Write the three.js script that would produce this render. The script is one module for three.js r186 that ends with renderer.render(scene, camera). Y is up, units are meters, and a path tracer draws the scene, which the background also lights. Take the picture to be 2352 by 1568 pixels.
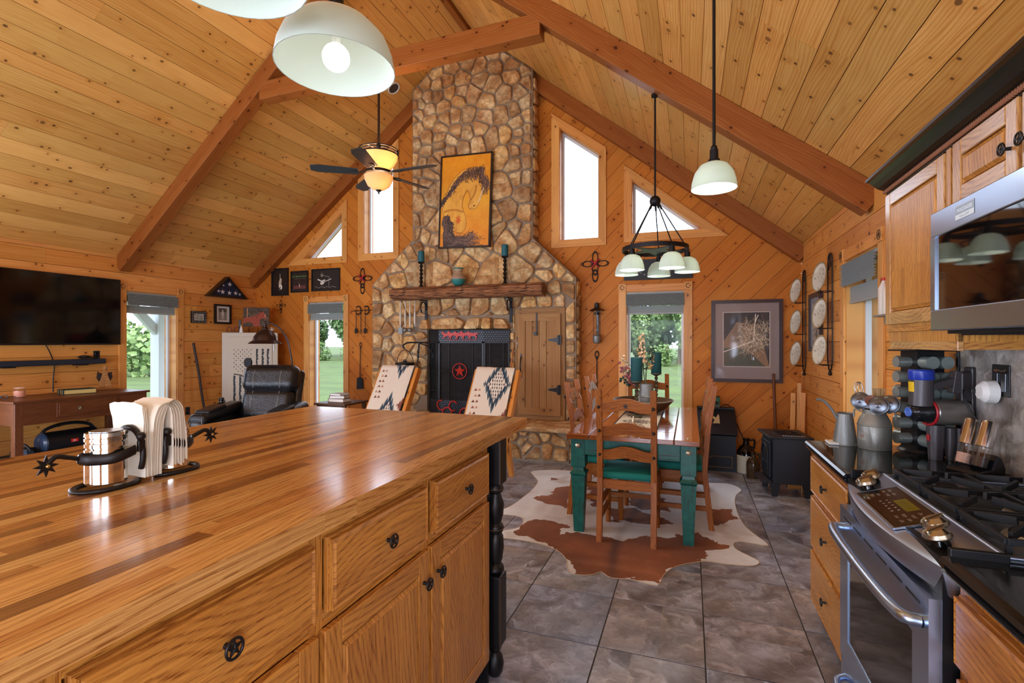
import * as THREE from 'three';
import { mergeGeometries, toCreasedNormals } from 'three/addons/utils/BufferGeometryUtils.js';
import { RoundedBoxGeometry } from 'three/addons/geometries/RoundedBoxGeometry.js';
import { RectAreaLightUniformsLib } from 'three/addons/lights/RectAreaLightUniformsLib.js';

// ---------- camera, sky, sun, large window lights, exposure ----------
const scene = new THREE.Scene();
const camera = new THREE.PerspectiveCamera(2 * Math.atan(784 / 1145) * 180 / Math.PI, 1.5, 0.05, 400);
camera.position.set(0, 1.45, 0);
camera.rotation.set(0, Math.atan(409 / 1145), 0);
scene.background = new THREE.Color().setRGB(2.1, 2.4, 2.9);
const sun = new THREE.DirectionalLight(0xfff2dc, 3.0);
sun.position.set(4, 30, 16);
sun.target.position.set(-3, 0, -12);
sun.castShadow = true;
Object.assign(sun.shadow.camera, { left: -40, right: 40, top: 40, bottom: -40, far: 120 });
scene.add(sun, sun.target);
RectAreaLightUniformsLib.init();
// daylight at the glass of the big windows behind the camera (back wall, the near stretch of the left wall, over the sink)
function windowLight(w, h, x, y, z, tx, tz, k) {
  const l = new THREE.RectAreaLight(0xd8e6ff, k, w, h);
  l.name = 'window_daylight'; l.position.set(x, y, z); l.lookAt(tx, y, tz); scene.add(l);
}
windowLight(2.3, 2.0, -4.6, 1.15, 3.35, -4.6, -5, 8);
windowLight(2.3, 2.0, -1.2, 1.15, 3.35, -1.2, -5, 8);
windowLight(1.5, 1.75, -6.9, 1.25, -1.6, 0, -1.6, 8);
windowLight(1.5, 1.75, -6.9, 1.25, 0.9, 0, 0.9, 8);
windowLight(1.5, 1.05, 1.12, 1.55, 1.5, -5, 1.5, 9);
const renderer = new THREE.WebGLRenderer({ antialias: true });
renderer.toneMapping = THREE.LinearToneMapping;
renderer.toneMappingExposure = 1.6;
renderer.shadowMap.enabled = true;

// ---------- helpers ----------
function rng(seed) { let s = seed | 0; return () => { s = (s + 0x6d2b79f5) | 0; let t = Math.imul(s ^ (s >>> 15), 1 | s); t = (t + Math.imul(t ^ (t >>> 7), 61 | t)) ^ t; return ((t ^ (t >>> 14)) >>> 0) / 4294967296; }; }
const PI = Math.PI, V3 = (x, y, z) => new THREE.Vector3(x, y, z), V2 = (x, y) => new THREE.Vector2(x, y);
const taken = new Map();
function numbered(n) { const k = taken.get(n) ?? 0; taken.set(n, k + 1); return k ? n + '_' + String(k).padStart(3, '0') : n; }
function thing(name, label, category, p = [0, 0, 0], turn = 0, group) {
  const o = new THREE.Group(); o.name = numbered(name); scene.add(o); o.position.set(...p); o.rotation.y = turn;
  o.userData = { label, category }; if (group) o.userData.group = group; return o;
}
function struct(name, label, p = [0, 0, 0]) {
  const o = new THREE.Group(); o.name = numbered(name); scene.add(o); o.position.set(...p);
  o.userData = { kind: 'structure', label, category: name.split('_')[0] }; return o;
}
function part(name, geo, mat, parent, p, r) {
  const o = new THREE.Mesh(Array.isArray(geo) ? merge(geo) : geo, mat); o.name = name; o.castShadow = o.receiveShadow = true;
  if (p) o.position.set(...p); if (r) o.rotation.set(...r); parent.add(o); return o;
}
function one(name, label, category, geo, mat, p, r, group) {
  const o = part(numbered(name), geo, mat, scene, p, r); o.userData = { label, category }; if (group) o.userData.group = group; return o;
}
function copyOf(o, p, turn, label) {
  const c = o.clone(); c.name = numbered(o.name.replace(/_\d{3}$/, '')); c.userData = { ...o.userData }; scene.add(c);
  c.position.set(...p); c.rotation.y = turn; if (label) c.userData.label = label; return c;
}
function merge(list) {
  list = list.filter(Boolean);
  return mergeGeometries(list.map((g) => { g = g.index ? g.toNonIndexed() : g; for (const k of Object.keys(g.attributes)) if (!['position', 'normal', 'uv'].includes(k)) g.deleteAttribute(k); return g; }));
}
const at = (g, x = 0, y = 0, z = 0, rx = 0, ry = 0, rz = 0) => { if (rx || ry || rz) g.applyMatrix4(new THREE.Matrix4().makeRotationFromEuler(new THREE.Euler(rx, ry, rz))); g.translate(x, y, z); return g; };
// a box given by its centre; b rounds the edges
function box(w, h, d, x = 0, y = 0, z = 0, b = 0) {
  const g = b ? new RoundedBoxGeometry(w, h, d, 1, Math.min(b, w / 2.01, h / 2.01, d / 2.01)) : new THREE.BoxGeometry(w, h, d);
  return g.translate(x, y, z);
}
const span = (x0, x1, y0, y1, z0, z1, b = 0) => box(Math.abs(x1 - x0), Math.abs(y1 - y0), Math.abs(z1 - z0), (x0 + x1) / 2, (y0 + y1) / 2, (z0 + z1) / 2, b);
const cyl = (r0, r1, h, n = 16, x = 0, y = 0, z = 0) => new THREE.CylinderGeometry(r1, r0, h, n).translate(x, y, z);
const ball = (r, x = 0, y = 0, z = 0, n = 14) => new THREE.SphereGeometry(r, n, Math.ceil(n * 0.7)).translate(x, y, z);
const lathe = (pts, n = 24) => new THREE.LatheGeometry(pts.map(([a, b]) => V2(a, b)), n);
const tube = (pts, r, n = 24, m = 6, closed = false) => new THREE.TubeGeometry(new THREE.CatmullRomCurve3(pts.map((p) => V3(...p)), closed, 'centripetal'), n, r, m, closed);
const ring = (R, r, n = 28, m = 8) => new THREE.TorusGeometry(R, r, m, n);
function bar(a, b, r, m = 6, r2 = r) {          // a straight rod between two points
  const A = V3(...a), B = V3(...b), d = B.clone().sub(A), g = new THREE.CylinderGeometry(r2, r, d.length(), m);
  g.applyQuaternion(new THREE.Quaternion().setFromUnitVectors(V3(0, 1, 0), d.clone().normalize())); return g.translate(...A.add(B).multiplyScalar(0.5).toArray());
}
function plank3(a, b, w, t, up = [0, 1, 0]) {   // a rectangular bar between two points: w across, t along 'up'
  const A = V3(...a), B = V3(...b), X = B.clone().sub(A), l = X.length(); X.normalize();
  const Z = X.clone().cross(V3(...up)).normalize(), Y = Z.clone().cross(X);
  const g = box(l, t, w, 0, 0, 0, Math.min(w, t) * 0.12); g.applyMatrix4(new THREE.Matrix4().makeBasis(X, Y, Z)); return g.translate(...A.add(B).multiplyScalar(0.5).toArray());
}
const poly = (pts) => new THREE.Shape(pts.map(([x, y]) => V2(x, y)));
function extr(shape, depth, bevel = 0, seg = 1, curve = 8) {   // extruded along +z from 0 to depth, bevel included
  if (Array.isArray(shape)) shape = poly(shape);
  const g = new THREE.ExtrudeGeometry(shape, { depth: depth - 2 * bevel, bevelEnabled: bevel > 0, bevelThickness: bevel, bevelSize: bevel, bevelOffset: -bevel, bevelSegments: seg, curveSegments: curve });
  return g.translate(0, 0, bevel);
}
function starPts(R, r = R * 0.42, n = 5, a0 = PI / 2) { return Array.from({ length: 2 * n }, (_, i) => { const a = a0 + i * PI / n, q = i % 2 ? r : R; return [q * Math.cos(a), q * Math.sin(a)]; }); }
function star3(R, h, n = 5) {                    // a faceted barn star, flat back at z = 0
  const p = starPts(R), pos = [];
  p.forEach((a, i) => { const b = p[(i + 1) % p.length]; pos.push(...a, 0, ...b, 0, 0, 0, h); pos.push(...b, 0, ...a, 0, 0, 0, 0); });
  const g = new THREE.BufferGeometry(); g.setAttribute('position', new THREE.Float32BufferAttribute(pos, 3)); g.setAttribute('uv', new THREE.Float32BufferAttribute(new Array(pos.length / 3 * 2).fill(0.5), 2)); g.computeVertexNormals(); return g;
}
const faced = (geo, ang = 0.6) => toCreasedNormals(geo.index ? geo.toNonIndexed() : geo, ang);
// uv in metres on every face, u running along the grain axis; s = size of the texture in metres
function grain(g, axis = 'x', s = [1, 1], off = [0, 0]) {
  if (Array.isArray(g)) g = merge(g); if (g.index) g = g.toNonIndexed();
  if (!g.attributes.normal) g.computeVertexNormals();
  const p = g.attributes.position, n = g.attributes.normal, uv = new Float32Array(p.count * 2), k = 'xyz'.indexOf(axis), e = new Float32Array(3), q = new Float32Array(3);
  for (let i = 0; i < p.count; i += 3) {
    e.fill(0); for (let j = 0; j < 3; j++) { e[0] += Math.abs(n.getX(i + j)); e[1] += Math.abs(n.getY(i + j)); e[2] += Math.abs(n.getZ(i + j)); }
    const m = e[0] >= e[1] && e[0] >= e[2] ? 0 : e[1] >= e[2] ? 1 : 2;
    const a = m === k ? (k + 1) % 3 : k, b = 3 - m - a;
    for (let j = 0; j < 3; j++) { q[0] = p.getX(i + j); q[1] = p.getY(i + j); q[2] = p.getZ(i + j); uv[(i + j) * 2] = q[a] / s[0] + off[0]; uv[(i + j) * 2 + 1] = q[b] / s[1] + off[1]; }
  }
  g.setAttribute('uv', new THREE.BufferAttribute(uv, 2)); return g;
}
// convex polygon clipping in 2D
function clipHalf(pts, nx, ny, c, keepLess = true) {
  const out = [], f = (p) => (nx * p[0] + ny * p[1] - c) * (keepLess ? 1 : -1);
  for (let i = 0; i < pts.length; i++) { const a = pts[i], b = pts[(i + 1) % pts.length], fa = f(a), fb = f(b); if (fa <= 0) out.push(a); if ((fa < 0 && fb > 0) || (fa > 0 && fb < 0)) { const t = fa / (fa - fb); out.push([a[0] + (b[0] - a[0]) * t, a[1] + (b[1] - a[1]) * t]); } }
  return out;
}
const areaOf = (p) => { let a = 0; for (let i = 0; i < p.length; i++) { const q = p[(i + 1) % p.length]; a += p[i][0] * q[1] - q[0] * p[i][1]; } return a / 2; };
function clipConvex(pts, hole) { const h = areaOf(hole) > 0 ? hole : [...hole].reverse(); for (let i = 0; i < h.length && pts.length; i++) { const a = h[i], b = h[(i + 1) % h.length], nx = b[1] - a[1], ny = a[0] - b[0]; pts = clipHalf(pts, nx, ny, nx * a[0] + ny * a[1]); } return pts; }
function minusConvex(pts, hole) {               // pieces of pts outside hole
  const h = areaOf(hole) > 0 ? hole : [...hole].reverse(), out = []; let rest = pts;
  for (let i = 0; i < h.length && rest.length > 2; i++) {
    const a = h[i], b = h[(i + 1) % h.length], nx = b[1] - a[1], ny = a[0] - b[0], c = nx * a[0] + ny * a[1];
    const o = clipHalf(rest, nx, ny, c, false); if (o.length > 2 && Math.abs(areaOf(o)) > 1e-5) out.push(o); rest = clipHalf(rest, nx, ny, c);
  }
  return out;
}
// value noise
const NT = (() => { const r = rng(77), t = new Float32Array(65536); for (let i = 0; i < 65536; i++) t[i] = r(); return t; })();
const hsh = (x, y) => NT[((x * 73 + y * 1619) ^ (y * 31 + (x >> 3) * 197)) & 65535];
function noise(x, y) { const xi = Math.floor(x), yi = Math.floor(y), fx = x - xi, fy = y - yi, u = fx * fx * (3 - 2 * fx), v = fy * fy * (3 - 2 * fy); const a = hsh(xi, yi), b = hsh(xi + 1, yi), c = hsh(xi, yi + 1), d = hsh(xi + 1, yi + 1); return a + (b - a) * u + (c - a) * v + (a - b - c + d) * u * v; }
const fbm = (x, y, o = 4) => { let s = 0, a = 0.5; for (let i = 0; i < o; i++) { s += a * noise(x, y); x = x * 2.03 + 17.1; y = y * 2.03 + 9.7; a *= 0.5; } return s; };
const lerp = (a, b, t) => a + (b - a) * t, sat = (x) => Math.min(1, Math.max(0, x)), sstep = (a, b, x) => { const t = sat((x - a) / (b - a)); return t * t * (3 - 2 * t); };
function texture(w, h, fn, srgb = true) {       // fn(x, y, out) with out 0..255
  const d = new Uint8Array(w * h * 4), o = [0, 0, 0, 255];
  for (let y = 0; y < h; y++) for (let x = 0; x < w; x++) { o[3] = 255; fn(x, y, o); const i = (y * w + x) * 4; for (let c = 0; c < 4; c++) d[i + c] = Math.max(0, Math.min(255, o[c])); }
  const t = new THREE.DataTexture(d, w, h); t.wrapS = t.wrapT = THREE.RepeatWrapping; t.magFilter = THREE.LinearFilter; t.minFilter = THREE.LinearMipmapLinearFilter; t.generateMipmaps = true; if (srgb) t.colorSpace = THREE.SRGBColorSpace; t.needsUpdate = true; return t;
}
function picture(w, h, draw) {                  // flat print: posters, photographs, lettering
  const c = document.createElement('canvas'); c.width = w; c.height = h; draw(c.getContext('2d'), w, h);
  const t = new THREE.CanvasTexture(c); t.colorSpace = THREE.SRGBColorSpace; return t;
}
const mat = (color, roughness = 0.6, o = {}) => new THREE.MeshPhysicalMaterial({ color, roughness, ...o });
function tag0(name, label, category, geo, m, p, r) { return one(name, label, category, geo, m, p, r); }
// ---------- procedural surfaces ----------
// knotty pine: 2.4 m x 0.72 m, four board lanes of 0.18 m, grain along u
function pineTexture(seed, base, dark, knotCol) {
  const W = 2048, H = 512, r = rng(seed), lanes = [];
  for (let l = 0; l < 4; l++) {
    const k = [], n = 6 + Math.floor(r() * 5); for (let i = 0; i < n; i++) k.push({ u: r() * 2.4, t: (r() - 0.5) * 0.15, r: 0.006 + r() * r() * 0.013, e: 1 + r() * 0.5, d: 0.6 + r() * 0.4 });
    lanes.push({ k, f: 40 + r() * 45, o: r() * 50, tone: (r() - 0.5) * 0.34, bow: (r() - 0.5) * 0.05 });
  }
  return texture(W, H, (x, y, o) => {
    const l = Math.floor(y / 128), L = lanes[l], u = x / W * 2.4, t = ((y % 128) / 128 - 0.5) * 0.18, up = u / 2.4 * 2 * PI;
    const wob = Math.sin(up + L.o) * 0.012 + Math.sin(up * 3 + L.o * 2) * 0.004;
    let g = t + wob + L.bow * Math.cos(up), kd = 0, kr = 0, hal = 0;
    for (const k of L.k) {
      let du = Math.abs(u - k.u); if (du > 1.2) du = 2.4 - du; const dt = t - k.t, ax = du / k.e, d = Math.hypot(ax, dt), s = d / k.r;
      if (s < 9) { g += Math.sign(dt || 1) * k.r * 0.9 * Math.exp(-(du * du) / (k.r * k.r * 10)) * Math.exp(-Math.abs(dt) / (k.r * 2.2)); }
      if (s < 1) { kd = Math.max(kd, k.d); kr = s; } else if (s < 1.35) kd = Math.max(kd, k.d * 0.75 * (1.35 - s) / 0.35); if (s < 6) hal = Math.max(hal, (1 - s / 6) * 0.5);
    }
    const n1 = noise(u * 7 + L.o, t * 260 + l * 31), n2 = noise(u * 2.2 + L.o * 3, t * 40 + l * 7);
    let w = 0.5 + 0.5 * Math.sin(2 * PI * (g * L.f + n2 * 1.3 + L.o)); w = Math.pow(w, 2.2);
    const f = sat(0.40 * w + 0.28 * n1 + 0.22 * n2 + L.tone + hal * 0.55 + 0.25 * (fbm(u * 3 + L.o, t * 14 + l * 5, 3) - 0.45));
    const kk = kd * (0.75 + 0.25 * Math.sin(kr * 14));
    for (let c = 0; c < 3; c++) o[c] = lerp(lerp(base[c], dark[c], f), knotCol[c], kk);
  });
}
const pineMap = pineTexture(5, [238, 206, 152], [200, 148, 86], [62, 40, 26]);
const PINE = [2.4, 0.72];
// oak with open pores and cathedral figure: 1.2 m x 0.6 m, grain along u
const oakMap = texture(1024, 1024, (x, y, o) => {
  const u = x / 1024 * 1.2, v = y / 1024 * 0.6, up = u / 1.2 * 2 * PI;
  const cen = 0.3 + 0.04 * Math.sin(up), d = Math.abs(v - cen), arch = d * 95 + Math.cos(up) * 3.2 + Math.cos(up * 2 + 1) * 1.1 + noise(Math.cos(up) * 2 + 4, v * 30) * 1.6;
  const rings = Math.pow(0.5 + 0.5 * Math.sin(arch * 2 * PI / 1.7), 3), pores = noise(u * 42, v * 1100) > 0.6 ? 1 : 0, n = noise(u * 7, v * 420), b = fbm(u * 3, v * 26, 4);
  const f = sat(0.14 * rings + rings * pores * 0.36 + pores * 0.1 + 0.26 * n + 0.45 * (b - 0.35));
  for (let c = 0; c < 3; c++) o[c] = lerp([236, 196, 138][c], [126, 78, 38][c], f);
});
const OAK = [1.2, 0.6];
// slate-look porcelain: 0.95 m square
const slateMap = texture(1024, 1024, (x, y, o) => {
  const u = x / 1024, v = y / 1024, a = fbm(u * 5, v * 5, 5), q = fbm(u * 9 + a * 6, v * 9 - a * 5 + 3, 5), r = fbm(u * 30 + q * 8, v * 12 + a * 9, 4), vein = sat(1 - Math.abs(fbm(u * 7 + 2 * a, v * 4 + a, 4) - 0.47) * 60);
  const t = sat((q - 0.25) * 1.9), s = sat((a - 0.3) * 2.2), k = 0.72 + 0.5 * r;
  for (let c = 0; c < 3; c++) o[c] = lerp(lerp([112, 106, 106][c], [188, 190, 198][c], t), [176, 158, 138][c], s * 0.5) * k * 1.08 + vein * 24;
});
const stoneMap = texture(512, 512, (x, y, o) => {
  const u = x / 512, v = y / 512, a = fbm(u * 6, v * 6, 5), b = fbm(u * 22 + a * 3, v * 22, 4), k = sat((a - 0.3) * 2.2);
  for (let c = 0; c < 3; c++) o[c] = lerp([244, 224, 184][c], [190, 144, 96][c], k) * (0.74 + 0.45 * b);
});
const stoneBump = texture(512, 512, (x, y, o) => { const v = 255 * fbm(x / 512 * 18, y / 512 * 18, 5); o[0] = o[1] = o[2] = v; }, false);
const graniteMap = texture(512, 512, (x, y, o) => { const n = noise(x * 0.33, y * 0.33), m = fbm(x * 0.05, y * 0.05, 3); const k = n > 0.8 ? 70 : n > 0.68 ? 34 : 12; o[0] = k * (0.6 + m * 0.5); o[1] = k * (0.75 + m * 0.5); o[2] = k * (0.75 + m * 0.45); });
const grassMap = texture(512, 512, (x, y, o) => { const a = fbm(x / 512 * 8, y / 512 * 8, 4), b = noise(x * 0.7, y * 0.7); const k = 0.75 + 0.5 * a + 0.2 * (b - 0.5); o[0] = 66 * k; o[1] = 84 * k; o[2] = 32 * k; });
const fineBump = texture(256, 256, (x, y, o) => { const v = 255 * noise(x * 0.8, y * 0.8); o[0] = o[1] = o[2] = v; }, false);
const leatherBump = texture(512, 512, (x, y, o) => { const a = fbm(x / 512 * 60, y / 512 * 60, 3), w = fbm(x / 512 * 6, y / 512 * 3, 3); const v = 255 * (0.35 * a + 0.65 * w); o[0] = o[1] = o[2] = v; }, false);
const clothMap = texture(256, 256, (x, y, o) => { const v = 205 + 50 * ((Math.sin(x * PI / 4) * Math.sin(y * PI / 4)) * 0.3 + noise(x * 0.5, y * 0.5) * 0.7); o[0] = o[1] = o[2] = v; });

const barkMap = texture(512, 256, (x, y, o) => { const s = fbm(x / 512 * 7, y / 256 * 46, 4), p = noise(x / 512 * 5, y / 256 * 6), crack = sat((noise(x / 512 * 9 + 3, y / 256 * 70) - 0.74) * 9); for (let c = 0; c < 3; c++) o[c] = lerp(lerp([196, 150, 108][c], [112, 72, 44][c], sat(s * 1.5 - 0.3 + 0.5 * (p - 0.5))), [40, 26, 18][c], crack * 0.8); });
const woods = (n, r, hue, o = {}) => Array.from({ length: n }, () => { const k = 0.78 + 0.34 * r(); return mat(new THREE.Color().setRGB(hue[0] * k, hue[1] * k * (0.96 + 0.08 * r()), hue[2] * k * (0.92 + 0.16 * r())), o.roughness ?? 0.42, { map: pineMap, ...o }); });
const rw = rng(9);
const ceilPine = woods(6, rw, [1.0, 0.77, 0.44], { roughness: 0.34 });
const wallPine = woods(6, rw, [0.96, 0.64, 0.33], { specularIntensity: 0.5, roughness: 0.5 });
const gablePine = woods(6, rw, [0.84, 0.43, 0.12], { specularIntensity: 0.4, roughness: 0.5 });
const backPine = mat(0x7a4a22, 0.7);
const trimPine = woods(3, rw, [0.98, 0.68, 0.34]);
const timber = mat(new THREE.Color().setRGB(0.42, 0.2, 0.085), 0.42, { map: pineMap, specularIntensity: 0.5 });
const oak = mat(new THREE.Color().setRGB(0.86, 0.6, 0.24), 0.36, { map: oakMap, clearcoat: 0.25, clearcoatRoughness: 0.3 });
const oakB = oak;
const black = mat(0x0c0d10, 0.42), blackGloss = mat(0x08090b, 0.12), iron = mat(0x17171a, 0.5, { metalness: 0.4 }), darkBrown = mat(0x2a1a12, 0.4);
const steel = mat(0xb9bec6, 0.28, { metalness: 1 }), steelDark = mat(0x6d7178, 0.35, { metalness: 1 }), brass = mat(0xb59a62, 0.3, { metalness: 1 }), galv = mat(0x8a8c88, 0.5, { metalness: 0.7, bumpMap: fineBump, bumpScale: 0.0005 });
const white = mat(0xe8e6e0, 0.5), vinyl = mat(0xdfe3e6, 0.4), paper = mat(0xf2ece0, 0.9);
const glassPane = new THREE.MeshPhysicalMaterial({ color: 0xffffff, roughness: 0.0, transmission: 1, thickness: 0, ior: 1.5, specularIntensity: 0.15 });
const thinGlass = new THREE.MeshPhysicalMaterial({ color: 0xffffff, roughness: 0.02, transmission: 1, thickness: 0, ior: 1.45 });
const turquoise = mat(0x0e5a58, 0.75, { map: clothMap });
// ---------- the room ----------
const XL = -7.04, XR = 1.22, ZF = -6.6, ZB = 3.4, XC = -2.91, EAVE = 2.58, SL = 0.785, RIDGE = EAVE + SL * (XR - XC), PITCH = 0.181;
const roofY = (x) => RIDGE - SL * Math.abs(x - XC);
function prism(pts, z0, z1, uvOf) {             // a convex polygon standing from z0 to z1 (front at z1), no back face
  if (areaOf(pts) < 0) pts = [...pts].reverse();
  const pos = [], uv = [], put = (p, z) => { pos.push(p[0], p[1], z); uv.push(...(uvOf ? uvOf(p, z) : [p[0], p[1]])); };
  for (let i = 1; i + 1 < pts.length; i++) { put(pts[0], z1); put(pts[i], z1); put(pts[i + 1], z1); }
  for (let i = 0; i < pts.length; i++) { const a = pts[i], b = pts[(i + 1) % pts.length]; put(a, z0); put(b, z0); put(b, z1); put(a, z0); put(b, z1); put(a, z1); }
  const g = new THREE.BufferGeometry(); g.setAttribute('position', new THREE.Float32BufferAttribute(pos, 3)); g.setAttribute('uv', new THREE.Float32BufferAttribute(uv, 2)); g.computeVertexNormals(); return g;
}
function offsetPoly(pts, d) {                   // convex, counter-clockwise, d > 0 outwards
  if (areaOf(pts) < 0) pts = [...pts].reverse();
  return pts.map((p, i) => {
    const a = pts[(i + pts.length - 1) % pts.length], b = pts[(i + 1) % pts.length], n = (u, v) => { const l = Math.hypot(v[0] - u[0], v[1] - u[1]); return [(v[1] - u[1]) / l, -(v[0] - u[0]) / l]; };
    const n1 = n(a, p), n2 = n(p, b), k = d / (1 + n1[0] * n2[0] + n1[1] * n2[1]); return [p[0] + (n1[0] + n2[0]) * k, p[1] + (n1[1] + n2[1]) * k];
  });
}
const frameOf = { far: { p: [0, 0, ZF], r: 0 }, left: { p: [XL, 0, 0], r: PI / 2 }, right: { p: [XR, 0, 0], r: -PI / 2 }, back: { p: [0, 0, ZB], r: PI } };
const rect = (x0, x1, y0, y1) => [[x0, y0], [x1, y0], [x1, y1], [x0, y1]];
// boards on a plane: strips of PITCH running at an angle, clipped to a convex region, cut round the openings
function boards(parent, region, holes, angle, mats, seed, breaks = 0, start = 0) {
  const r = rng(seed), c = Math.cos(angle), s = Math.sin(angle), along = (p) => p[0] * c + p[1] * s, across = (p) => -p[0] * s + p[1] * c;
  const ts = region.map(across), ss = region.map(along), t0 = Math.floor((Math.min(...ts) - start) / PITCH) * PITCH + start, t1 = Math.max(...ts), s0 = Math.min(...ss), s1 = Math.max(...ss);
  for (let t = t0; t < t1; t += PITCH) {
    const strip = clipHalf(clipHalf(region, -s, c, t + 0.0022, false), -s, c, t + PITCH - 0.0022);
    if (strip.length < 3 || Math.abs(areaOf(strip)) < 2e-4) continue;
    const cuts = [s0 - 0.1]; let q = s0 + (breaks ? breaks * (0.2 + 0.8 * r()) : 99); while (q < s1 - 0.4) { cuts.push(q); q += breaks * (0.7 + 0.6 * r()); } cuts.push(s1 + 0.1);
    for (let k = 0; k + 1 < cuts.length; k++) {
      let pieces = [clipHalf(clipHalf(strip, c, s, cuts[k] + 0.0008, false), c, s, cuts[k + 1] - 0.0008)].filter((p) => p.length > 2 && Math.abs(areaOf(p)) > 2e-4);
      for (const h of holes) pieces = pieces.flatMap((p) => minusConvex(p, h));
      pieces = pieces.filter((p) => Math.abs(areaOf(p)) > 2e-4); if (!pieces.length) continue;
      const lane = Math.floor(r() * 4), uo = r(), fl = r() < 0.5 ? -1 : 1;
      const uvOf = (p) => [uo + along(p) / PINE[0], (lane + 0.5) / 4 + fl * (across(p) - t - PITCH / 2) / PINE[1]];
      part('plank', merge(pieces.map((p) => prism(p, -0.014, 0, uvOf))), mats[Math.floor(r() * mats.length)], parent);
    }
  }
}
function slab(region, holes, z0, z1) {          // wall body behind the boards, with openings
  const sh = poly(region); for (const h of holes) sh.holes.push(new THREE.Path(h.map(([x, y]) => V2(x, y))));
  return new THREE.ExtrudeGeometry(sh, { depth: z1 - z0, bevelEnabled: false }).translate(0, 0, z0);
}
const winFar = {
  gableRight: [[-1.68, 2.81], [-1.125, 2.81], [-1.125, 3.95], [-1.68, 4.37]], triRight: [[-0.72, 2.83], [0.19, 2.83], [-0.72, 3.56]],
  gableLeft: [[-4.84, 2.81], [-4.28, 2.81], [-4.28, 4.36], [-4.84, 3.94]], triLeft: [[-6.06, 2.8], [-5.23, 2.8], [-5.23, 3.53]],
  left: rect(-5.91, -5.2, 0.32, 2.1), right: rect(-0.79, -0.06, 0.32, 2.1),
};
const gable = [[XL, 0], [XR, 0], [XR, EAVE], [XC, RIDGE], [XL, EAVE]];
const brickMap = texture(512, 512, (x, y, o) => { const row = Math.floor(y / 32), m = ((y % 32) < 3 || ((x + (row % 2) * 48) % 96) < 3) ? 1 : 0, n = fbm(x * 0.06, y * 0.06, 3), id = hsh(Math.floor((x + (row % 2) * 48) / 96), row); const k = 0.75 + 0.4 * n; o[0] = (m ? 176 : 168 + 40 * id) * k; o[1] = (m ? 168 : 118 + 26 * id) * k; o[2] = (m ? 158 : 92 + 20 * id) * k; });
const brickMat = mat(0xffffff, 0.9, { map: brickMap }); 
const wallHoles = {
  far: Object.values(winFar), left: [rect(4.49, 5.2, 0.36, 2.13), rect(0.85, 2.35, 0.37, 2.12), rect(-1.65, -0.15, 0.37, 2.12)],
  right: [rect(-4.84, -4.02, 0.4, 2.12), rect(0.75, 2.25, 1.03, 2.08)], back: [rect(0.05, 2.35, 0.15, 2.15), rect(3.45, 5.75, 0.15, 2.15)],
};
{
  const w = struct('wall_far', 'far gable wall of orange stained pine boards laid on the diagonal'); w.position.set(0, 0, ZF);
  part('wall_core', slab(gable, wallHoles.far, -0.12, -0.014), backPine, w);
  part('brick_facing', grain(slab(gable, wallHoles.far, -0.24, -0.121), 'x', [1.1, 1.1]), brickMat, w);
  boards(w, [[XL, 0], [XC, 0], [XC, RIDGE], [XL, EAVE]], wallHoles.far, -PI / 4, gablePine, 21, 2.6);
  boards(w, [[XC, 0], [XR, 0], [XR, EAVE], [XC, RIDGE]], wallHoles.far, PI / 4, gablePine, 22, 2.6);
  for (const [name, a, b, label, seed] of [['wall_left', -ZB, -ZF, 'left side wall of horizontal honey pine boards', 31], ['wall_right', ZF, ZB, 'right side wall of horizontal honey pine boards', 32]]) {
    const k = name.slice(5), o = struct(name, label); o.position.set(...frameOf[k].p); o.rotation.y = frameOf[k].r;
    part('wall_core', slab(rect(a, b, 0, EAVE), wallHoles[k], -0.12, -0.014), backPine, o);
    part('brick_facing', grain(slab(rect(a, b, 0, EAVE), wallHoles[k], -0.24, -0.121), 'x', [1.1, 1.1]), brickMat, o);
    boards(o, rect(a, b, 0, EAVE), wallHoles[k], 0, wallPine, seed, 3.2);
  }
  const b = struct('wall_back', 'back gable wall behind the viewer'); b.position.set(0, 0, ZB); b.rotation.y = PI;
  const g2 = [[-XR, 0], [-XL, 0], [-XL, EAVE], [-XC, RIDGE], [-XR, EAVE]];
  part('wall_core', grain(slab(g2, wallHoles.back, -0.2, 0), 'x', PINE), wallPine[0], b);
  const c = struct('ceiling', 'vaulted ceiling of light knotty pine boards'), n = Math.hypot(1, SL), len = (XR - XC) * n;
  for (const side of [-1, 1]) {
    const pl = new THREE.Group(); pl.name = side < 0 ? 'slope' : 'slope'; c.add(pl);
    const U = V3(-side, SL, 0).divideScalar(n), N = V3(-side * SL, -1, 0).divideScalar(n), X = U.clone().cross(N);
    pl.matrix.makeBasis(X, U, N).setPosition(side < 0 ? XL : XR, EAVE, 0); pl.matrix.decompose(pl.position, pl.quaternion, pl.scale);
    const a = side < 0 ? -ZB : ZF, e = side < 0 ? -ZF : ZB;
    boards(pl, rect(a, e, 0, len), [], 0, ceilPine, 40 + side, 6);
    part('roof_deck', span(a - 0.6, e + 0.6, -0.9, len + 0.2, -0.2, -0.0145), backPine, pl);
  }
}
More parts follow.
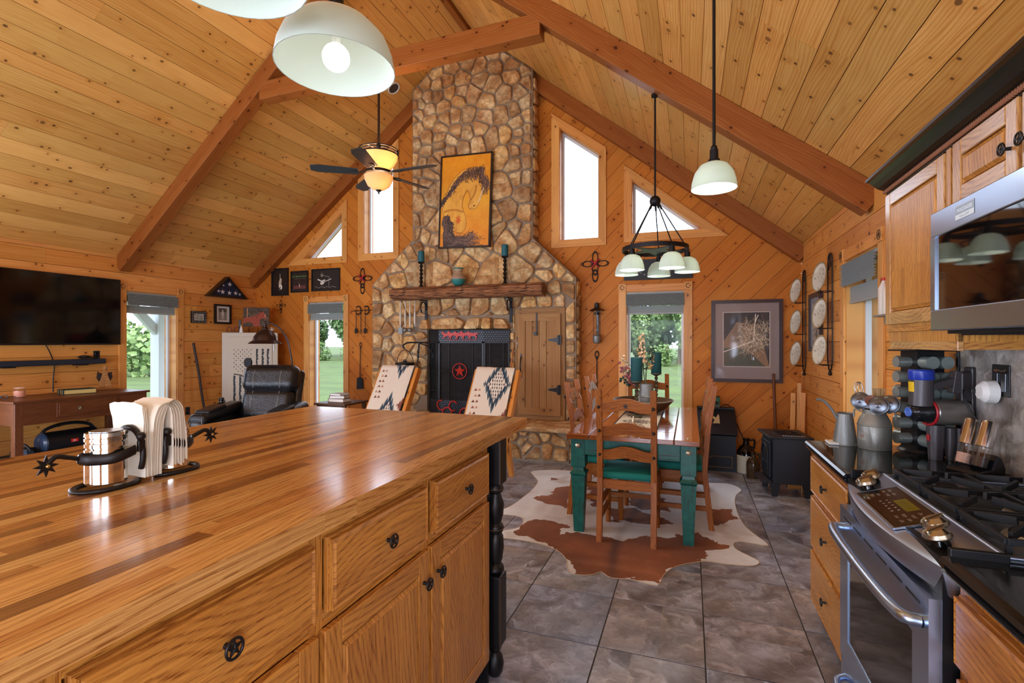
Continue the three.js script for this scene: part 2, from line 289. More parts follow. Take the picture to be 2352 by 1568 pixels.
{ // floor of large slate-look tiles in dark grout
  const f = struct('floor', 'floor of large slate grey and brown square tiles'), r = rng(3), P = 0.477, x0 = 0.065 - 15 * P, z0 = -2.85 - 8 * P;
  part('grout', span(XL - 0.2, XR + 0.2, -0.06, -0.0035, ZF - 0.2, ZB + 0.2), mat(0x3b3936, 0.9), f);
  const tileMats = Array.from({ length: 7 }, (_, i) => mat(new THREE.Color().setRGB(...[[0.7, 0.8, 0.98], [0.8, 0.85, 0.94], [0.64, 0.74, 0.92], [0.78, 0.8, 0.86], [0.76, 0.86, 1.0], [0.68, 0.72, 0.8], [0.72, 0.8, 0.96]][i]), 0.3, { map: slateMap, bumpMap: stoneBump, bumpScale: 0.0012 }));
  for (let i = 0; i < 18; i++) for (let j = 0; j < 16; j++) {
    const a = Math.max(XL, x0 + i * P), b = Math.min(XR, x0 + (i + 1) * P), c = Math.max(ZF, z0 + j * P), d = z0 + (j + 1) * P; if (b - a < 0.02 || d - c < 0.02) continue;
    part('tile', grain(span(a + 0.003, b - 0.003, -0.012, 0, c + 0.003, d - 0.003, 0.0015), 'xz'[Math.floor(r() * 2)], [0.95, 0.95], [r(), r()]), tileMats[Math.floor(r() * 7)], f);
  }
  part('tile_field', grain(span(XL, XR, -0.012, 0, z0 + 16 * P, ZB), 'x', [0.95, 0.95]), tileMats[0], f).userData.kind = 'stuff';
}
{ // timber trusses
  const raf = (nm, label, zc, wd, dp, skew) => {
    const o = struct(nm, label); o.position.set(XR, 0, zc); o.rotation.y = skew;
    for (const s of [-1, 1]) {
      const X0 = s < 0 ? XL - XR : 0, xc = XC - XR, d = V3(xc - X0, RIDGE - EAVE, 0), l = d.length() + 0.12; d.normalize(); const nrm = V3(s < 0 ? SL : -SL, -1, 0).normalize();
      const g = grain(box(l, dp, wd, 0, 0, 0, 0.006), 'x', PINE, [0.1 * s, 0.3]); const up = nrm.clone().negate();
      g.applyMatrix4(new THREE.Matrix4().makeBasis(d, up, d.clone().cross(up))); const mid = V3(X0, EAVE, 0).addScaledVector(d, l / 2 - 0.1).addScaledVector(nrm, dp / 2);
      part('rafter', g.translate(mid.x, mid.y, mid.z), timber, o);
    }
    return o;
  };
  const t = raf('trim_1', 'red-brown timber roof truss of two rafters and a collar beam', -4.233, 0.146, 0.195, -0.028);
  const h = (RIDGE - 0.25 - 4.3) / SL, cx = XC - XR;
  part('collar_beam', grain(span(cx - h - 0.04, cx + h + 0.04, 4.168, 4.365, -0.07, 0.07, 0.006), 'x', PINE, [0.3, 0.12]), timber, t);
  raf('trim_2', 'red-brown timber rafters against the far gable wall', ZF + 0.06, 0.12, 0.19, 0);
  const rb = part(numbered('trim_3'), grain(span(XC - 0.04, XC + 0.04, RIDGE - 0.1, RIDGE - 0.02, ZF, ZB), 'z', PINE), timber, scene); rb.userData = { kind: 'structure', label: 'narrow brown timber strip along the roof ridge', category: 'trim' };
}
// ---------- windows ----------
function ringPieces(parent, name, inner, outer, z0, z1, mats, seed) {
  const r = rng(seed); inner.forEach((p, i) => {
    const j = (i + 1) % inner.length, q = [p, inner[j], outer[j], outer[i]], dx = inner[j][0] - p[0], dy = inner[j][1] - p[1], l = Math.hypot(dx, dy), uo = r(), vo = r();
    part(name, prism(q, z0, z1, (a) => [uo + ((a[0] - p[0]) * dx + (a[1] - p[1]) * dy) / l / PINE[0], vo + (-(a[0] - p[0]) * dy + (a[1] - p[1]) * dx) / l / PINE[1]]), mats[i % mats.length], parent);
  });
}
const motif = mat(0x4a2d16, 0.7);
function makeWindow(n, side, label, open, outer, deep = 0.24) {
  if (areaOf(open) < 0) open = [...open].reverse();
  const o = struct('window_' + n, label); o.position.set(...frameOf[side].p); o.rotation.y = frameOf[side].r;
  ringPieces(o, 'jamb', offsetPoly(open, -0.016), offsetPoly(open, -0.003), -deep, 0, [trimPine[1]], n);
  const a = offsetPoly(open, -0.017), b = offsetPoly(open, -0.046), c = offsetPoly(open, -0.04);
  ringPieces(o, 'sash_frame', b, a, -0.17, -0.13, [vinyl], n + 50);
  part('glass_pane', prism(c, -0.151, -0.15), glassPane, o);
  if (open.length === 4 && Math.abs(open[3][1] - open[2][1]) < 0.01) {
    const [x0, y0] = open[0], [x1, y1] = open[2], w = 0.095, oo = { x0: x0 - w + 0.008, x1: x1 + w - 0.008 };
    part('casing', grain(span(oo.x0, x0 + 0.008, y0 - 0.02, y1, 0, 0.02, 0.003), 'y', PINE, [n * 0.13, 0.12]), trimPine[0], o);
    part('casing', grain(span(x1 - 0.008, oo.x1, y0 - 0.02, y1, 0, 0.02, 0.003), 'y', PINE, [n * 0.37, 0.37]), trimPine[1], o);
    part('head_casing', grain(span(x0 + 0.008, x1 - 0.008, y1 - 0.005, y1 + w - 0.012, 0, 0.02, 0.003), 'x', PINE, [n * 0.2, 0.63]), trimPine[2], o);
    part('sill', grain(span(oo.x0 - 0.02, oo.x1 + 0.02, y0 - 0.03, y0 - 0.004, -0.05, 0.045, 0.005), 'x', PINE), trimPine[0], o);
    part('apron', grain(span(x0, x1, y0 - 0.11, y0 - 0.03, 0, 0.018, 0.003), 'x', PINE, [0.4, 0.1]), trimPine[2], o);
    for (const [bx, by] of [[oo.x0, y1], [x1 - 0.008, y1], [oo.x0, y0 - 0.12], [x1 - 0.008, y0 - 0.12]]) {
      const k = part('corner_block', grain(span(bx - 0.002, bx + w + 0.002, by - 0.002, by + w + 0.002, 0, 0.028, 0.004), 'y', PINE, [bx, by]), trimPine[1], o);
      const cx = bx + w / 2, cy = by + w / 2;
      if (n === 4) part('carved_star', [at(extr(starPts(0.026), 0.004), cx, cy, 0.026), at(ring(0.032, 0.003, 20, 5), cx, cy, 0.0285)], motif, k);
      else part('carved_horseshoe', [tube(Array.from({ length: 9 }, (_, i) => { const t = 0.9 + i / 8 * 4.5; return [cx + 0.025 * Math.cos(t), cy + 0.027 * Math.sin(t), 0.028]; }), 0.004, 14, 5), at(extr(starPts(0.012), 0.004), cx + 0.022, cy, 0.026)], motif, k);
    }
  } else ringPieces(o, 'casing', offsetPoly(open, -0.008), outer ?? offsetPoly(open, 0.095), 0, 0.02, trimPine, n + 9);
  return o;
}
makeWindow(1, 'left', 'window with grey shade in left wall beside television', wallHoles.left[0]);
makeWindow(2, 'far', 'window with grey shade left of stone fireplace', winFar.left);
makeWindow(3, 'far', 'window with grey shade behind dining table', winFar.right);
makeWindow(4, 'right', 'window with grey shade in right wall beside kitchen cabinet', wallHoles.right[0]);
makeWindow(5, 'far', 'tall slanted gable window right of chimney', winFar.gableRight, [[-1.78, 2.72], [-1.04, 2.72], [-1.04, 4.0], [-1.78, 4.56]]);
makeWindow(6, 'far', 'small triangular window on the right under the roof slope', winFar.triRight, [[-0.81, 2.735], [0.44, 2.735], [-0.81, 3.745]]);
makeWindow(7, 'far', 'tall slanted gable window left of chimney behind ceiling fan', winFar.gableLeft, [[-4.93, 2.715], [-4.19, 2.715], [-4.19, 4.55], [-4.93, 4.0]]);
makeWindow(8, 'far', 'small triangular window on the left under the roof slope', winFar.triLeft, [[-6.34, 2.71], [-5.14, 2.71], [-5.14, 3.72]]);
makeWindow(9, 'left', 'side window near the viewer', wallHoles.left[1]); makeWindow(10, 'left', 'side window behind the viewer', wallHoles.left[2]);
makeWindow(13, 'right', 'window over the sink behind the viewer', wallHoles.right[1]); makeWindow(11, 'back', 'tall glazed opening in back wall', wallHoles.back[0]); makeWindow(12, 'back', 'second tall glazed opening in back wall', wallHoles.back[1]);
const shade = mat(0xaab0ac, 0.95, { transmission: 0.35, thickness: 0 }), shadeRail = mat(0xa4aaa8, 0.5);
function blind(side, x0, x1, top, drop, label) {
  const o = thing('window_blind', label, 'window blind', frameOf[side].p, frameOf[side].r, 'grey pleated window shades'), n = 9, z = -0.035, ph = drop * 0.5, pts = [];
  for (let i = 0; i <= n * 2; i++) pts.push([z + (i % 2 ? 0.011 : -0.011), top - 0.045 - ph * i / (2 * n)]); for (let i = n * 2; i >= 0; i--) pts.push([pts[i][0] - 0.003, pts[i][1]]);
  part('head_rail', span(x0 + 0.004, x1 - 0.004, top - 0.045, top - 0.002, z - 0.03, z + 0.03, 0.004), shadeRail, o);
  part('pleated_fabric', at(extr(poly(pts.map(([a, b]) => [a, b])), x1 - x0 - 0.02).rotateY(PI / 2), x0 + 0.01, 0, 0), shade, o);
  part('lower_fabric', span(x0 + 0.01, x1 - 0.01, top - drop + 0.02, top - 0.044 - ph, z - 0.008, z + 0.008), shade, o);
  part('bottom_rail', span(x0 + 0.008, x1 - 0.008, top - drop, top - drop + 0.022, z - 0.014, z + 0.014, 0.004), shadeRail, o);
  for (const t of [0.15, 0.85]) part('clip', span(lerp(x0, x1, t) - 0.014, lerp(x0, x1, t) + 0.014, top - 0.052, top - 0.044, z + 0.02, z + 0.036, 0.002), steel, o);
}
blind('left', 4.49, 5.2, 2.13, 0.3, 'grey pleated shade half raised in window beside television');
blind('far', -5.91, -5.2, 2.1, 0.3, 'grey pleated shade in window left of stone fireplace');
blind('far', -0.79, -0.06, 2.1, 0.3, 'grey pleated shade in window behind dining table');
blind('right', -4.84, -4.02, 2.12, 0.36, 'grey pleated shade in window beside the kitchen cabinet');
// ---------- stone chimney ----------
const chimneySeeds = [[-2.51,5.38],[-2.35,5.34],[-2.89,5.33],[-3.17,5.32],[-2.75,5.26],[-2.51,5.23],[-2.25,5.20],[-2.07,5.09],[-3.43,5.29],[-3.60,5.17],[-3.39,5.12],[-3.23,5.14],[-3.02,5.13],[-2.72,5.07],[-2.56,4.98],[-2.24,5.04],[-2.03,4.92],[-3.75,5.04],[-3.55,4.95],[-3.40,4.94],[-3.20,4.97],[-3.02,4.95],[-2.85,4.89],[-2.37,4.80],[-2.15,4.79],[-3.76,4.87],[-3.67,4.87],[-3.53,4.79],[-3.30,4.79],[-3.06,4.84],[-2.64,4.75],[-2.08,4.65],[-3.71,4.75],[-3.51,4.60],[-3.26,4.63],[-3.12,4.64],[-2.93,4.61],[-2.67,4.55],[-2.40,4.55],[-2.24,4.58],[-3.79,4.67],[-3.74,4.54],[-3.36,4.48],[-3.10,4.39],[-2.74,4.40],[-2.18,4.39],[-2.03,4.46],[-3.56,4.38],[-3.36,4.35],[-3.17,4.29],[-2.94,4.36],[-2.76,4.18],[-2.56,4.23],[-2.35,4.25],[-2.17,4.25],[-2.04,4.29],[-3.76,4.29],[-3.58,4.18],[-3.35,4.23],[-3.19,4.15],[-2.99,4.17],[-2.22,4.04],[-2.07,4.05],[-2.18,4.14],[-2.03,4.16],[-3.77,4.08],[-3.64,4.04],[-3.47,4.00],[-3.35,4.11],[-2.41,3.99],[-2.21,3.83],[-2.05,3.85],[-2.39,3.57],[-2.19,3.66],[-2.06,3.65],[-3.72,3.89],[-3.56,3.87],[-3.61,3.74],[-3.77,3.76],[-3.47,3.54],[-3.75,3.45],[-2.10,3.43],[-2.31,3.22],[-2.08,3.17],[-3.56,3.23],[-3.79,3.19],[-3.45,3.13],[-2.47,2.99],[-2.33,2.87],[-2.21,2.97],[-2.08,2.91],[-3.77,2.99],[-3.59,2.94],[-3.45,2.89],[-2.51,3.11],[-3.72,2.81],[-3.52,2.73],[-3.12,3.88],[-2.80,3.84],[-3.12,3.59],[-2.80,3.56],[-3.12,3.30],[-2.80,3.17],[-3.02,2.94],[-2.70,2.91]];
const bodySeeds = [[-2.92,2.56],[-3.76,2.48],[-3.42,2.48],[-2.56,2.40],[-2.12,2.42],[-3.31,2.72],[-3.13,2.74],[-2.83,2.69],[-1.97,2.62],[-1.79,2.51],[-1.79,2.30],[-1.59,2.38],[-1.48,2.27],[-1.68,2.15],[-1.48,2.16],[-1.87,2.19],[-3.99,2.65],[-3.82,2.75],[-4.10,2.53],[-4.08,2.39],[-4.32,2.32],[-4.42,2.12],[-4.25,2.13],[-4.42,1.95],[-4.20,1.91],[-4.39,1.72],[-4.22,1.62],[-4.07,1.74],[-4.42,1.46],[-4.20,1.41],[-4.06,1.48],[-4.42,1.21],[-4.21,1.15],[-4.06,1.29],[-3.87,1.62],[-3.71,1.58],[-3.85,1.48],[-3.66,1.34],[-3.71,1.15],[-3.85,0.99],[-3.67,0.95],[-3.82,0.85],[-3.66,0.77],[-3.76,0.63],[-3.64,0.55],[-4.01,1.96],[-3.89,2.02],[-3.44,1.93],[-3.22,1.97],[-3.02,1.96],[-3.17,1.85],[-2.73,1.93],[-2.44,1.93],[-2.22,2.02],[-2.04,1.95],[-1.79,1.98],[-1.61,1.96],[-3.57,1.69],[-2.28,1.64],[-2.28,1.53],[-2.28,1.38],[-2.28,1.27],[-2.28,1.12],[-2.28,0.97],[-2.27,0.80],[-2.28,0.63],[-1.48,1.80],[-1.46,1.56],[-1.46,1.38],[-1.46,1.19],[-1.46,1.02],[-1.46,0.88],[-1.47,0.74],[-1.47,0.59],[-4.42,0.83],[-4.13,0.92],[-3.99,0.68],[-4.18,0.64],[-4.42,0.63],[-4.30,0.42],[-3.89,0.48],[-3.26,1.73],[-2.62,1.72]];
const hearthSeeds = [[-2.03,0.30],[-1.93,0.23],[-2.05,0.12],[-1.78,0.29],[-1.78,0.09],[-1.59,0.12],[-1.46,0.29],[-1.43,0.35],[-1.92,0.35],[-1.37,0.35],[-1.49,0.10],[-1.87,0.17],[-1.66,0.35]];
const stoneTints = [[0.92, 0.76, 0.54], [0.84, 0.66, 0.44], [0.78, 0.60, 0.40], [0.96, 0.84, 0.64], [0.66, 0.50, 0.34], [0.86, 0.72, 0.58], [0.74, 0.66, 0.54], [0.98, 0.80, 0.50], [0.58, 0.45, 0.32], [0.84, 0.77, 0.62]];
const stoneMats = stoneTints.map((c) => mat(new THREE.Color().setRGB(...c), 0.85, { map: stoneMap, bumpMap: stoneBump, bumpScale: 0.006 }));
const mortar = mat(0x93806a, 0.95, { bumpMap: stoneBump, bumpScale: 0.004 });
function stoneGeo(cell, h, r, gap = 0.012) {
  let p = offsetPoly(cell, -gap); if (p.length < 3 || areaOf(p) < 0.0012) return null;
  for (let k = 0; k < 1; k++) { const q = []; p.forEach((a, i) => { const b = p[(i + 1) % p.length]; q.push([lerp(a[0], b[0], 0.13), lerp(a[1], b[1], 0.13)], [lerp(a[0], b[0], 0.87), lerp(a[1], b[1], 0.87)]); }); p = q; }
  p = p.map(([x, y]) => [x + (noise(x * 40, y * 40) - 0.5) * 0.012, y + (noise(x * 40 + 9, y * 40 + 5) - 0.5) * 0.012]);
  let cx = 0, cy = 0; p.forEach(([x, y]) => { cx += x / p.length; cy += y / p.length; });
  const size = Math.sqrt(areaOf(p)), ax = (r() - 0.5) * 0.16, ay = (r() - 0.5) * 0.16, u0 = r() * 3, v0 = r() * 3, k1 = 1 - Math.min(0.1, 0.008 / size), k2 = 1 - Math.min(0.3, 0.022 / size);
  const lev = (x, y, z) => [x, y, z + ax * (x - cx) + ay * (y - cy) + (noise(x * 25, y * 25) - 0.5) * 0.008];
  const rows = [p.map(([x, y]) => [x, y, -0.02]), p.map(([x, y]) => lev(lerp(cx, x, k1 + 0.02), lerp(cy, y, k1 + 0.02), h * 0.62)), p.map(([x, y]) => lev(lerp(cx, x, k2), lerp(cy, y, k2), h))], pos = [], tri = (a, b, c) => pos.push(...a, ...b, ...c), mid = lev(cx, cy, h + 0.006);
  p.forEach((_, i) => { const j = (i + 1) % p.length; for (let k = 0; k < 2; k++) { tri(rows[k][i], rows[k][j], rows[k + 1][j]); tri(rows[k][i], rows[k + 1][j], rows[k + 1][i]); } tri(rows[2][i], rows[2][j], mid); });
  const g = new THREE.BufferGeometry(); g.setAttribute('position', new THREE.Float32BufferAttribute(pos, 3)); const uv = []; for (let i = 0; i < pos.length; i += 3) uv.push((pos[i] + u0) / 0.6, (pos[i + 1] + v0) / 0.6);
  g.setAttribute('uv', new THREE.Float32BufferAttribute(uv, 2)); g.computeVertexNormals(); return toCreasedNormals(g, 0.7);
}
function stones(parent, seeds, regionOf, holes, seed, depth = 0.035, gap = 0.011) {
  const r = rng(seed);
  seeds.forEach((s, i) => {
    let cell = clipConvex(rect(s[0] - 0.6, s[0] + 0.6, s[1] - 0.6, s[1] + 0.6), regionOf(s)); if (cell.length < 3) return;
    seeds.forEach((q, j) => { if (i === j || cell.length < 3) return; const nx = q[0] - s[0], ny = q[1] - s[1]; if (nx * nx + ny * ny > 2) return; cell = clipHalf(cell, nx, ny, (q[0] * q[0] + q[1] * q[1] - s[0] * s[0] - s[1] * s[1]) / 2); });
    let ps = cell.length > 2 ? [cell] : []; for (const h of holes) ps = ps.flatMap((p) => { const q = clipConvex(p, h); return q.length > 2 && Math.abs(areaOf(q)) > 1e-4 ? minusConvex(p, h) : [p]; }); if (!ps.length) return; ps.sort((a, b) => Math.abs(areaOf(b)) - Math.abs(areaOf(a)));
    const hgt = depth * (0.7 + 0.6 * r()), gs = ps.filter((p) => Math.abs(areaOf(p)) > 0.003).slice(0, 1).map((p) => stoneGeo(areaOf(p) < 0 ? [...p].reverse() : p, hgt, r, gap)).filter(Boolean);
    if (gs.length) part('stone', merge(gs), stoneMats[Math.floor(r() * stoneMats.length)], parent);
  });
}
const CF = -6.36;                                // mortar face of the chimney
{
  const c = thing('stone_chimney', 'tall fieldstone fireplace chimney with sloped shoulders', 'chimney', [0, 0, 0]);
  const fire = rect(-3.56, -2.31, 0.46, 1.63), doorHole = rect(-2.22, -1.53, 0.42, 1.89);
  const out = [[-4.5, 0.36], [-1.39, 0.36], [-1.39, 2.28], [-1.98, 2.83], [-1.98, roofY(-1.98) - 0.01], [XC, RIDGE - 0.01], [-3.81, roofY(-3.81) - 0.01], [-3.81, 2.93], [-4.5, 2.3]];
  const body = part('mortar', slab(out, [fire], ZF + 0.002, CF), mortar, c); body.geometry = grain(body.geometry, 'x', [0.8, 0.8]);
  const o = new THREE.Group(); o.name = 'stone_face'; o.position.z = CF; c.add(o);
  const up = [[-3.805, 2.0], [-1.985, 2.0], [-1.985, roofY(-1.985) - 0.02], [XC, RIDGE - 0.02], [-3.805, roofY(-3.805) - 0.02]], low = [[-4.495, 0.4], [-1.395, 0.4], [-1.395, 2.28], [-1.98, 2.825], [-2.9, 3.6], [-3.81, 2.925], [-4.495, 2.295]];
  const extra = [[-2.9, 5.62], [-2.65, 5.55], [-3.15, 5.55], [-2.4, 5.45], [-3.45, 5.42], [-3.0, 5.45]], all = [...chimneySeeds, ...extra, ...bodySeeds], nUp = chimneySeeds.length + extra.length;
  const lintel = rect(-3.68, -2.26, 1.6, 1.8);
  stones(o, all, (s) => (all.indexOf(s) < nUp ? up : low), [fire, doorHole, lintel], 51);
  const lin = [[[-3.68, 1.62], [-3.5, 1.61], [-3.52, 1.78], [-3.62, 1.76]], [[-3.5, 1.61], [-2.99, 1.615], [-2.93, 1.72], [-3.1, 1.8], [-3.45, 1.775]], [[-2.98, 1.615], [-2.72, 1.61], [-2.7, 1.79], [-2.9, 1.78]], [[-2.71, 1.61], [-2.54, 1.61], [-2.54, 1.78], [-2.69, 1.79]], [[-2.53, 1.61], [-2.25, 1.615], [-2.36, 1.76], [-2.52, 1.785]]], rl = rng(8);
  for (const p of lin) part('lintel_stone', stoneGeo(p, 0.09, rl, 0.006), stoneMats[[0, 1, 3, 7, 2][lin.indexOf(p)]], o);
  for (const [x, y0, y1, turn, w] of [[-1.975, 2.85, 5.0, PI / 2, 0.23], [-1.385, 0.4, 2.25, PI / 2, 0.22]]) {   // flanks
    const fl = new THREE.Group(); fl.name = 'stone_flank'; fl.position.set(x, 0, ZF + 0.115); fl.rotation.y = turn; c.add(fl); const sd = [], rr = rng(Math.round(y1 * 90)); for (let y = y0 + 0.08; y < y1; y += 0.15) sd.push([(rr() - 0.5) * 0.1, y + (rr() - 0.5) * 0.04]);
    stones(fl, sd, () => rect(-w / 2, w / 2, y0, y1), [], 61, 0.02);
  }
  // shoulder coping is the plain mortar slope; firebox lined with brick
  const fb = mat(0x6b5847, 0.95), rb = rng(12), brickM = [mat(0x7a5a44, 0.9), mat(0x6a4c3a, 0.9), mat(0x8a6a50, 0.9), mat(0x54402f, 0.9)];
  const g = new THREE.Group(); g.name = 'firebox'; c.add(g);
  part('lining', [span(-3.56, -2.31, 0.46, 1.63, ZF + 0.003, ZF + 0.02), span(-3.57, -3.55, 0.46, 1.63, ZF + 0.02, CF), span(-2.32, -2.3, 0.46, 1.63, ZF + 0.02, CF), span(-3.56, -2.31, 1.62, 1.64, ZF + 0.02, CF), span(-3.56, -2.31, 0.45, 0.47, ZF + 0.02, CF)], fb, g);
  for (let j = 0; j < 14; j++) for (let i = 0; i < 6; i++) { const x = -3.55 + i * 0.23 - (j % 2) * 0.115, a = Math.max(-3.55, x), b = Math.min(-2.32, x + 0.222); if (b - a > 0.03) part('firebrick', span(a, b, 0.475 + j * 0.082, 0.475 + j * 0.082 + 0.075, ZF + 0.02, ZF + 0.035), brickM[Math.floor(rb() * 4)], g); }
  // fire logs on an iron grate
  for (const [i, a] of [[0, [-3.25, 0.55, -6.44, -2.7, 0.55, -6.43]], [1, [-3.2, 0.55, -6.52, -2.62, 0.55, -6.52]], [2, [-3.1, 0.62, -6.48, -2.75, 0.62, -6.48]]]) one('fire_log', ['charred log lying in the firebox grate', 'split log at the back of the firebox grate', 'short log on top of firebox pile'][i], 'log', faced(bar(a.slice(0, 3), a.slice(3), 0.037, 9, 0.034)), brickM[i], undefined, undefined, 'logs in the firebox');
  const gr = thing('fire_grate', 'black iron grate holding logs in the firebox', 'grate', [0, 0, 0]);
  for (let i = 0; i < 7; i++) part('grate_bar', [bar([-3.25 + i * 0.1, 0.5, -6.55], [-3.25 + i * 0.1, 0.5, -6.4], 0.008), bar([-3.25 + i * 0.1, 0.5, -6.4], [-3.25 + i * 0.1, 0.56, -6.38], 0.008)], iron, gr);
  part('grate_leg', [bar([-3.28, 0.5, -6.5], [-2.62, 0.5, -6.5], 0.008), bar([-3.2, 0.47, -6.5], [-3.2, 0.5, -6.5], 0.01), bar([-2.7, 0.47, -6.5], [-2.7, 0.5, -6.5], 0.01)], iron, gr);
}
{ // raised hearth
  const h = thing('stone_hearth', 'raised fieldstone hearth with flagstone top', 'hearth', [0, 0, 0]), zf = -5.775;
  part('mortar', grain(span(-4.55, -1.35, 0, 0.365, zf, CF - 0.0), 'x', [0.8, 0.8]), mortar, h);
  const o = new THREE.Group(); o.name = 'stone_face'; o.position.z = zf; h.add(o); const r = rng(6), sd = [...hearthSeeds]; for (let x = -4.4; x < -2.2; x += 0.26) for (const y of [0.09, 0.28]) sd.push([x + (r() - 0.5) * 0.12, y + (r() - 0.5) * 0.06]);
  stones(o, sd, () => rect(-4.55, -1.35, 0.015, 0.365), [], 71, 0.03, 0.013);
  const f = new THREE.Group(); f.name = 'stone_flank'; f.position.set(-1.35, 0, -6.07); f.rotation.y = PI / 2; h.add(f); stones(f, [[-0.2, 0.1], [-0.18, 0.28], [0.02, 0.2], [0.2, 0.1], [0.18, 0.28]], () => rect(-0.29, 0.29, 0.015, 0.365), [], 72, 0.025, 0.013);
  const cuts = [-4.6, -3.9, -3.15, -2.45, -1.98, -1.3];
  for (let i = 0; i < 5; i++) part('flagstone', grain(extr([[cuts[i] + 0.006, CF + 0.001], [cuts[i + 1] - 0.006, CF + 0.001], [cuts[i + 1] - 0.006 + (i === 3 ? -0.08 : 0), -5.73], [(cuts[i] + cuts[i + 1]) / 2, -5.722 + 0.01 * (i % 2)], [cuts[i] + 0.006 + (i === 4 ? -0.08 : 0), -5.735]].map(([x, z]) => [x, -z]), 0.052, 0.008).rotateX(-PI / 2).translate(0, 0.366, 0), 'x', [0.6, 0.6], [i * 0.3, 0.1]), stoneMats[[5, 6, 4, 6, 5][i]], h);
}
// ---------- garden ----------
{
  const lawn = part('ground', grain(span(-120, 120, -0.5, -0.35, -140, 90), 'x', [6, 6]), mat(0xffffff, 0.95, { map: grassMap }), scene); lawn.userData = { kind: 'structure', label: 'sunny green lawn outside the windows', category: 'lawn' };
  const r = rng(15), leafMats = [0x5a7440, 0x678048, 0x4e6a3c, 0x76905a].map((c) => mat(c, 0.8)), bark = mat(0x6a5a48, 0.9);
  const crownGeo = (n, rx, ry, s, seed) => {
    const q = rng(seed), pos = [], nor = [], blobs = Array.from({ length: 9 }, () => [(q() - 0.5) * 1.3 * rx, (q() - 0.45) * 1.3 * ry, (q() - 0.5) * 1.3 * rx, 0.35 + q() * 0.3]);
    for (let i = 0; i < n; i++) {
      const b = blobs[i % 9], d = V3(q() - 0.5, q() - 0.5, q() - 0.5).normalize(), k = b[3] * (0.75 + 0.3 * q()), c = V3(b[0] + d.x * k * rx, b[1] + d.y * k * ry, b[2] + d.z * k * rx), a = V3(q() - 0.5, q() - 0.5, q() - 0.5).normalize().multiplyScalar(s), e = a.clone().cross(d).normalize().multiplyScalar(s * 0.8);
      const P = [c.clone().add(a), c.clone().add(e), c.clone().sub(a), c.clone().sub(e)], nn = a.clone().cross(e).normalize(); if (nn.dot(d) < 0) nn.negate(); nn.lerp(d, 0.6).normalize();
      for (const j of [0, 1, 2, 0, 2, 3]) { pos.push(P[j].x, P[j].y, P[j].z); nor.push(nn.x, nn.y, nn.z); }
    }
    const g = new THREE.BufferGeometry(); g.setAttribute('position', new THREE.Float32BufferAttribute(pos, 3)); g.setAttribute('uv', new THREE.Float32BufferAttribute(new Array(pos.length / 3 * 2).fill(0), 2)); g.computeVertexNormals(); return g;
  };
  const crowns = [crownGeo(5200, 2.6, 3.4, 0.2, 1), crownGeo(5200, 2.4, 3.8, 0.19, 2), crownGeo(5200, 2.7, 3.2, 0.21, 3)], bushes = [crownGeo(900, 1.5, 1.1, 0.13, 4), crownGeo(900, 1.2, 1.3, 0.12, 5)];
  const tree = (x, z, s, k, m, label) => { const t = thing('leafy_tree', label, 'tree', [x, -0.35, z], r() * 6, 'trees beyond the lawn'); part('crown', crowns[k], leafMats[m], t, [0, 3.7 * s, 0]).scale.setScalar(s); part('trunk', faced(bar([0, 0, 0], [0.1, 3.6 * s, 0], 0.22, 8, 0.12)), bark, t); };
  for (let j = 0; j < 3; j++) for (let i = 0; i < 9; i++) tree(-47 + i * 6.6 + j * 2.4 + r() * 0.5, -42.5 - j * 7.3, 0.92 + r() * 0.1, (i + j) % 3, (i + 2 * j) % 4, 'broad leafy tree ' + ['in the front row across the lawn', 'in the middle row across the lawn', 'in the rear row across the lawn'][j]);
  for (let i = 0; i < 6; i++) tree(-44 - (i % 2) * 7, -34 + i * 5.5, 0.92 + r() * 0.1, i % 3, (i + 1) % 4, 'broad leafy tree on the rise seen from side window');
  for (let i = 0; i < 5; i++) tree(16 + (i % 2) * 7, -26 + i * 6.5, 0.85 + r() * 0.1, i % 3, (i + 2) % 4, 'broad leafy tree beyond the right hand wall');
  for (let i = 0; i < 7; i++) { const t = thing('garden_bush', 'loose bright green bush at the edge of the lawn by the porch', 'bush', [-27 - (i % 2) * 5.5, -0.35, -24 + i * 2.9], r() * 6, 'bushes seen from the side window'); part('foliage', bushes[i % 2], leafMats[[3, 1, 3, 0][i % 4]], t, [0, 1.25, 0]).scale.setScalar(1.15 + r() * 0.5); part('stem', bar([0, 0, 0], [0.05, 1.2, 0], 0.04, 6), bark, t); }
  for (let i = 0; i < 14; i++) { const t = thing('hedge_bush', 'low dark bush under the trees across the lawn', 'bush', [-43 + i * 3.4, -0.35, -38.2], r() * 6, 'bushes under the tree row'); part('foliage', bushes[i % 2], leafMats[0], t, [0, 0.75, 0]).scale.setScalar(0.7 + r() * 0.1); part('stem', bar([0, 0, 0], [0.05, 1.1, 0], 0.04, 6), bark, t); }
  // white porch post with two braces outside the left window
  const pp = mat(0xe9edf0, 0.6), p = thing('porch_post', 'white timber porch post with two braces outside the side window', 'post', [-9.4, -0.35, -6.63]);
  part('post', span(-0.12, 0.12, 0, 2.75, -0.12, 0.12, 0.01), pp, p);
  part('brace', plank3([0, 1.95, 0.05], [0, 2.75, 0.8], 0.12, 0.14), pp, p); part('brace', plank3([0, 1.95, -0.05], [0, 2.75, -0.8], 0.12, 0.14), pp, p);
  const pr = thing('porch_roof', 'white porch beam and roof edge outside the side windows', 'roof', [-9.4, 2.4, 0]); part('beam', span(-0.1, 0.1, 0, 0.25, -9, 6), pp, pr); part('roof_panel', span(-0.4, 2.1, 0.25, 0.33, -9, 6), pp, pr); part('post', span(-0.1, 0.1, -2.75, 0, 4, 4.2), pp, pr);
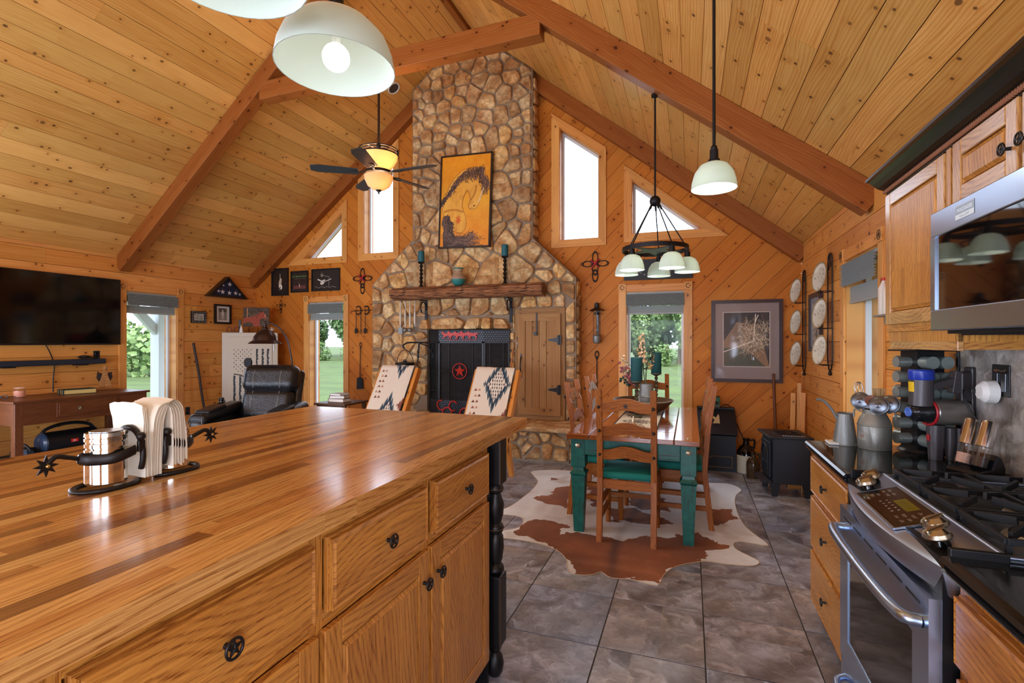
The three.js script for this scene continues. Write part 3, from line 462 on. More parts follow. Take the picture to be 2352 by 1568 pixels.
  const bc = thing('brick_pier', 'pale brick pier outside the kitchen side window', 'pier', [2.2, -0.35, -4.6]); part('pier', grain(span(-0.3, 0.3, 0, 2.3, -0.5, 0.5), 'z', [1.1, 1.1]), brickMat, bc); part('cap', span(-0.34, 0.34, 2.3, 2.36, -0.54, 0.54), white, bc);
}
// ---------- mantel and what stands on it ----------
function lumpyLog(len, ry, rz, seed, n = 22, m = 44) {
  const pos = [], idx = [], uv = [];
  for (let i = 0; i <= m; i++) for (let j = 0; j <= n; j++) {
    const a = j / n * 2 * PI, jj = j % n, x = -len / 2 + len * i / m, k = 1 + 0.16 * (noise(i * 0.35 + seed, jj * 0.9) - 0.5) + 0.10 * (noise(i * 0.12, jj * 2.3 + seed) - 0.5) + 0.03 * Math.sin(i * 0.3);
    pos.push(x + (i === 0 || i === m ? (noise(jj, seed) - 0.5) * 0.03 : 0), Math.sin(a) * ry * k, Math.cos(a) * rz * k); uv.push(x / 0.9, j / n);
  }
  for (let i = 0; i < m; i++) for (let j = 0; j < n; j++) { const a = i * (n + 1) + j, b = a + n + 1; idx.push(a, b, a + 1, b, b + 1, a + 1); }
  for (const e of [0, m]) { const c = pos.length / 3; pos.push(e ? len / 2 : -len / 2, 0, 0); uv.push(0, 0); for (let j = 0; j < n; j++) { const a = e * (n + 1) + j; e ? idx.push(c, a, a + 1) : idx.push(c, a + 1, a); } }
  const g = new THREE.BufferGeometry(); g.setAttribute('position', new THREE.Float32BufferAttribute(pos, 3)); g.setAttribute('uv', new THREE.Float32BufferAttribute(uv, 2)); g.setIndex(idx); g.computeVertexNormals(); return toCreasedNormals(g.toNonIndexed(), 0.9);
}
const logWood = mat(new THREE.Color().setRGB(0.8, 0.62, 0.48), 0.85, { map: barkMap, bumpMap: barkMap, bumpScale: 0.018 });
{
  const m = thing('mantel_log', 'rough hewn brown log mantel shelf on the stone chimney', 'mantel', [-2.89, 2.125, -6.185]);
  part('log', lumpyLog(2.24, 0.09, 0.125, 3), logWood, m);
  for (const x of [-0.67, 0.62]) {
    const b = part('bracket', [plank3([x, -0.42, -0.125], [x, -0.09, -0.125], 0.04, 0.012, [0, 0, 1]), plank3([x, -0.095, -0.13], [x, -0.095, 0.06], 0.04, 0.012)], iron, m);
    part('horseshoe_brace', tube(Array.from({ length: 13 }, (_, i) => { const t = -0.9 + i / 12 * 4.4; return [x, -0.2 + 0.085 * Math.sin(t), -0.045 + 0.07 * Math.cos(t)]; }), 0.009, 22, 6), iron, b);
  }
}
function candlestick(p, label, h, lab2) {
  const o = thing('candlestick', label, 'candlestick', p, 0, 'black candlesticks on the mantel'), pr = [[0, 0], [0.042, 0], [0.042, 0.012], [0.026, 0.024], [0.018, 0.05]];
  for (let i = 0; i < 5; i++) { const y = 0.06 + i * (h - 0.09) / 5, s = (h - 0.09) / 5; pr.push([0.014, y], [0.026, y + s * 0.35], [0.026, y + s * 0.6], [0.014, y + s * 0.9]); }
  pr.push([0.02, h - 0.03], [0.05, h - 0.012], [0.05, h], [0, h]); part('stick', faced(lathe(pr, 18), 0.5), blackGloss, o);
  const c = thing('pillar_candle', lab2, 'candle', [p[0], p[1] + h + 0.001, p[2]], 0, 'turquoise candles on the mantel'); part('wax', faced(lathe([[0, 0], [0.043, 0], [0.045, 0.004], [0.045, 0.145], [0.04, 0.15], [0.008, 0.144], [0, 0.144]], 20), 0.6), mat(0x1d6f78, 0.6, { map: clothMap }), c); part('wick', cyl(0.0015, 0.0015, 0.014, 5, 0, 0.151, 0), black, c);
}
candlestick([-3.57, 2.21, -6.19], 'black turned candlestick on mantel above the hanging utensils', 0.36, 'turquoise pillar candle on mantel above the hanging utensils');
candlestick([-2.31, 2.21, -6.19], 'black turned candlestick on mantel above the wooden door', 0.37, 'turquoise pillar candle on mantel above the wooden door');
{
  const vm = picture(512, 256, (c, w, h) => { const g = ['#1f6f68', '#2c7a70', '#b79a7c', '#c3a687', '#a98a70', '#2c7f78', '#1c6a66']; g.forEach((k, i) => { c.fillStyle = k; c.fillRect(0, i * h / 7, w, h / 7 + 1); }); c.lineWidth = 5; for (let i = 0; i < 22; i++) { c.strokeStyle = i % 3 ? '#3a2c26' : '#7a3c2c'; c.beginPath(); c.moveTo(i * 24, 150); c.quadraticCurveTo(i * 24 + 8, 110 + (i % 4) * 8, i * 24 + 26, 90); c.stroke(); } });
  const o = thing('pottery_vase', 'teal and tan painted pottery vase on the mantel', 'vase', [-2.98, 2.213, -6.17]);
  part('body', faced(lathe([[0, 0], [0.045, 0], [0.07, 0.02], [0.098, 0.07], [0.1, 0.1], [0.085, 0.14], [0.06, 0.17], [0.052, 0.19], [0.058, 0.205], [0.07, 0.235], [0.06, 0.235], [0.046, 0.2], [0.046, 0.12]], 28), 0.6), mat(0xffffff, 0.5, { map: vm }), o);
  part('rim', at(ring(0.065, 0.005, 28, 6), 0, 0.235, 0, PI / 2), mat(0x1f7a70, 0.4), o);
}
{ // framed horse painting
  const art = picture(780, 1290, (c, w, h) => {
    const bg = c.createLinearGradient(0, 0, 0, h); bg.addColorStop(0, '#f39a12'); bg.addColorStop(0.5, '#f7b02c'); bg.addColorStop(1, '#ec8a10'); c.fillStyle = bg; c.fillRect(0, 0, w, h);
    const r = rng(4); c.globalAlpha = 0.06; for (let i = 0; i < 300; i++) { c.fillStyle = r() < 0.5 ? '#c9660a' : '#ffd060'; c.beginPath(); c.ellipse(r() * w, r() * h, 20 + r() * 90, 10 + r() * 40, r() * 3, 0, 7); c.fill(); } c.globalAlpha = 1;
    // neck, shoulder and bowed head in lighter gold with brown modelling
    const shape = () => { c.beginPath(); c.moveTo(30, 760); c.bezierCurveTo(60, 560, 130, 330, 330, 215); c.bezierCurveTo(450, 160, 600, 170, 690, 235); c.bezierCurveTo(715, 330, 690, 470, 640, 590); c.bezierCurveTo(620, 660, 600, 720, 560, 755); c.bezierCurveTo(520, 785, 460, 775, 445, 735); c.bezierCurveTo(435, 700, 455, 670, 470, 640); c.bezierCurveTo(475, 590, 450, 530, 420, 500); c.bezierCurveTo(385, 560, 340, 620, 350, 720); c.bezierCurveTo(360, 790, 415, 850, 420, 950); c.bezierCurveTo(420, 1040, 380, 1090, 330, 1095); c.bezierCurveTo(230, 1090, 130, 1020, 90, 940); c.closePath(); };
    shape(); c.fillStyle = '#f7b645'; c.fill(); c.save(); shape(); c.clip();
    for (let i = 0; i < 90; i++) { c.globalAlpha = 0.10; c.fillStyle = ['#b8600e', '#ffd678', '#8a4408'][i % 3]; c.beginPath(); c.ellipse(r() * w, 200 + r() * 900, 15 + r() * 60, 30 + r() * 110, (r() - 0.5) * 1.2, 0, 7); c.fill(); } c.globalAlpha = 0.5; c.strokeStyle = '#a4540c'; c.lineWidth = 26; c.beginPath(); c.moveTo(415, 500); c.bezierCurveTo(370, 590, 335, 650, 360, 760); c.moveTo(470, 640); c.bezierCurveTo(520, 600, 560, 520, 560, 430); c.moveTo(60, 790); c.bezierCurveTo(190, 730, 300, 780, 370, 800); c.stroke(); c.globalAlpha = 1; c.restore();
    shape(); c.strokeStyle = '#8a4a10'; c.lineWidth = 6; c.stroke();
    c.fillStyle = '#fff1cc'; c.beginPath(); c.moveTo(690, 400); c.bezierCurveTo(680, 520, 630, 640, 585, 720); c.bezierCurveTo(620, 620, 655, 520, 668, 400); c.fill(); c.fillStyle = '#2a180c'; c.beginPath(); c.ellipse(612, 395, 19, 12, 0.2, 0, 7); c.fill(); c.beginPath(); c.ellipse(535, 722, 17, 9, -0.5, 0, 7); c.fill(); c.lineWidth = 5; c.beginPath(); c.moveTo(470, 760); c.quadraticCurveTo(500, 738, 530, 760); c.stroke(); c.fillStyle = '#e79a30'; c.beginPath(); c.moveTo(628, 240); c.lineTo(662, 150); c.lineTo(696, 250); c.fill(); c.stroke();
    c.fillStyle = '#d8641c'; c.beginPath(); c.ellipse(290, 925, 30, 36, 0.3, 0, 7); c.fill(); c.strokeStyle = '#d8641c'; c.lineWidth = 13; c.lineCap = 'round'; [[-34, -58], [-12, -72], [10, -70], [30, -55], [44, -8]].forEach(([x, y]) => { c.beginPath(); c.moveTo(290 + x * 0.5, 925 + y * 0.4); c.lineTo(290 + x, 925 + y); c.stroke(); });
    // dark curling mane, forelock and tail
    const cols = ['#3d2a22', '#5a4136', '#2a1b16', '#8a6c5c', '#6d5346'], lock = (x, y, a, l, wd) => { c.strokeStyle = cols[Math.floor(r() * 5)]; c.lineWidth = wd; c.beginPath(); c.moveTo(x, y); let px = x, py = y; for (let k = 0; k < 5; k++) { const t = a + Math.sin(k * 1.9 + x * 0.02) * 0.75, q = l / 5, nx = px + Math.cos(t) * q, ny = py + Math.sin(t) * q; c.quadraticCurveTo(px + Math.cos(t + 0.7) * q * 0.6, py + Math.sin(t + 0.7) * q * 0.6, nx, ny); px = nx; py = ny; } c.stroke(); };
    for (let i = 0; i < 210; i++) { const t = r(), x = 40 + 620 * t, y = 700 - 515 * Math.sin(Math.min(1, t * 1.25) * PI / 2) + (r() - 0.5) * 40; lock(x, y, 2.6 - 1.0 * t + (r() - 0.5) * 0.5, 120 + r() * 110, 2 + r() * 9 * (1 - t * 0.5)); }
    for (let i = 0; i < 60; i++) lock(610 + r() * 80, 190 + r() * 50, 1.25 + (r() - 0.5) * 0.5, 220 + r() * 230, 2 + r() * 5);
    c.fillStyle = '#3d2a22'; c.beginPath(); c.moveTo(60, 1290); c.bezierCurveTo(40, 1120, 70, 900, 120, 820); c.bezierCurveTo(180, 900, 150, 1080, 300, 1180); c.lineTo(460, 1290); c.fill(); for (let i = 0; i < 110; i++) lock(70 + r() * 90, 840 + r() * 60, 1.4 + (r() - 0.5) * 0.3, 380 * (0.5 + r() * 0.6), 2 + r() * 6); for (let i = 0; i < 90; i++) lock(130 + r() * 260, 1180 + r() * 90, -0.15 + (r() - 0.5) * 0.5, 200 + r() * 220, 2 + r() * 7);
  });
  const o = thing('horse_painting', 'orange framed painting of a bowed horse on the chimney', 'painting', [-2.925, 3.39, CF + 0.085]); o.rotation.z = -0.03; o.rotation.x = -0.01;
  part('canvas', new THREE.PlaneGeometry(0.75, 1.26).translate(0, 0, 0.012), mat(0xffffff, 0.5, { map: art }), o);
  part('frame', [span(-0.39, -0.37, -0.645, 0.645, -0.02, 0.025), span(0.37, 0.39, -0.645, 0.645, -0.02, 0.025), span(-0.39, 0.39, 0.625, 0.645, -0.02, 0.025), span(-0.39, 0.39, -0.645, -0.625, -0.02, 0.025), span(-0.38, 0.38, -0.63, 0.63, -0.015, 0.01)], darkBrown, o);
}
{ // wooden cupboard door beside the firebox
  const w = mat(new THREE.Color().setRGB(0.52, 0.40, 0.28), 0.7, { map: pineMap }), w2 = mat(new THREE.Color().setRGB(0.46, 0.36, 0.26), 0.7, { map: pineMap }), z = CF;
  const o = thing('cupboard_door', 'weathered plank cupboard door with black strap hinges in the chimney', 'door', [0, 0, z]);
  for (const [x0, x1, y0, y1, ax] of [[-2.22, -2.15, 0.42, 1.89, 'y'], [-1.6, -1.53, 0.42, 1.89, 'y'], [-2.15, -1.6, 1.81, 1.89, 'x'], [-2.15, -1.6, 0.42, 0.49, 'x']]) part('frame_board', grain(span(x0, x1, y0, y1, 0, 0.03, 0.003), ax, PINE, [x0, y0]), w2, o);
  const I = rect(-2.07, -1.68, 0.575, 1.72), O = rect(-2.165, -1.585, 0.48, 1.815); ringPieces(o, 'door_rail', I, O, 0.03, 0.06, [w], 88);
  for (let i = 0; i < 4; i++) part('door_plank', grain(span(-2.07 + i * 0.0975 + 0.002, -2.07 + (i + 1) * 0.0975 - 0.002, 0.57, 1.725, 0.02, 0.047, 0.003), 'y', PINE, [i * 0.27, 0.13 + 0.25 * i]), w, o);
  for (const y of [1.47, 0.82]) { const h = part('strap_hinge', [span(-1.63, -1.575, y - 0.06, y + 0.06, 0.06, 0.068, 0.002), at(extr([[0, -0.03], [-0.1, -0.012], [-0.13, 0], [-0.1, 0.012], [0, 0.03]], 0.008), -1.63, y, 0.06), bar([-1.602, y - 0.065, 0.07], [-1.602, y + 0.065, 0.07], 0.009)], black, o); part('screw', [-0.04, 0.04].map((d) => ball(0.006, -1.6, y + d, 0.075, 6)), iron, h); }
  part('pull_handle', [tube([[-2.12, 1.0, 0.062], [-2.12, 1.05, 0.09], [-2.12, 1.13, 0.105], [-2.12, 1.2, 0.09], [-2.12, 1.25, 0.062]], 0.009, 20, 6), at(extr([[0, -0.03], [0.016, 0], [0, 0.03], [-0.016, 0]], 0.005), -2.12, 1.265, 0.06), at(extr([[0, -0.03], [0.016, 0], [0, 0.03], [-0.016, 0]], 0.005), -2.12, 0.985, 0.06)], black, o);
  part('drop_latch', [span(-1.915, -1.897, 1.55, 1.83, 0.06, 0.07, 0.002), span(-1.94, -1.895, 1.53, 1.575, 0.06, 0.085, 0.004)], black, o);
  part('door_chain', [tube([[-2.19, 1.5, 0.035], [-2.18, 1.44, 0.05], [-2.185, 1.36, 0.04]], 0.005, 10, 5), ball(0.012, -2.19, 1.5, 0.035, 8)], steel, o);
}
// ---------- fire screen ----------
{
  const red = mat(0xc22a1c, 0.45), z = -6.2, o = thing('fire_screen', 'black folding fire screen with red star, horses and horseshoes', 'fire screen', [0, 0.418, z]);
  const meshM = new THREE.MeshPhysicalMaterial({ color: 0x0b0c0f, roughness: 0.7, transparent: true, opacity: 0.55 });
  const plate = mat(0x1a1c20, 0.4, { metalness: 0.5 });
  const panel = (x0, x1, turn, px) => {
    const g = new THREE.Group(); g.name = 'panel'; g.position.set(px, 0, 0); g.rotation.y = turn; o.add(g); const a = x0 - px, b = x1 - px;
    part('panel_frame', [span(a, a + 0.022, 0, 1.03, -0.011, 0.011), span(b - 0.022, b, 0, 1.03, -0.011, 0.011), span(a, b, 1.01, 1.03, -0.011, 0.011), span(a, b, 0.2, 0.222, -0.011, 0.011)], black, g);
    for (const t of [0.24, 0.76]) part('grid_bar', bar([lerp(a, b, t), 0.22, 0], [lerp(a, b, t), 1.01, 0], 0.005), black, g);
    for (const y of [0.34, 0.62, 0.92]) part('grid_bar', bar([a, y, 0], [b, y, 0], 0.005), black, g);
    part('wire_mesh', span(a + 0.02, b - 0.02, 0.22, 1.01, -0.009, -0.008), meshM, g);
    part('kick_plate', span(a, b, 0.0, 0.2, -0.006, 0.006), plate, g);
    part('header_plate', span(a, b, 1.032, 1.19, -0.006, 0.006), plate, g);
    const tread = []; for (const [y0, y1] of [[0.02, 0.19], [1.045, 1.18]]) for (let y = y0; y < y1; y += 0.028) for (let x = a + 0.02; x < b - 0.01; x += 0.034) tread.push(at(box(0.016, 0.005, 0.003), x + ((Math.round(y / 0.028) % 2) * 0.017), y, 0.007, 0, 0, (Math.round(x / 0.034) % 2 ? 1 : -1) * 0.7)); part('tread_pattern', merge(tread), steelDark, g).userData.kind = 'stuff';
  };
  panel(-3.3, -2.62, 0, -3.3); panel(-3.52, -3.3, -0.5, -3.3); panel(-2.62, -2.27, 0.35, -2.62);
  part('star_emblem', [star3(0.088, 0.02), ring(0.106, 0.007, 36, 6)], red, o, [-2.97, 0.625, 0.015]);
  const shoe = Array.from({ length: 11 }, (_, i) => { const t = 0.75 + i / 10 * 4.8; return [0.06 * Math.cos(t), 0.068 * Math.sin(t), 0]; });
  for (const [x, y, a] of [[-3.25, 0.15, 0.5], [-3.07, 0.145, -0.3], [-3.16, 0.06, -1.2], [-2.9, 0.06, -1.0], [-2.78, 0.15, 0.4]]) part('horseshoe', tube(shoe, 0.011, 24, 6), red, o, [x, y, 0.016], [0, 0, a]);
  const horse = [[-0.075, 0.02], [-0.072, 0.045], [-0.055, 0.058], [-0.045, 0.046], [-0.02, 0.03], [0.02, 0.032], [0.05, 0.036], [0.08, 0.03], [0.1, 0.036], [0.085, 0.018], [0.058, 0.014], [0.075, -0.02], [0.062, -0.045], [0.056, -0.045], [0.06, -0.02], [0.035, 0.0], [0.0, 0.0], [-0.03, -0.02], [-0.06, -0.03], [-0.062, -0.024], [-0.036, -0.008], [-0.05, 0.012], [-0.062, 0.03]];
  for (let i = 0; i < 5; i++) part('running_horse', extr(horse.map(([x, y]) => [x * (1 + 0.08 * (i % 2)), y * 1.15]), 0.008), red, o, [-3.17 + i * 0.096, 1.108 + (i % 2) * 0.006, 0.012 + 0.003 * (i % 2)]);
  part('ground_line', [bar([-3.2, 1.055, 0.014], [-2.98, 1.055, 0.014], 0.003), bar([-2.95, 1.055, 0.014], [-2.72, 1.055, 0.014], 0.003)], red, o);
}
// ---------- cooking crane, pot and hanging utensils ----------
{
  const c = thing('fireplace_crane', 'black iron cooking crane swung out beside the fire screen', 'crane', [-3.42, 0, -6.29]);
  part('upright', bar([0, 0.42, 0], [0, 1.46, 0], 0.012), iron, c); part('arm', tube([[0, 1.43, 0], [-0.2, 1.435, 0.08], [-0.36, 1.425, 0.16], [-0.4, 1.38, 0.18], [-0.38, 1.35, 0.17]], 0.011, 24, 6), iron, c);
  part('brace', tube([[-0.2, 1.43, 0.08], [-0.06, 1.36, 0.03], [0, 1.2, 0]], 0.009, 18, 6), iron, c);
  for (let i = 0; i < 4; i++) part('trammel_hook', tube([[-0.2 + i * 0.006, 1.42, 0.09], [-0.2, 1.34 - i * 0.05, 0.1], [-0.21, 1.3 - i * 0.07, 0.105], [-0.19, 1.28 - i * 0.07, 0.11], [-0.18, 1.31 - i * 0.07, 0.1]], 0.006, 14, 5), iron, c);
  const p = thing('dutch_oven', 'black three legged cast iron pot hanging from the fireplace crane', 'pot', [-3.79, 1.05, -6.12]);
  part('pot', faced(lathe([[0, 0], [0.1, 0], [0.125, 0.02], [0.132, 0.085], [0.138, 0.09], [0.13, 0.092], [0.12, 0.03], [0, 0.015]], 26), 0.5), iron, p); const l = part('lid', faced(lathe([[0, 0.125], [0.02, 0.125], [0.02, 0.115], [0.1, 0.104], [0.138, 0.1], [0.138, 0.093], [0, 0.093]], 26), 0.5), iron, p); part('lid_handle', tube([[-0.03, 0.118, 0], [0, 0.14, 0], [0.03, 0.118, 0]], 0.006, 10, 5), iron, l);
  for (const a of [0.5, 2.6, 4.7]) part('leg', bar([0.09 * Math.cos(a), -0.035, 0.09 * Math.sin(a)], [0.09 * Math.cos(a), 0.01, 0.09 * Math.sin(a)], 0.01, 6, 0.014), iron, p); part('bail_handle', tube(Array.from({ length: 11 }, (_, i) => { const t = i / 10 * PI; return [0.134 * Math.cos(t), 0.08 + 0.2 * Math.sin(t), 0]; }), 0.005, 24, 5), iron, p);
  const hd = mat(0xdad4c4, 0.5);
  [['spatula', 'white handled spatula hanging under the mantel, outermost of four', -3.97, 0], ['ladle', 'white handled ladle hanging under the mantel beside the spatula', -3.89, 1], ['slotted_spoon', 'white handled slotted spoon hanging under the mantel', -3.81, 1], ['whisk', 'white handled whisk hanging under the mantel nearest the fire screen', -3.73, 2]].forEach(([n, lb, x, k]) => {
    const u = thing(n, lb, 'utensil', [x, 1.555, -6.285]); part('shaft', [bar([0, 0.1, 0], [0, 0.49, 0], 0.004), at(ring(0.012, 0.003, 14, 5), 0, 0.5, 0)], steel, u); part('handle', bar([0, 0.15, 0], [0, 0.31, 0], 0.013, 8), hd, u);
    part('head', k === 0 ? span(-0.035, 0.035, 0, 0.1, -0.003, 0.003, 0.002) : k === 1 ? at(new THREE.SphereGeometry(0.035, 14, 8, 0, PI), 0, 0.06, 0, 0, 0, 0) : [0, 1, 2].map((i) => at(new THREE.TorusGeometry(0.03, 0.0025, 5, 18).scale(1, 1.7, 1), 0, 0.055, 0, 0, i * 1.05, 0)), galv, u);
  });
  const tr = thing('fire_tool_stand', 'small black wrought iron tool stand on the hearth', 'tool stand', [-3.7, 0.418, -5.95]); part('rod', [bar([0, 0, 0], [0, 0.33, 0], 0.007), tube([[0, 0.31, 0], [0.03, 0.35, 0], [0.02, 0.38, 0], [-0.02, 0.36, 0]], 0.005, 12, 5)], iron, tr); for (const a of [0.3, 2.4, 4.5]) part('foot', tube([[0, 0.06, 0], [0.05 * Math.cos(a), 0.04, 0.05 * Math.sin(a)], [0.1 * Math.cos(a), 0.005, 0.1 * Math.sin(a)]], 0.005, 10, 5), iron, tr);
  one('broom_stick', 'thin pale wooden stick leaning beside the fire screen', 'stick', bar([-2.26, 0.42, -6.12], [-2.235, 1.35, -6.29], 0.012, 8), mat(0xb06a34, 0.6));
}
// ---------- things on the far wall ----------
const onWall = ZF + 0.002;
function loopCross(p, s, label, withRed = true) {
  const o = thing('horseshoe_cross', label, 'cross', p), L = (a, b, rot, x, y) => at(new THREE.TorusGeometry(1, 0.16, 6, 24).scale(a, b, a), x, y, 0, 0, 0, rot);
  part('iron_loops', [L(0.036 * s, 0.075 * s, 0, 0, 0.13 * s), L(0.036 * s, 0.075 * s, 0, 0, -0.11 * s), L(0.036 * s, 0.075 * s, 0, 0, -0.02 * s), L(0.036 * s, 0.07 * s, PI / 2, 0.1 * s, 0.05 * s), L(0.036 * s, 0.07 * s, PI / 2, -0.1 * s, 0.05 * s)], iron, o, [0, 0, 0.012]);
  if (withRed) part('red_wrap', [tube([[-0.06 * s, 0.1 * s, 0.02], [0, 0.05 * s, 0.035], [0.05 * s, 0.0, 0.02]], 0.009 * s, 12, 6), tube([[0.06 * s, 0.11 * s, 0.02], [0, 0.05 * s, 0.035], [-0.05 * s, -0.02 * s, 0.02]], 0.009 * s, 12, 6), tube([[0, 0.05 * s, 0.03], [0.03 * s, 0.06 * s, 0.04], [0.02 * s, 0.09 * s, 0.03]], 0.008 * s, 12, 6)], mat(0xb5232c, 0.7), o);
}
loopCross([-1.185, 2.43, onWall], 1.0, 'iron loop cross with red wrapping right of the chimney'); loopCross([-4.85, 2.39, onWall], 1.0, 'iron loop cross with red wrapping left of the chimney'); loopCross([-6.48, 2.03, onWall], 0.55, 'small plain dark iron cross below the framed guitarist', false);
{ // railroad lantern on a bracket
  const o = thing('oil_lantern', 'black and grey oil lantern on wall right of chimney', 'lantern', [-1.15, 1.42, onWall + 0.075]);
  part('back_plate', span(-0.02, 0.02, 0.06, 0.5, -0.072, -0.06, 0.003), black, o); part('tank', faced(lathe([[0, 0], [0.04, 0.01], [0.052, 0.04], [0.052, 0.1], [0.04, 0.115], [0, 0.115]], 22), 0.5), galv, o);
  part('chimney_glass', lathe([[0.028, 0.12], [0.042, 0.17], [0.042, 0.2], [0.028, 0.26], [0.026, 0.38]], 20), thinGlass, o); part('shade', faced(lathe([[0.1, 0.43], [0.085, 0.445], [0.035, 0.47], [0.03, 0.5], [0.03, 0.53], [0, 0.545]], 22), 0.5), black, o);
  part('guard_wire', [bar([0.046, 0.1, 0], [0.046, 0.43, 0], 0.003), bar([-0.046, 0.1, 0], [-0.046, 0.43, 0], 0.003), bar([0, 0.12, -0.07], [0, 0.1, -0.045], 0.004)], black, o); part('collar', cyl(0.03, 0.032, 0.03, 16, 0, 0.395, 0), black, o);
}
{ // poker, shovel, hook rack
  const p = thing('fire_poker', 'thin black iron poker hanging below the lantern', 'poker', [-1.16, 0.62, onWall + 0.02]); part('shaft', bar([0, 0, 0], [0, 0.62, 0], 0.006), iron, p); part('twisted_loop', [at(ring(0.024, 0.006, 18, 6).scale(1, 1.6, 1), 0, 0.66, 0), at(ring(0.014, 0.005, 14, 5), 0, 0.61, 0, 0, 0.8, 0)], iron, p);
  const s = thing('ash_shovel', 'long black ash shovel hanging beside the window casing', 'shovel', [-4.885, 0.7, onWall + 0.02]); part('blade', extr([[-0.06, 0], [0.06, 0.01], [0.055, 0.16], [0, 0.2], [-0.055, 0.17]], 0.012, 0.002), iron, s); part('shaft', bar([0, 0.17, 0.006], [0.01, 0.66, 0.006], 0.006), iron, s); part('handle_loop', [at(ring(0.018, 0.005, 16, 6).scale(1, 1.7, 1), 0.01, 0.7, 0.006), ball(0.012, 0.01, 0.65, 0.006, 8)], iron, s);
  const h = thing('horseshoe_hook_rack', 'black horseshoe hook rack beside the window left of chimney', 'hook rack', [-4.86, 1.88, onWall + 0.015]); part('rail', bar([-0.2, 0.05, 0], [0.2, 0.06, 0], 0.006), iron, h);
  for (const x of [-0.06, 0.09]) part('horseshoe', tube(Array.from({ length: 11 }, (_, i) => { const t = 3.9 + i / 10 * 4.7; return [x + 0.05 * Math.cos(t), 0.06 - 0.065 * Math.sin(t), 0.01]; }), 0.008, 24, 6), iron, h);
  [['barbecue_spoon', 'black long spoon on the horseshoe rack', -0.09, 0], ['barbecue_fork', 'black long fork on the horseshoe rack', 0.0, 1], ['barbecue_spatula', 'black long spatula on the horseshoe rack', 0.08, 0]].forEach(([n, l, x, k]) => { const u = thing(n, l, 'utensil', [-4.86 + x, 1.57, onWall + 0.035]); part('handle', [bar([0, 0.08, 0], [0, 0.37, 0], 0.005), at(ring(0.01, 0.003, 12, 5), 0, 0.38, 0)], iron, u); part('head', k ? [bar([-0.02, 0, 0], [0, 0.09, 0], 0.003), bar([0.02, 0, 0], [0, 0.09, 0], 0.003), bar([0, 0, 0], [0, 0.09, 0], 0.003)] : extr([[-0.025, 0.02], [0, 0], [0.025, 0.02], [0.025, 0.07], [0, 0.1], [-0.025, 0.07]], 0.006, 0.001), iron, u); });
}
function framed(name, label, category, side, x, y, w, h, map, fm, o = {}) {
  const b = o.border ?? 0.02, d = o.depth ?? 0.02, g = thing(name, label, category, [0, 0, 0]), f = frameOf[side]; g.rotation.y = f.r; const v = V3(x, y, 0.002).applyAxisAngle(V3(0, 1, 0), f.r); g.position.set(f.p[0] + v.x, v.y, f.p[2] + v.z);
  if (o.tilt) g.rotation.z = o.tilt;
  ringPieces(g, 'frame_side', rect(-w / 2 + b, w / 2 - b, -h / 2 + b, h / 2 - b), rect(-w / 2, w / 2, -h / 2, h / 2), 0, d, [fm], 5);
  part(o.inner ?? 'print', new THREE.PlaneGeometry(w - 2 * b, h - 2 * b).translate(0, 0, d * 0.45), mat(0xffffff, o.rough ?? 0.5, { map, clearcoat: o.coat ?? 0, clearcoatRoughness: 0.05 }), g);
  if (o.mat) ringPieces(g, 'mount', rect(-w / 2 + b + o.mat, w / 2 - b - o.mat, -h / 2 + b + o.mat, h / 2 - b - o.mat), rect(-w / 2 + b, w / 2 - b, -h / 2 + b, h / 2 - b), d * 0.3, d * 0.6, [o.matM], 6);
  return g;
}
const speck = (c, w, h, n, cols, seed, s = 3) => { const r = rng(seed); for (let i = 0; i < n; i++) { c.fillStyle = cols[Math.floor(r() * cols.length)]; c.fillRect(r() * w, r() * h, 1 + r() * s, 1 + r() * s); } };
const guitarist = (c, x, y, s) => { c.fillStyle = '#d9d3c6'; c.strokeStyle = '#d9d3c6'; c.lineCap = 'round'; c.lineWidth = 16 * s; c.beginPath(); c.moveTo(x - 55 * s, y + 40 * s); c.lineTo(x - 5 * s, y + 62 * s); c.lineTo(x + 40 * s, y + 50 * s); c.stroke(); c.lineWidth = 9 * s; c.beginPath(); c.moveTo(x + 10 * s, y + 78 * s); c.lineTo(x + 130 * s, y + 40 * s); c.stroke(); c.beginPath(); c.ellipse(x + 5 * s, y + 85 * s, 30 * s, 20 * s, -0.3, 0, 7); c.fill(); c.fillStyle = '#8b8478'; c.beginPath(); c.ellipse(x, y - 10 * s, 17 * s, 22 * s, 0, 0, 7); c.fill(); c.fillStyle = '#3a3733'; c.fillRect(x - 30 * s, y - 36 * s, 60 * s, 12 * s); c.fillRect(x - 18 * s, y - 52 * s, 36 * s, 20 * s); c.strokeStyle = '#b8b2a4'; c.lineWidth = 4 * s; c.beginPath(); c.moveTo(x + 18 * s, y - 8 * s); c.lineTo(x + 105 * s, y + 15 * s); c.lineTo(x + 100 * s, y + 120 * s); c.stroke(); };
framed('framed_photo', 'tall black framed photo of a lit stage figure', 'photo', 'far', -6.5, 2.45, 0.36, 0.46, picture(180, 230, (c, w, h) => { c.fillStyle = '#15110f'; c.fillRect(0, 0, w, h); c.fillStyle = '#cbbd9e'; c.beginPath(); c.ellipse(92, 120, 16, 42, 0.2, 0, 7); c.fill(); c.fillStyle = '#efe6d2'; c.fillRect(88, 40, 4, 50); c.beginPath(); c.ellipse(96, 160, 20, 26, -0.3, 0, 7); c.fill(); c.fillStyle = '#5a4a38'; c.beginPath(); c.ellipse(84, 178, 8, 20, 0.5, 0, 7); c.fill(); }), black, { coat: 0.6 });
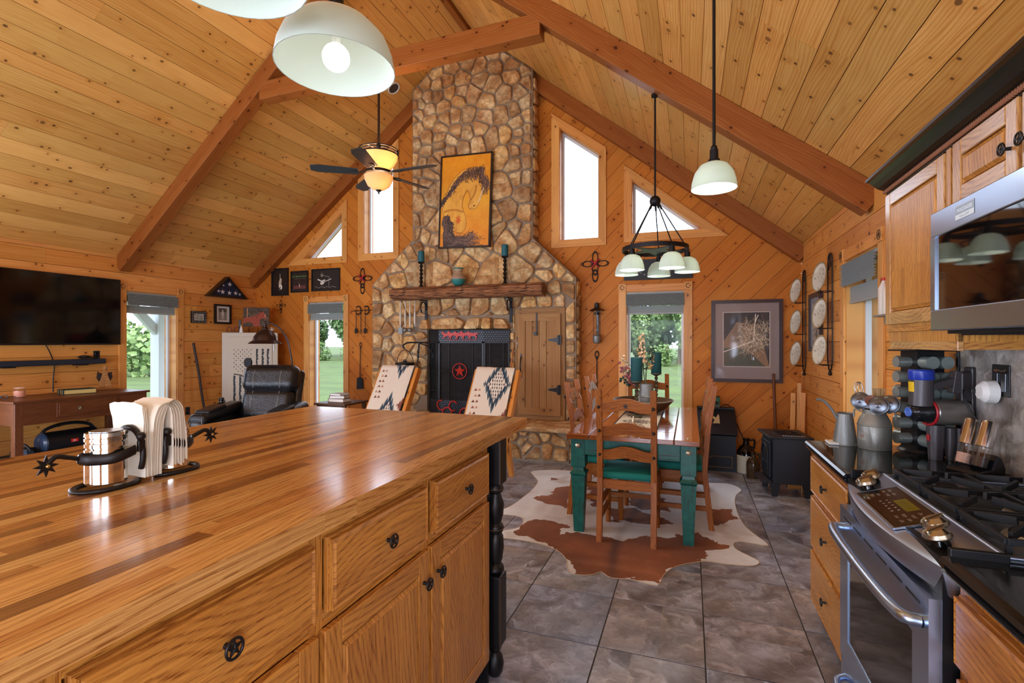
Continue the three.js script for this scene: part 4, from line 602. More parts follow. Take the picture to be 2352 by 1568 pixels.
framed('framed_poster', 'small dark concert poster with green title lettering', 'poster', 'far', -6.09, 2.44, 0.36, 0.355, picture(360, 355, (c, w, h) => { c.fillStyle = '#171314'; c.fillRect(0, 0, w, h); c.fillStyle = '#5a9b4a'; c.font = 'bold 44px serif'; c.textAlign = 'center'; c.fillText("Zac Brown Band", w / 2, 92); c.fillStyle = '#9a8a6a'; c.font = '20px serif'; c.fillText('Hollywood Casino Theatre', w / 2, 126); c.fillStyle = '#6a3a38'; c.fillRect(40, 250, 280, 60); speck(c, w, h, 120, ['#a05a50', '#c8a080', '#70504a'], 3, 8); c.fillStyle = '#d8c8a8'; c.fillRect(170, 220, 16, 60); }), black, { coat: 0.5 });
framed('framed_photo', 'wide black framed photo of a seated guitarist with microphone', 'photo', 'far', -5.56, 2.45, 0.56, 0.36, picture(560, 360, (c, w, h) => { c.fillStyle = '#1b1613'; c.fillRect(0, 0, w, h); guitarist(c, 200, 110, 1.5); speck(c, w, 60, 0, ['#888'], 1); c.fillStyle = '#cfc6b4'; for (let i = 0; i < 12; i++) c.fillRect(60 + i * 38, 300 + (i % 3) * 8, 20, 8); }), black, { coat: 0.5 });
framed('framed_print', 'large brown framed print of a tangled bare tree on rocks', 'print', 'far', 0.635, 1.455, 0.78, 0.99, picture(700, 900, (c, w, h) => {
  c.fillStyle = '#8d7a72'; c.fillRect(0, 0, w, h); const X = 100, Y = 110, W = 500, H = 640; c.fillStyle = '#cfc2b4'; c.fillRect(X - 8, Y - 8, W + 16, H + 16); c.fillStyle = '#26201d'; c.fillRect(X, Y, W, H); const r = rng(31);
  c.save(); c.beginPath(); c.rect(X, Y, W, H); c.clip(); c.fillStyle = '#8a6a48'; c.beginPath(); c.moveTo(X, Y + 340); c.lineTo(X + 150, Y + 110); c.lineTo(X + 260, Y + 140); c.lineTo(X + 420, Y + 330); c.lineTo(X + W, Y + H); c.lineTo(X, Y + H); c.fill(); c.fillStyle = '#4c4a34'; c.beginPath(); c.moveTo(X, Y + 420); c.lineTo(X + 240, Y + 430); c.lineTo(X + 460, Y + H); c.lineTo(X, Y + H); c.fill();
  for (let i = 0; i < 900; i++) { const a = r() * 6.3, x = X + 330 + (r() - 0.5) * 260, y = Y + 260 + (r() - 0.4) * 300, l = 30 + r() * 110; c.strokeStyle = ['#d8c3a0', '#b59468', '#6a4e34', '#e6d8bc', '#3e2e22'][Math.floor(r() * 5)]; c.lineWidth = 1 + r() * 2.4; c.beginPath(); c.moveTo(x, y); c.quadraticCurveTo(x + Math.cos(a) * l * 0.5 + (r() - 0.5) * 40, y + Math.sin(a) * l * 0.5, x + Math.cos(a) * l, y + Math.sin(a) * l); c.stroke(); }
  c.strokeStyle = '#efe4cc'; c.lineWidth = 9; c.beginPath(); c.moveTo(X + 330, Y + 330); c.lineTo(X + 352, Y + 20); c.moveTo(X + 345, Y + 120); c.lineTo(X + 380, Y + 30); c.moveTo(X, Y + 470); c.lineTo(X + 330, Y + 340); c.stroke(); speck(c, w, h, 500, ['#4f5a34', '#2c2a20', '#a88a60'], 9, 5); c.fillStyle = '#d8e2ee'; c.fillRect(X + 320, Y + 530, 16, 34); c.restore();
}), mat(0x3a2018, 0.35), { border: 0.04, depth: 0.035, coat: 0.9, rough: 0.4 });
{ // black family sign over the window
  const sg = picture(860, 270, (c, w, h) => { c.fillStyle = '#1b2024'; c.fillRect(0, 0, w, h); c.strokeStyle = '#c9d3d6'; c.fillStyle = '#dfe6e8'; c.textAlign = 'center'; c.font = 'bold 92px serif'; c.fillText('RRI', 565, 105); c.font = 'italic 44px serif'; c.fillText('Est', 520, 160); c.font = 'italic 26px serif'; c.fillText('est 33', 690, 120); c.font = 'bold 50px serif'; c.fillText('1999', 690, 200); c.lineWidth = 4; c.beginPath(); c.moveTo(90, 180); c.quadraticCurveTo(160, 120, 230, 190); c.moveTo(450, 178); c.quadraticCurveTo(530, 150, 600, 178); c.stroke(); c.fillStyle = '#9fb4b8'; for (const x of [265, 335, 405]) { c.beginPath(); c.arc(x, 205, 8, 0, 7); c.fill(); } });
  const o = thing('name_sign', 'long black painted sign with white lettering above the window', 'sign', [-0.39, 2.37, onWall]); part('board', span(-0.42, 0.42, -0.13, 0.13, 0, 0.02, 0.003), mat(0x1b2024, 0.5), o); part('lettering', new THREE.PlaneGeometry(0.83, 0.25).translate(0, 0, 0.0215), mat(0xffffff, 0.5, { map: sg }), o);
}
// ---------- dining corner ----------
const hideOutline = [[-1.66,-5.30],[-1.58,-5.12],[-1.49,-4.96],[-1.46,-4.76],[-1.46,-4.44],[-1.51,-4.05],[-1.61,-3.91],[-1.64,-3.85],[-1.57,-3.82],[-1.46,-3.90],[-1.31,-3.89],[-1.26,-3.78],[-1.26,-3.67],[-1.35,-3.57],[-1.44,-3.50],[-1.46,-3.42],[-1.38,-3.38],[-1.29,-3.43],[-1.01,-3.42],[-0.86,-3.35],[-0.77,-3.23],[-0.75,-3.15],[-0.69,-3.05],[-0.57,-3.08],[-0.53,-3.14],[-0.46,-3.08],[-0.34,-3.10],[-0.22,-3.07],[-0.18,-3.08],[-0.15,-3.24],[-0.08,-3.38],[0.10,-3.52],[0.21,-3.52],[0.38,-3.55],[0.43,-3.63],[0.36,-3.72],[0.30,-3.80],[0.30,-3.91],[0.35,-3.95],[0.52,-3.94],[0.47,-4.10],[0.41,-4.28],[0.38,-4.57],[0.38,-4.88],[0.41,-5.13],[0.47,-5.34],[0.38,-5.51],[0.17,-5.49],[-0.09,-5.52],[-0.38,-5.53],[-0.71,-5.50],[-1.05,-5.48],[-1.47,-5.44]];
const hidePatches = [[[-0.93,-3.61],[-0.81,-3.74],[-0.64,-3.71],[-0.50,-3.68],[-0.40,-3.79],[-0.26,-3.84],[-0.15,-3.85],[-0.09,-3.97],[0.01,-3.97],[0.07,-4.06],[0.12,-3.98],[0.17,-3.84],[0.26,-3.83],[0.23,-3.75],[0.08,-3.66],[0.08,-3.54],[-0.08,-3.38],[-0.15,-3.24],[-0.18,-3.08],[-0.34,-3.10],[-0.46,-3.08],[-0.69,-3.05],[-0.77,-3.23],[-0.86,-3.35],[-1.00,-3.43]],
 [[-1.24,-3.56],[-1.23,-3.77],[-1.21,-3.89],[-1.10,-3.87],[-0.91,-3.85],[-0.96,-3.73],[-0.92,-3.61],[-1.00,-3.43]],
 [[-1.34,-4.41],[-1.26,-4.51],[-1.25,-4.69],[-1.21,-4.82],[-1.12,-4.91],[-0.97,-4.26],[-1.00,-4.23],[-1.09,-4.26],[-1.20,-4.27]],
 [[-0.66,-4.33],[-0.46,-4.40],[-0.30,-4.33],[-0.12,-4.17],[-0.28,-4.11],[-0.43,-4.07],[-0.53,-4.09],[-0.62,-4.04]],
 [[0.14,-4.66],[0.28,-4.67],[0.32,-4.68],[0.36,-4.41],[0.26,-4.36],[0.19,-4.22],[0.16,-4.26]],
 [[-1.41,-5.17],[-1.33,-5.18],[-1.28,-5.10],[-1.35,-5.04]],
 [[-0.96,-4.91],[-0.88,-5.11],[-0.74,-4.62],[-0.78,-4.37],[-0.85,-4.39]],
 [[-0.52,-4.70],[-0.34,-4.92],[-0.19,-4.72],[-0.18,-4.46],[-0.43,-4.41]]];
function inPoly(p, x, y) { let c = false; for (let i = 0, j = p.length - 1; i < p.length; j = i++) { const [a, b] = p[i], [d, e] = p[j]; if ((b > y) !== (e > y) && x < (d - a) * (y - b) / (e - b) + a) c = !c; } return c; }
{
  const bx = [-1.7, 0.6, -5.6, -3.0];
  const hide = texture(1024, 1156, (px, py, o) => {
    const x0 = bx[0] + px / 1024 * (bx[1] - bx[0]), z0 = bx[2] + py / 1156 * (bx[3] - bx[2]), x = x0 + (fbm(x0 * 9, z0 * 9, 4) - 0.47) * 0.16 + (noise(x0 * 70, z0 * 70) - 0.5) * 0.02, z = z0 + (fbm(x0 * 9 + 30, z0 * 9, 4) - 0.47) * 0.16;
    let b = 0; for (const p of hidePatches) if (inPoly(p, x, z)) { b = 1; break; }
    const hair = noise(x0 * 60, z0 * 260), dk = fbm(x0 * 4 + 7, z0 * 4, 3), spine = Math.exp(-Math.pow((x0 + 0.46 + 0.04 * Math.sin(z0 * 3)) / 0.035, 2)) * (0.4 + 0.6 * noise(z0 * 9, 3));
    const wh = [232 - 14 * hair, 236 - 14 * hair, 240 - 14 * hair], br = [176 - 70 * dk - 16 * hair, 106 - 46 * dk - 12 * hair, 54 - 26 * dk - 8 * hair];
    for (let c = 0; c < 3; c++) { o[c] = b ? br[c] : lerp(wh[c], [170, 150, 132][c], sat((dk - 0.62) * 3)); o[c] = lerp(o[c], [64, 36, 22][c], spine * (b ? 0.75 : 0.3)); }
  });
  hide.flipY = false; const sh = new THREE.Shape(new THREE.CatmullRomCurve3(hideOutline.map(([x, z]) => V3(x, -z, 0)), true, 'centripetal').getPoints(220).map((p) => V2(p.x, p.y)));
  const g = new THREE.ExtrudeGeometry(sh, { depth: 0.004, bevelEnabled: false }).rotateX(-PI / 2), p = g.attributes.position, uv = new Float32Array(p.count * 2);
  for (let i = 0; i < p.count; i++) { uv[2 * i] = (p.getX(i) - bx[0]) / (bx[1] - bx[0]); uv[2 * i + 1] = (p.getZ(i) - bx[2]) / (bx[3] - bx[2]); } g.setAttribute('uv', new THREE.BufferAttribute(uv, 2));
  const o = thing('cowhide_rug', 'brown and white cowhide rug under the dining table', 'rug', [0, 0.0005, 0]); part('hide', g, mat(0xffffff, 0.75, { map: hide, sheen: 0.3, sheenColor: new THREE.Color(1, 1, 1), sheenRoughness: 0.6 }), o);
  part('edge', new THREE.TubeGeometry(new THREE.CatmullRomCurve3(hideOutline.map(([x, z]) => V3(x, 0.003, z)), true, 'centripetal'), 260, 0.003, 5, true), mat(0xb9a387, 0.8), o);
}
const teal = mat(0x0f4a40, 0.45, { bumpMap: fineBump, bumpScale: 0.0004 }), tealMap = texture(256, 512, (x, y, o) => { const u = x / 256, v = y / 512, s = sat((fbm(u * 5, v * 22, 4) - 0.56) * 7) * sat((noise(u * 3 + 4, v * 4) - 0.3) * 2.5), e = fbm(u * 30, v * 8, 3); for (let c = 0; c < 3; c++) o[c] = lerp([14, 92, 80][c] * (0.8 + 0.4 * e), [52, 34, 24][c], s * 0.85); });
const tealPaint = mat(0xffffff, 0.42, { map: tealMap });
const tableTop = [0, 1, 2].map((i) => mat(new THREE.Color().setRGB(0.4 + 0.04 * i, 0.18 + 0.02 * i, 0.08 + 0.012 * i), 0.14, { map: oakMap, clearcoat: 0.6, clearcoatRoughness: 0.08 }));
const chairWood = mat(new THREE.Color().setRGB(0.48, 0.235, 0.07), 0.42, { map: oakMap, specularIntensity: 0.6 });
const seatTeal = mat(0x0f8677, 0.85, { map: clothMap, sheen: 0.4, sheenColor: new THREE.Color(0.5, 1, 0.95), sheenRoughness: 0.5 });
const rosette = mat(0xcfc4a8, 0.35, { metalness: 0.8 });
{
  const t = thing('dining_table', 'dining table with brown plank top and distressed teal legs', 'table', [0, 0, 0]), x0 = -0.875, x1 = 0.065, z0 = -5.52, z1 = -3.66, y = 0.76;
  part('top_board', grain(span(x0, x0 + 0.17, y - 0.038, y, z0, z1, 0.006), 'z', OAK, [0.1, 0.2]), tableTop[0], t); part('top_board', grain(span(x1 - 0.17, x1, y - 0.038, y, z0, z1, 0.006), 'z', OAK, [0.5, 0.7]), tableTop[1], t);
  for (let i = 0; i < 6; i++) { const a = z0 + (z1 - z0) * i / 6, b = z0 + (z1 - z0) * (i + 1) / 6; part('top_board', grain(span(x0 + 0.173, x1 - 0.173, y - 0.036, y - 0.001, a + 0.002, b - 0.002, 0.005), 'x', OAK, [i * 0.31, i * 0.17]), tableTop[i % 3], t); }
  for (const x of [x0 + 0.08, x1 - 0.08]) for (const z of [z0 + 0.08, z1 - 0.08]) part('nail_head', ball(0.012, x, y - 0.003, z, 8).scale(1, 1, 1), rosette, t);
  for (const x of [-0.8, -0.01]) for (const z of [-3.775, -5.4]) {
    const l = part('leg', grain([span(x - 0.055, x + 0.055, 0.5, 0.722, z - 0.055, z + 0.055, 0.006), faced(lathe([[0.05, 0.42], [0.082, 0.445], [0.086, 0.455], [0.06, 0.475], [0.055, 0.5]].map(([a, b]) => [a, b]), 4).rotateY(PI / 4), 0.3).translate(x, 0, z), faced(new THREE.CylinderGeometry(0.075, 0.05, 0.43, 4).rotateY(PI / 4), 0.3).translate(x, 0.215 + 0.005, z)], 'y', [0.5, 0.25], [x, z]), tealPaint, t);
    part('rosette', [at(lathe([[0, 0.012], [0.008, 0.012], [0.011, 0.006], [0.017, 0.007], [0.019, 0], [0, 0]], 16), x, 0.665, z + 0.055, PI / 2)], rosette, l);
  }
  for (const [a, b, c, d] of [[-0.745, -0.065, -3.75, -3.72], [-0.745, -0.065, -5.455, -5.425]]) { part('apron', grain(span(a, b, 0.6, 0.722, c, d, 0.004), 'x', [0.5, 0.25]), tealPaint, t); part('apron_bead', span(a, b, 0.6, 0.612, c - 0.004, d + 0.006, 0.003), tealPaint, t); }
  for (const x of [-0.845, 0.005]) part('apron', grain(span(x, x + 0.03, 0.6, 0.722, -5.35, -3.83, 0.004), 'z', [0.5, 0.25]), tealPaint, t);
}
function makeChair(label) {
  const o = thing('dining_chair', label, 'chair', [0, 0, 0], 0, 'ladder back dining chairs with teal seats');
  const back = (x) => { const side = [[-0.275, 0], [-0.235, 0], [-0.185, 0.42], [-0.19, 0.56], [-0.202, 0.6], [-0.196, 0.64], [-0.205, 0.74], [-0.222, 0.78], [-0.214, 0.82], [-0.232, 0.93], [-0.252, 0.97], [-0.242, 1.02], [-0.262, 1.1], [-0.3, 1.105], [-0.25, 0.78], [-0.225, 0.45]]; return grain(extr(side, 0.042, 0.003).rotateY(-PI / 2).translate(x + 0.021, 0, 0).scale(1, 1, 1), 'y', OAK, [x, 0.3]); };
  for (const x of [-0.19, 0.19]) { part('back_post', back(x), chairWood, o); part('front_leg', grain(at(new THREE.CylinderGeometry(0.032, 0.025, 0.43, 4).rotateY(PI / 4), x, 0.215, 0.17), 'y', OAK, [x, 0]), chairWood, o); }
  const slat = (w, h, up) => { const s = new THREE.Shape(); s.moveTo(-w, -h / 2); s.bezierCurveTo(-w * 0.4, -h / 2 - 0.004, -w * 0.4, -h / 2 + up, 0, -h / 2 + up); s.bezierCurveTo(w * 0.4, -h / 2 + up, w * 0.4, -h / 2 - 0.004, w, -h / 2); s.lineTo(w, h / 2 - 0.012); s.bezierCurveTo(w * 0.5, h / 2 - 0.012, w * 0.45, h / 2 + up, 0, h / 2 + up); s.bezierCurveTo(-w * 0.45, h / 2 + up, -w * 0.5, h / 2 - 0.012, -w, h / 2 - 0.012); return s; };
  [[0.625, -0.212], [0.8, -0.232], [0.975, -0.262]].forEach(([y, z], i) => {
    const s = part('back_slat', grain(extr(slat(0.172, 0.085, 0.02), 0.022, 0.003, 1, 6), 'x', OAK, [i * 0.3, 0.1 + i * 0.3]), chairWood, o, [0, y, z - 0.011], [-0.12, 0, 0]);
    if (i === 2) part('carved_star', extr(starPts(0.024), 0.024), darkBrown, s, [0, 0.01, -0.0015]);
    part('bolt_head', [-0.19, 0.19].flatMap((x) => [ball(0.012, x, y, z - 0.024 - i * 0.004, 8)]), black, o).userData.kind = 'stuff';
  });
  part('seat_pad', faced(box(0.4, 0.055, 0.39, 0, 0.468, -0.005, 0.022), 0.9), seatTeal, o);
  for (const z of [0.172, -0.202]) part('seat_rail', grain(span(-0.17, 0.17, 0.375, 0.44, z - 0.012, z + 0.012), 'x', OAK), chairWood, o); for (const x of [-0.19, 0.19]) part('side_rail', grain(span(x - 0.013, x + 0.013, 0.375, 0.44, -0.19, 0.165), 'z', OAK), chairWood, o);
  for (const x of [-0.19, 0.19]) for (const y of [0.16, 0.26]) part('stretcher', grain(span(x - 0.011, x + 0.011, y - 0.017, y + 0.017, -0.22, 0.165), 'z', OAK), chairWood, o);
  part('stretcher', grain(span(-0.18, 0.18, 0.21, 0.245, 0.16, 0.18), 'x', OAK), chairWood, o);
  return o;
}
{
  const c = makeChair('ladder back chair at the table end nearest the kitchen, its back on show'); c.position.set(-0.43, 0.005, -3.87); c.rotation.y = PI;
  copyOf(c, [-0.7, 0.005, -4.3], PI / 2, 'ladder back chair on fireplace side of table, nearer the island'); copyOf(c, [-0.7, 0.005, -5.14], PI / 2, 'ladder back chair on fireplace side of table, nearer the window');
  copyOf(c, [-0.1, 0.005, -4.3], -PI / 2, 'ladder back chair on stove side of table, nearer the kitchen'); copyOf(c, [-0.1, 0.005, -5.14], -PI / 2, 'ladder back chair on stove side of table, nearer the far wall');
  copyOf(c, [-0.42, 0.005, -5.78], 0, 'ladder back chair at far table end in front of the window');
}
// striped woven patterns with stepped diamonds
function aztec(c, w, h, bg, cols, seed) {
  c.fillStyle = bg; c.fillRect(0, 0, w, h); const dia = (cx, cy, rx, ry, n, pal) => { for (let k = 0; k < pal.length; k++) { const f = 1 - k / pal.length; c.fillStyle = pal[k]; const pts = []; for (let q = 0; q < 4; q++) for (let i = 0; i < n; i++) { const t = i / n, sx = q === 0 || q === 3 ? 1 : -1, sy = q < 2 ? -1 : 1, u = q % 2 ? t : 1 - t, v = q % 2 ? 1 - t : t; const s = 1 / n; pts.push([cx + sx * u * rx * f, cy + sy * v * ry * f], [cx + sx * (u + (q % 2 ? s * 0.35 : -s * 0.8)) * rx * f, cy + sy * Math.max(0, v + (q % 2 ? -s * 0.8 : s * 0.35)) * ry * f]); } c.beginPath(); pts.forEach(([x, y], i) => (i ? c.lineTo(x, y) : c.moveTo(x, y))); c.closePath(); c.fill(); } };
  const tri = (x, y, s, k) => { c.fillStyle = k; c.beginPath(); c.moveTo(x, y); c.lineTo(x - s, y + s); c.lineTo(x + s, y + s); c.fill(); };
  return { dia, tri };
}
const blanketPrint = (flip) => picture(512, 768, (c, w, h) => {
  c.fillStyle = '#dccbb4'; c.fillRect(0, 0, w, h);
  const spikes = (cx, cy, n, cw, H, col) => { c.fillStyle = col; for (let i = -n; i <= n; i++) { const t = H * (1 - Math.abs(i) / (n + 0.6)), x = cx + i * cw; c.beginPath(); c.moveTo(x, cy - t); c.lineTo(x + cw * 0.56, cy - t + cw * 1.5); c.lineTo(x + cw * 0.56, cy + t - cw * 1.5); c.lineTo(x, cy + t); c.lineTo(x - cw * 0.56, cy + t - cw * 1.5); c.lineTo(x - cw * 0.56, cy - t + cw * 1.5); c.fill(); } };
  const big = (cx, cy) => { spikes(cx, cy, 4, 40, 280, '#4e5d63'); spikes(cx, cy, 4, 34, 236, '#22303e'); spikes(cx, cy, 4, 28, 180, '#dccbb4'); for (let j = -4; j <= 4; j++) for (let i = -3; i <= 3; i++) if (Math.abs(i) / 3.6 + Math.abs(j) / 4.6 < 1) { c.fillStyle = (i + j) % 2 ? '#22303e' : '#5b6668'; const x = cx + i * 30 + (j % 2) * 8, y = cy + j * 34; c.beginPath(); c.moveTo(x, y - 15); c.lineTo(x + 9, y); c.lineTo(x, y + 15); c.lineTo(x - 9, y); c.fill(); } };
  if (flip) { big(330, 170); big(300, 800); } else { big(310, 560); big(340, -120); }
  spikes(20, flip ? 560 : 690, 2, 30, 90, '#8a5542'); spikes(505, flip ? 470 : 420, 2, 26, 80, '#7d4634');
  const tri = (x, y, s, k) => { c.fillStyle = k; c.beginPath(); c.moveTo(x, y); c.lineTo(x - s, y + s * 1.1); c.lineTo(x + s, y + s * 1.1); c.fill(); };
  for (let i = 0; i < 6; i++) for (let j = 0; j < 2; j++) tri(60 + j * 52 + (i % 2) * 14, (flip ? 210 : 50) + i * 56, 24, ['#8a5542', '#b98a6a', '#6e3f30'][(i + j) % 3]);
});
// runner, bowl and flowers on the table
{
  const rp = picture(256, 768, (c, w, h) => { const { dia } = aztec(c, w, h, '#cfc8ba', [], 2); for (let i = 0; i < 4; i++) dia(128, 96 + i * 192, 110, 90, 4, ['#2a2f36', '#cfc8ba', '#5a4636', '#8f8a80', '#2a2f36']); c.fillStyle = '#2a2f36'; c.fillRect(0, 0, 8, h); c.fillRect(w - 8, 0, 8, h); });
  const r = thing('table_runner', 'grey and black woven runner down the dining table', 'runner', [-0.42, 0.7605, -4.55]); part('cloth', at(new THREE.BoxGeometry(0.36, 0.003, 1.3), 0, 0.0015, 0), mat(0xffffff, 0.9, { map: rp }), r);
  const fr = []; for (let i = 0; i < 24; i++) fr.push(bar([-0.175 + i * 0.015, 0.002, 0.65], [-0.175 + i * 0.015 + 0.004, 0.002, 0.69], 0.0015, 4)); part('fringe', merge(fr), mat(0xcfc8ba, 0.9), r).userData.kind = 'stuff';
  const d = thing('candle_dish', 'pale beaded dish with a glass dome on the table runner', 'dish', [-0.42, 0.7655, -4.02]); part('beaded_base', [faced(lathe([[0, 0], [0.07, 0], [0.075, 0.012], [0.06, 0.02], [0, 0.02]], 24), 0.5), ...Array.from({ length: 18 }, (_, i) => ball(0.009, 0.072 * Math.cos(i / 18 * 2 * PI), 0.022, 0.072 * Math.sin(i / 18 * 2 * PI), 7))], mat(0xc8bda6, 0.5), d); part('finial', lathe([[0, 0.1], [0.008, 0.095], [0.006, 0.075], [0.014, 0.06], [0.012, 0.04], [0.035, 0.022], [0, 0.022]], 16), rosette, d);
  const b = thing('dough_bowl', 'wide grey wooden bowl as table centrepiece', 'bowl', [-0.43, 0.7655, -4.98]); part('bowl', faced(lathe([[0, 0], [0.14, 0], [0.22, 0.05], [0.285, 0.12], [0.275, 0.125], [0.2, 0.06], [0, 0.02]], 32), 0.6), mat(0x6a6256, 0.6, { map: oakMap }), b); part('rim', at(ring(0.28, 0.006, 40, 6), 0, 0.122, 0, PI / 2), mat(0x8a857a, 0.5), b);
  const j = thing('metal_pitcher', 'tapered grey metal pitcher standing in the wooden bowl', 'pitcher', [-0.4, 0.7865, -5.03]); part('body', faced(lathe([[0, 0], [0.085, 0], [0.086, 0.01], [0.075, 0.12], [0.078, 0.128], [0.072, 0.136], [0.062, 0.25], [0.058, 0.25], [0.06, 0.14], [0, 0.03]], 26), 0.5), galv, j); part('spout', at(new THREE.CylinderGeometry(0.02, 0.045, 0.14, 10), -0.075, 0.12, 0.02, 0, 0, 0.25), galv, j);
  const candle = (x, z, h, l1, l2) => { const s = thing('beaded_candlestick', l1, 'candlestick', [x, 0.764, z], 0, 'candlesticks on the dining table'); part('stem', faced(lathe([[0, 0], [0.05, 0], [0.04, 0.02], ...Array.from({ length: 7 }, (_, i) => { const y = 0.03 + i * (h - 0.06) / 7, q = (h - 0.06) / 7; return [[0.01, y], [0.019, y + q * 0.5], [0.01, y + q * 0.95]]; }).flat(), [0.055, h - 0.01], [0.055, h], [0, h]], 16), 0.5), mat(0x4c4a38, 0.4, { metalness: 0.3 }), s); const c = thing('pillar_candle', l2, 'candle', [x, 0.765 + h, z], 0, 'teal candles on the dining table'); part('wax', faced(lathe([[0, 0], [0.05, 0], [0.052, 0.004], [0.052, 0.205], [0.046, 0.212], [0.01, 0.203], [0, 0.203]], 22), 0.6), mat(0x0b5458, 0.7, { map: clothMap }), c); part('wick', cyl(0.002, 0.002, 0.014, 5, 0, 0.21, 0), black, c); };
  candle(-0.455, -4.62, 0.33, 'beaded candlestick in front of the wooden bowl', 'teal pillar candle in front of the metal pitcher'); candle(-0.33, -5.36, 0.36, 'beaded candlestick beyond the wooden bowl', 'teal pillar candle beyond the wooden bowl');
  const f = thing('dried_bouquet', 'dried flowers, eucalyptus and grasses standing in the metal pitcher', 'bouquet', [-0.43, 0.97, -5.03]), q = rng(44), gm = [mat(0x6f7a52, 0.9), mat(0x3c5142, 0.9), mat(0xc9a26a, 0.95), mat(0xd8b894, 0.95), mat(0x8a4a50, 0.9)];
  for (let i = 0; i < 15; i++) {
    const up = i < 7, ex = up ? (q() - 0.35) * 0.16 : -0.09 - q() * 0.13, ey = up ? 0.32 + q() * 0.2 : 0.05 + q() * 0.3, ez = (q() - 0.5) * 0.14, s = part('stem', tube([[0.02, 0, 0], [ex * 0.4, ey * 0.6, ez * 0.4], [ex, ey, ez]], 0.003, 10, 5), gm[i % 2], f), lv = [];
    for (let k = 0; k < (up ? 16 : 20); k++) { const t = 0.55 + q() * 0.5, g = up && i < 4 ? new THREE.ConeGeometry(0.012, 0.04, 5) : new THREE.SphereGeometry(0.014 + q() * 0.008, 6, 4).scale(1, 0.35, 0.8); lv.push(at(g, ex * t + (q() - 0.5) * 0.06, ey * t + (q() - 0.5) * 0.09, ez * t + (q() - 0.5) * 0.06, q() * 6, q() * 6, q() * 6)); }
    part('blooms', merge(lv), gm[up ? (i < 4 ? 2 + (i % 2) : 1) : [1, 4, 3][i % 3]], s).userData.kind = 'stuff';
  }
}
// ---------- chandelier over the table ----------
const frosted = new THREE.MeshPhysicalMaterial({ color: 0xc9d4cb, roughness: 0.85, transmission: 0.35, thickness: 0, side: THREE.DoubleSide });
const bulbGlow = new THREE.MeshStandardMaterial({ color: 0xffffff, emissive: 0xffffff, emissiveIntensity: 1.6 });
const bell = (R, H) => faced(lathe([[0.02, H], [R * 0.35, H * 0.99], [R * 0.62, H * 0.88], [R * 0.85, H * 0.6], [R * 0.96, H * 0.28], [R, 0], [R * 0.985, 0], [R * 0.94, H * 0.28], [R * 0.83, H * 0.585], [R * 0.6, H * 0.86], [R * 0.34, H * 0.97], [0.02, H * 0.975]], 32), 0.8);
function lampAt(parent, p, r, cd, color = 0xfff6ea) { part('bulb', ball(r, ...p, 16), bulbGlow, parent); const l = new THREE.PointLight(color, cd); l.position.set(...p); l.shadow.radius = r / 0.02; l.castShadow = true; parent.add(l); }
{
  const c = thing('ring_chandelier', 'black ring chandelier with five frosted glass shades over table', 'chandelier', [-0.275, 0, -4.315]), y = 2.2, R = 0.262;
  part('canopy', cyl(0.03, 0.03, 0.02, 16, 0, 3.5, 0), iron, c); part('stem', bar([0, 2.64, 0], [0, 3.5, 0], 0.009), iron, c); part('hub_ball', ball(0.045, 0, 2.62, 0, 18), iron, c);
  part('ring', faced(lathe([[R - 0.006, y], [R + 0.006, y], [R + 0.006, y + 0.035], [R - 0.006, y + 0.035], [R - 0.006, y]], 48), 0.5), iron, c);
  part('star_web', at(extr(starPts(R, R * 0.36), 0.006), 0, y + 0.004, 0, -PI / 2, 0, 0), mat(0x30363a, 0.4, { metalness: 0.4 }), c);
  for (let i = 0; i < 5; i++) {
    const a = -PI / 2 + 0.06 + i * 2 * PI / 5, x = Math.cos(a), z = Math.sin(a);
    part('rod', [bar([x * 0.03, 2.6, z * 0.03], [x * (R - 0.004), y + 0.03, z * (R - 0.004)], 0.005), bar([x * 0.03, 2.6, z * 0.03], [x * 0.055, 2.55, z * 0.055], 0.009)], iron, c);
    const s = part('glass_shade', bell(0.1, 0.125), frosted, c, [x * R, y - 0.175, z * R]); part('socket', [cyl(0.026, 0.022, 0.05, 14, 0, 0.145, 0), cyl(0.012, 0.012, 0.03, 8, 0, 0.17, 0)], iron, s);
    lampAt(s, [0, 0.05, 0], 0.03, 0.34);
  }
}
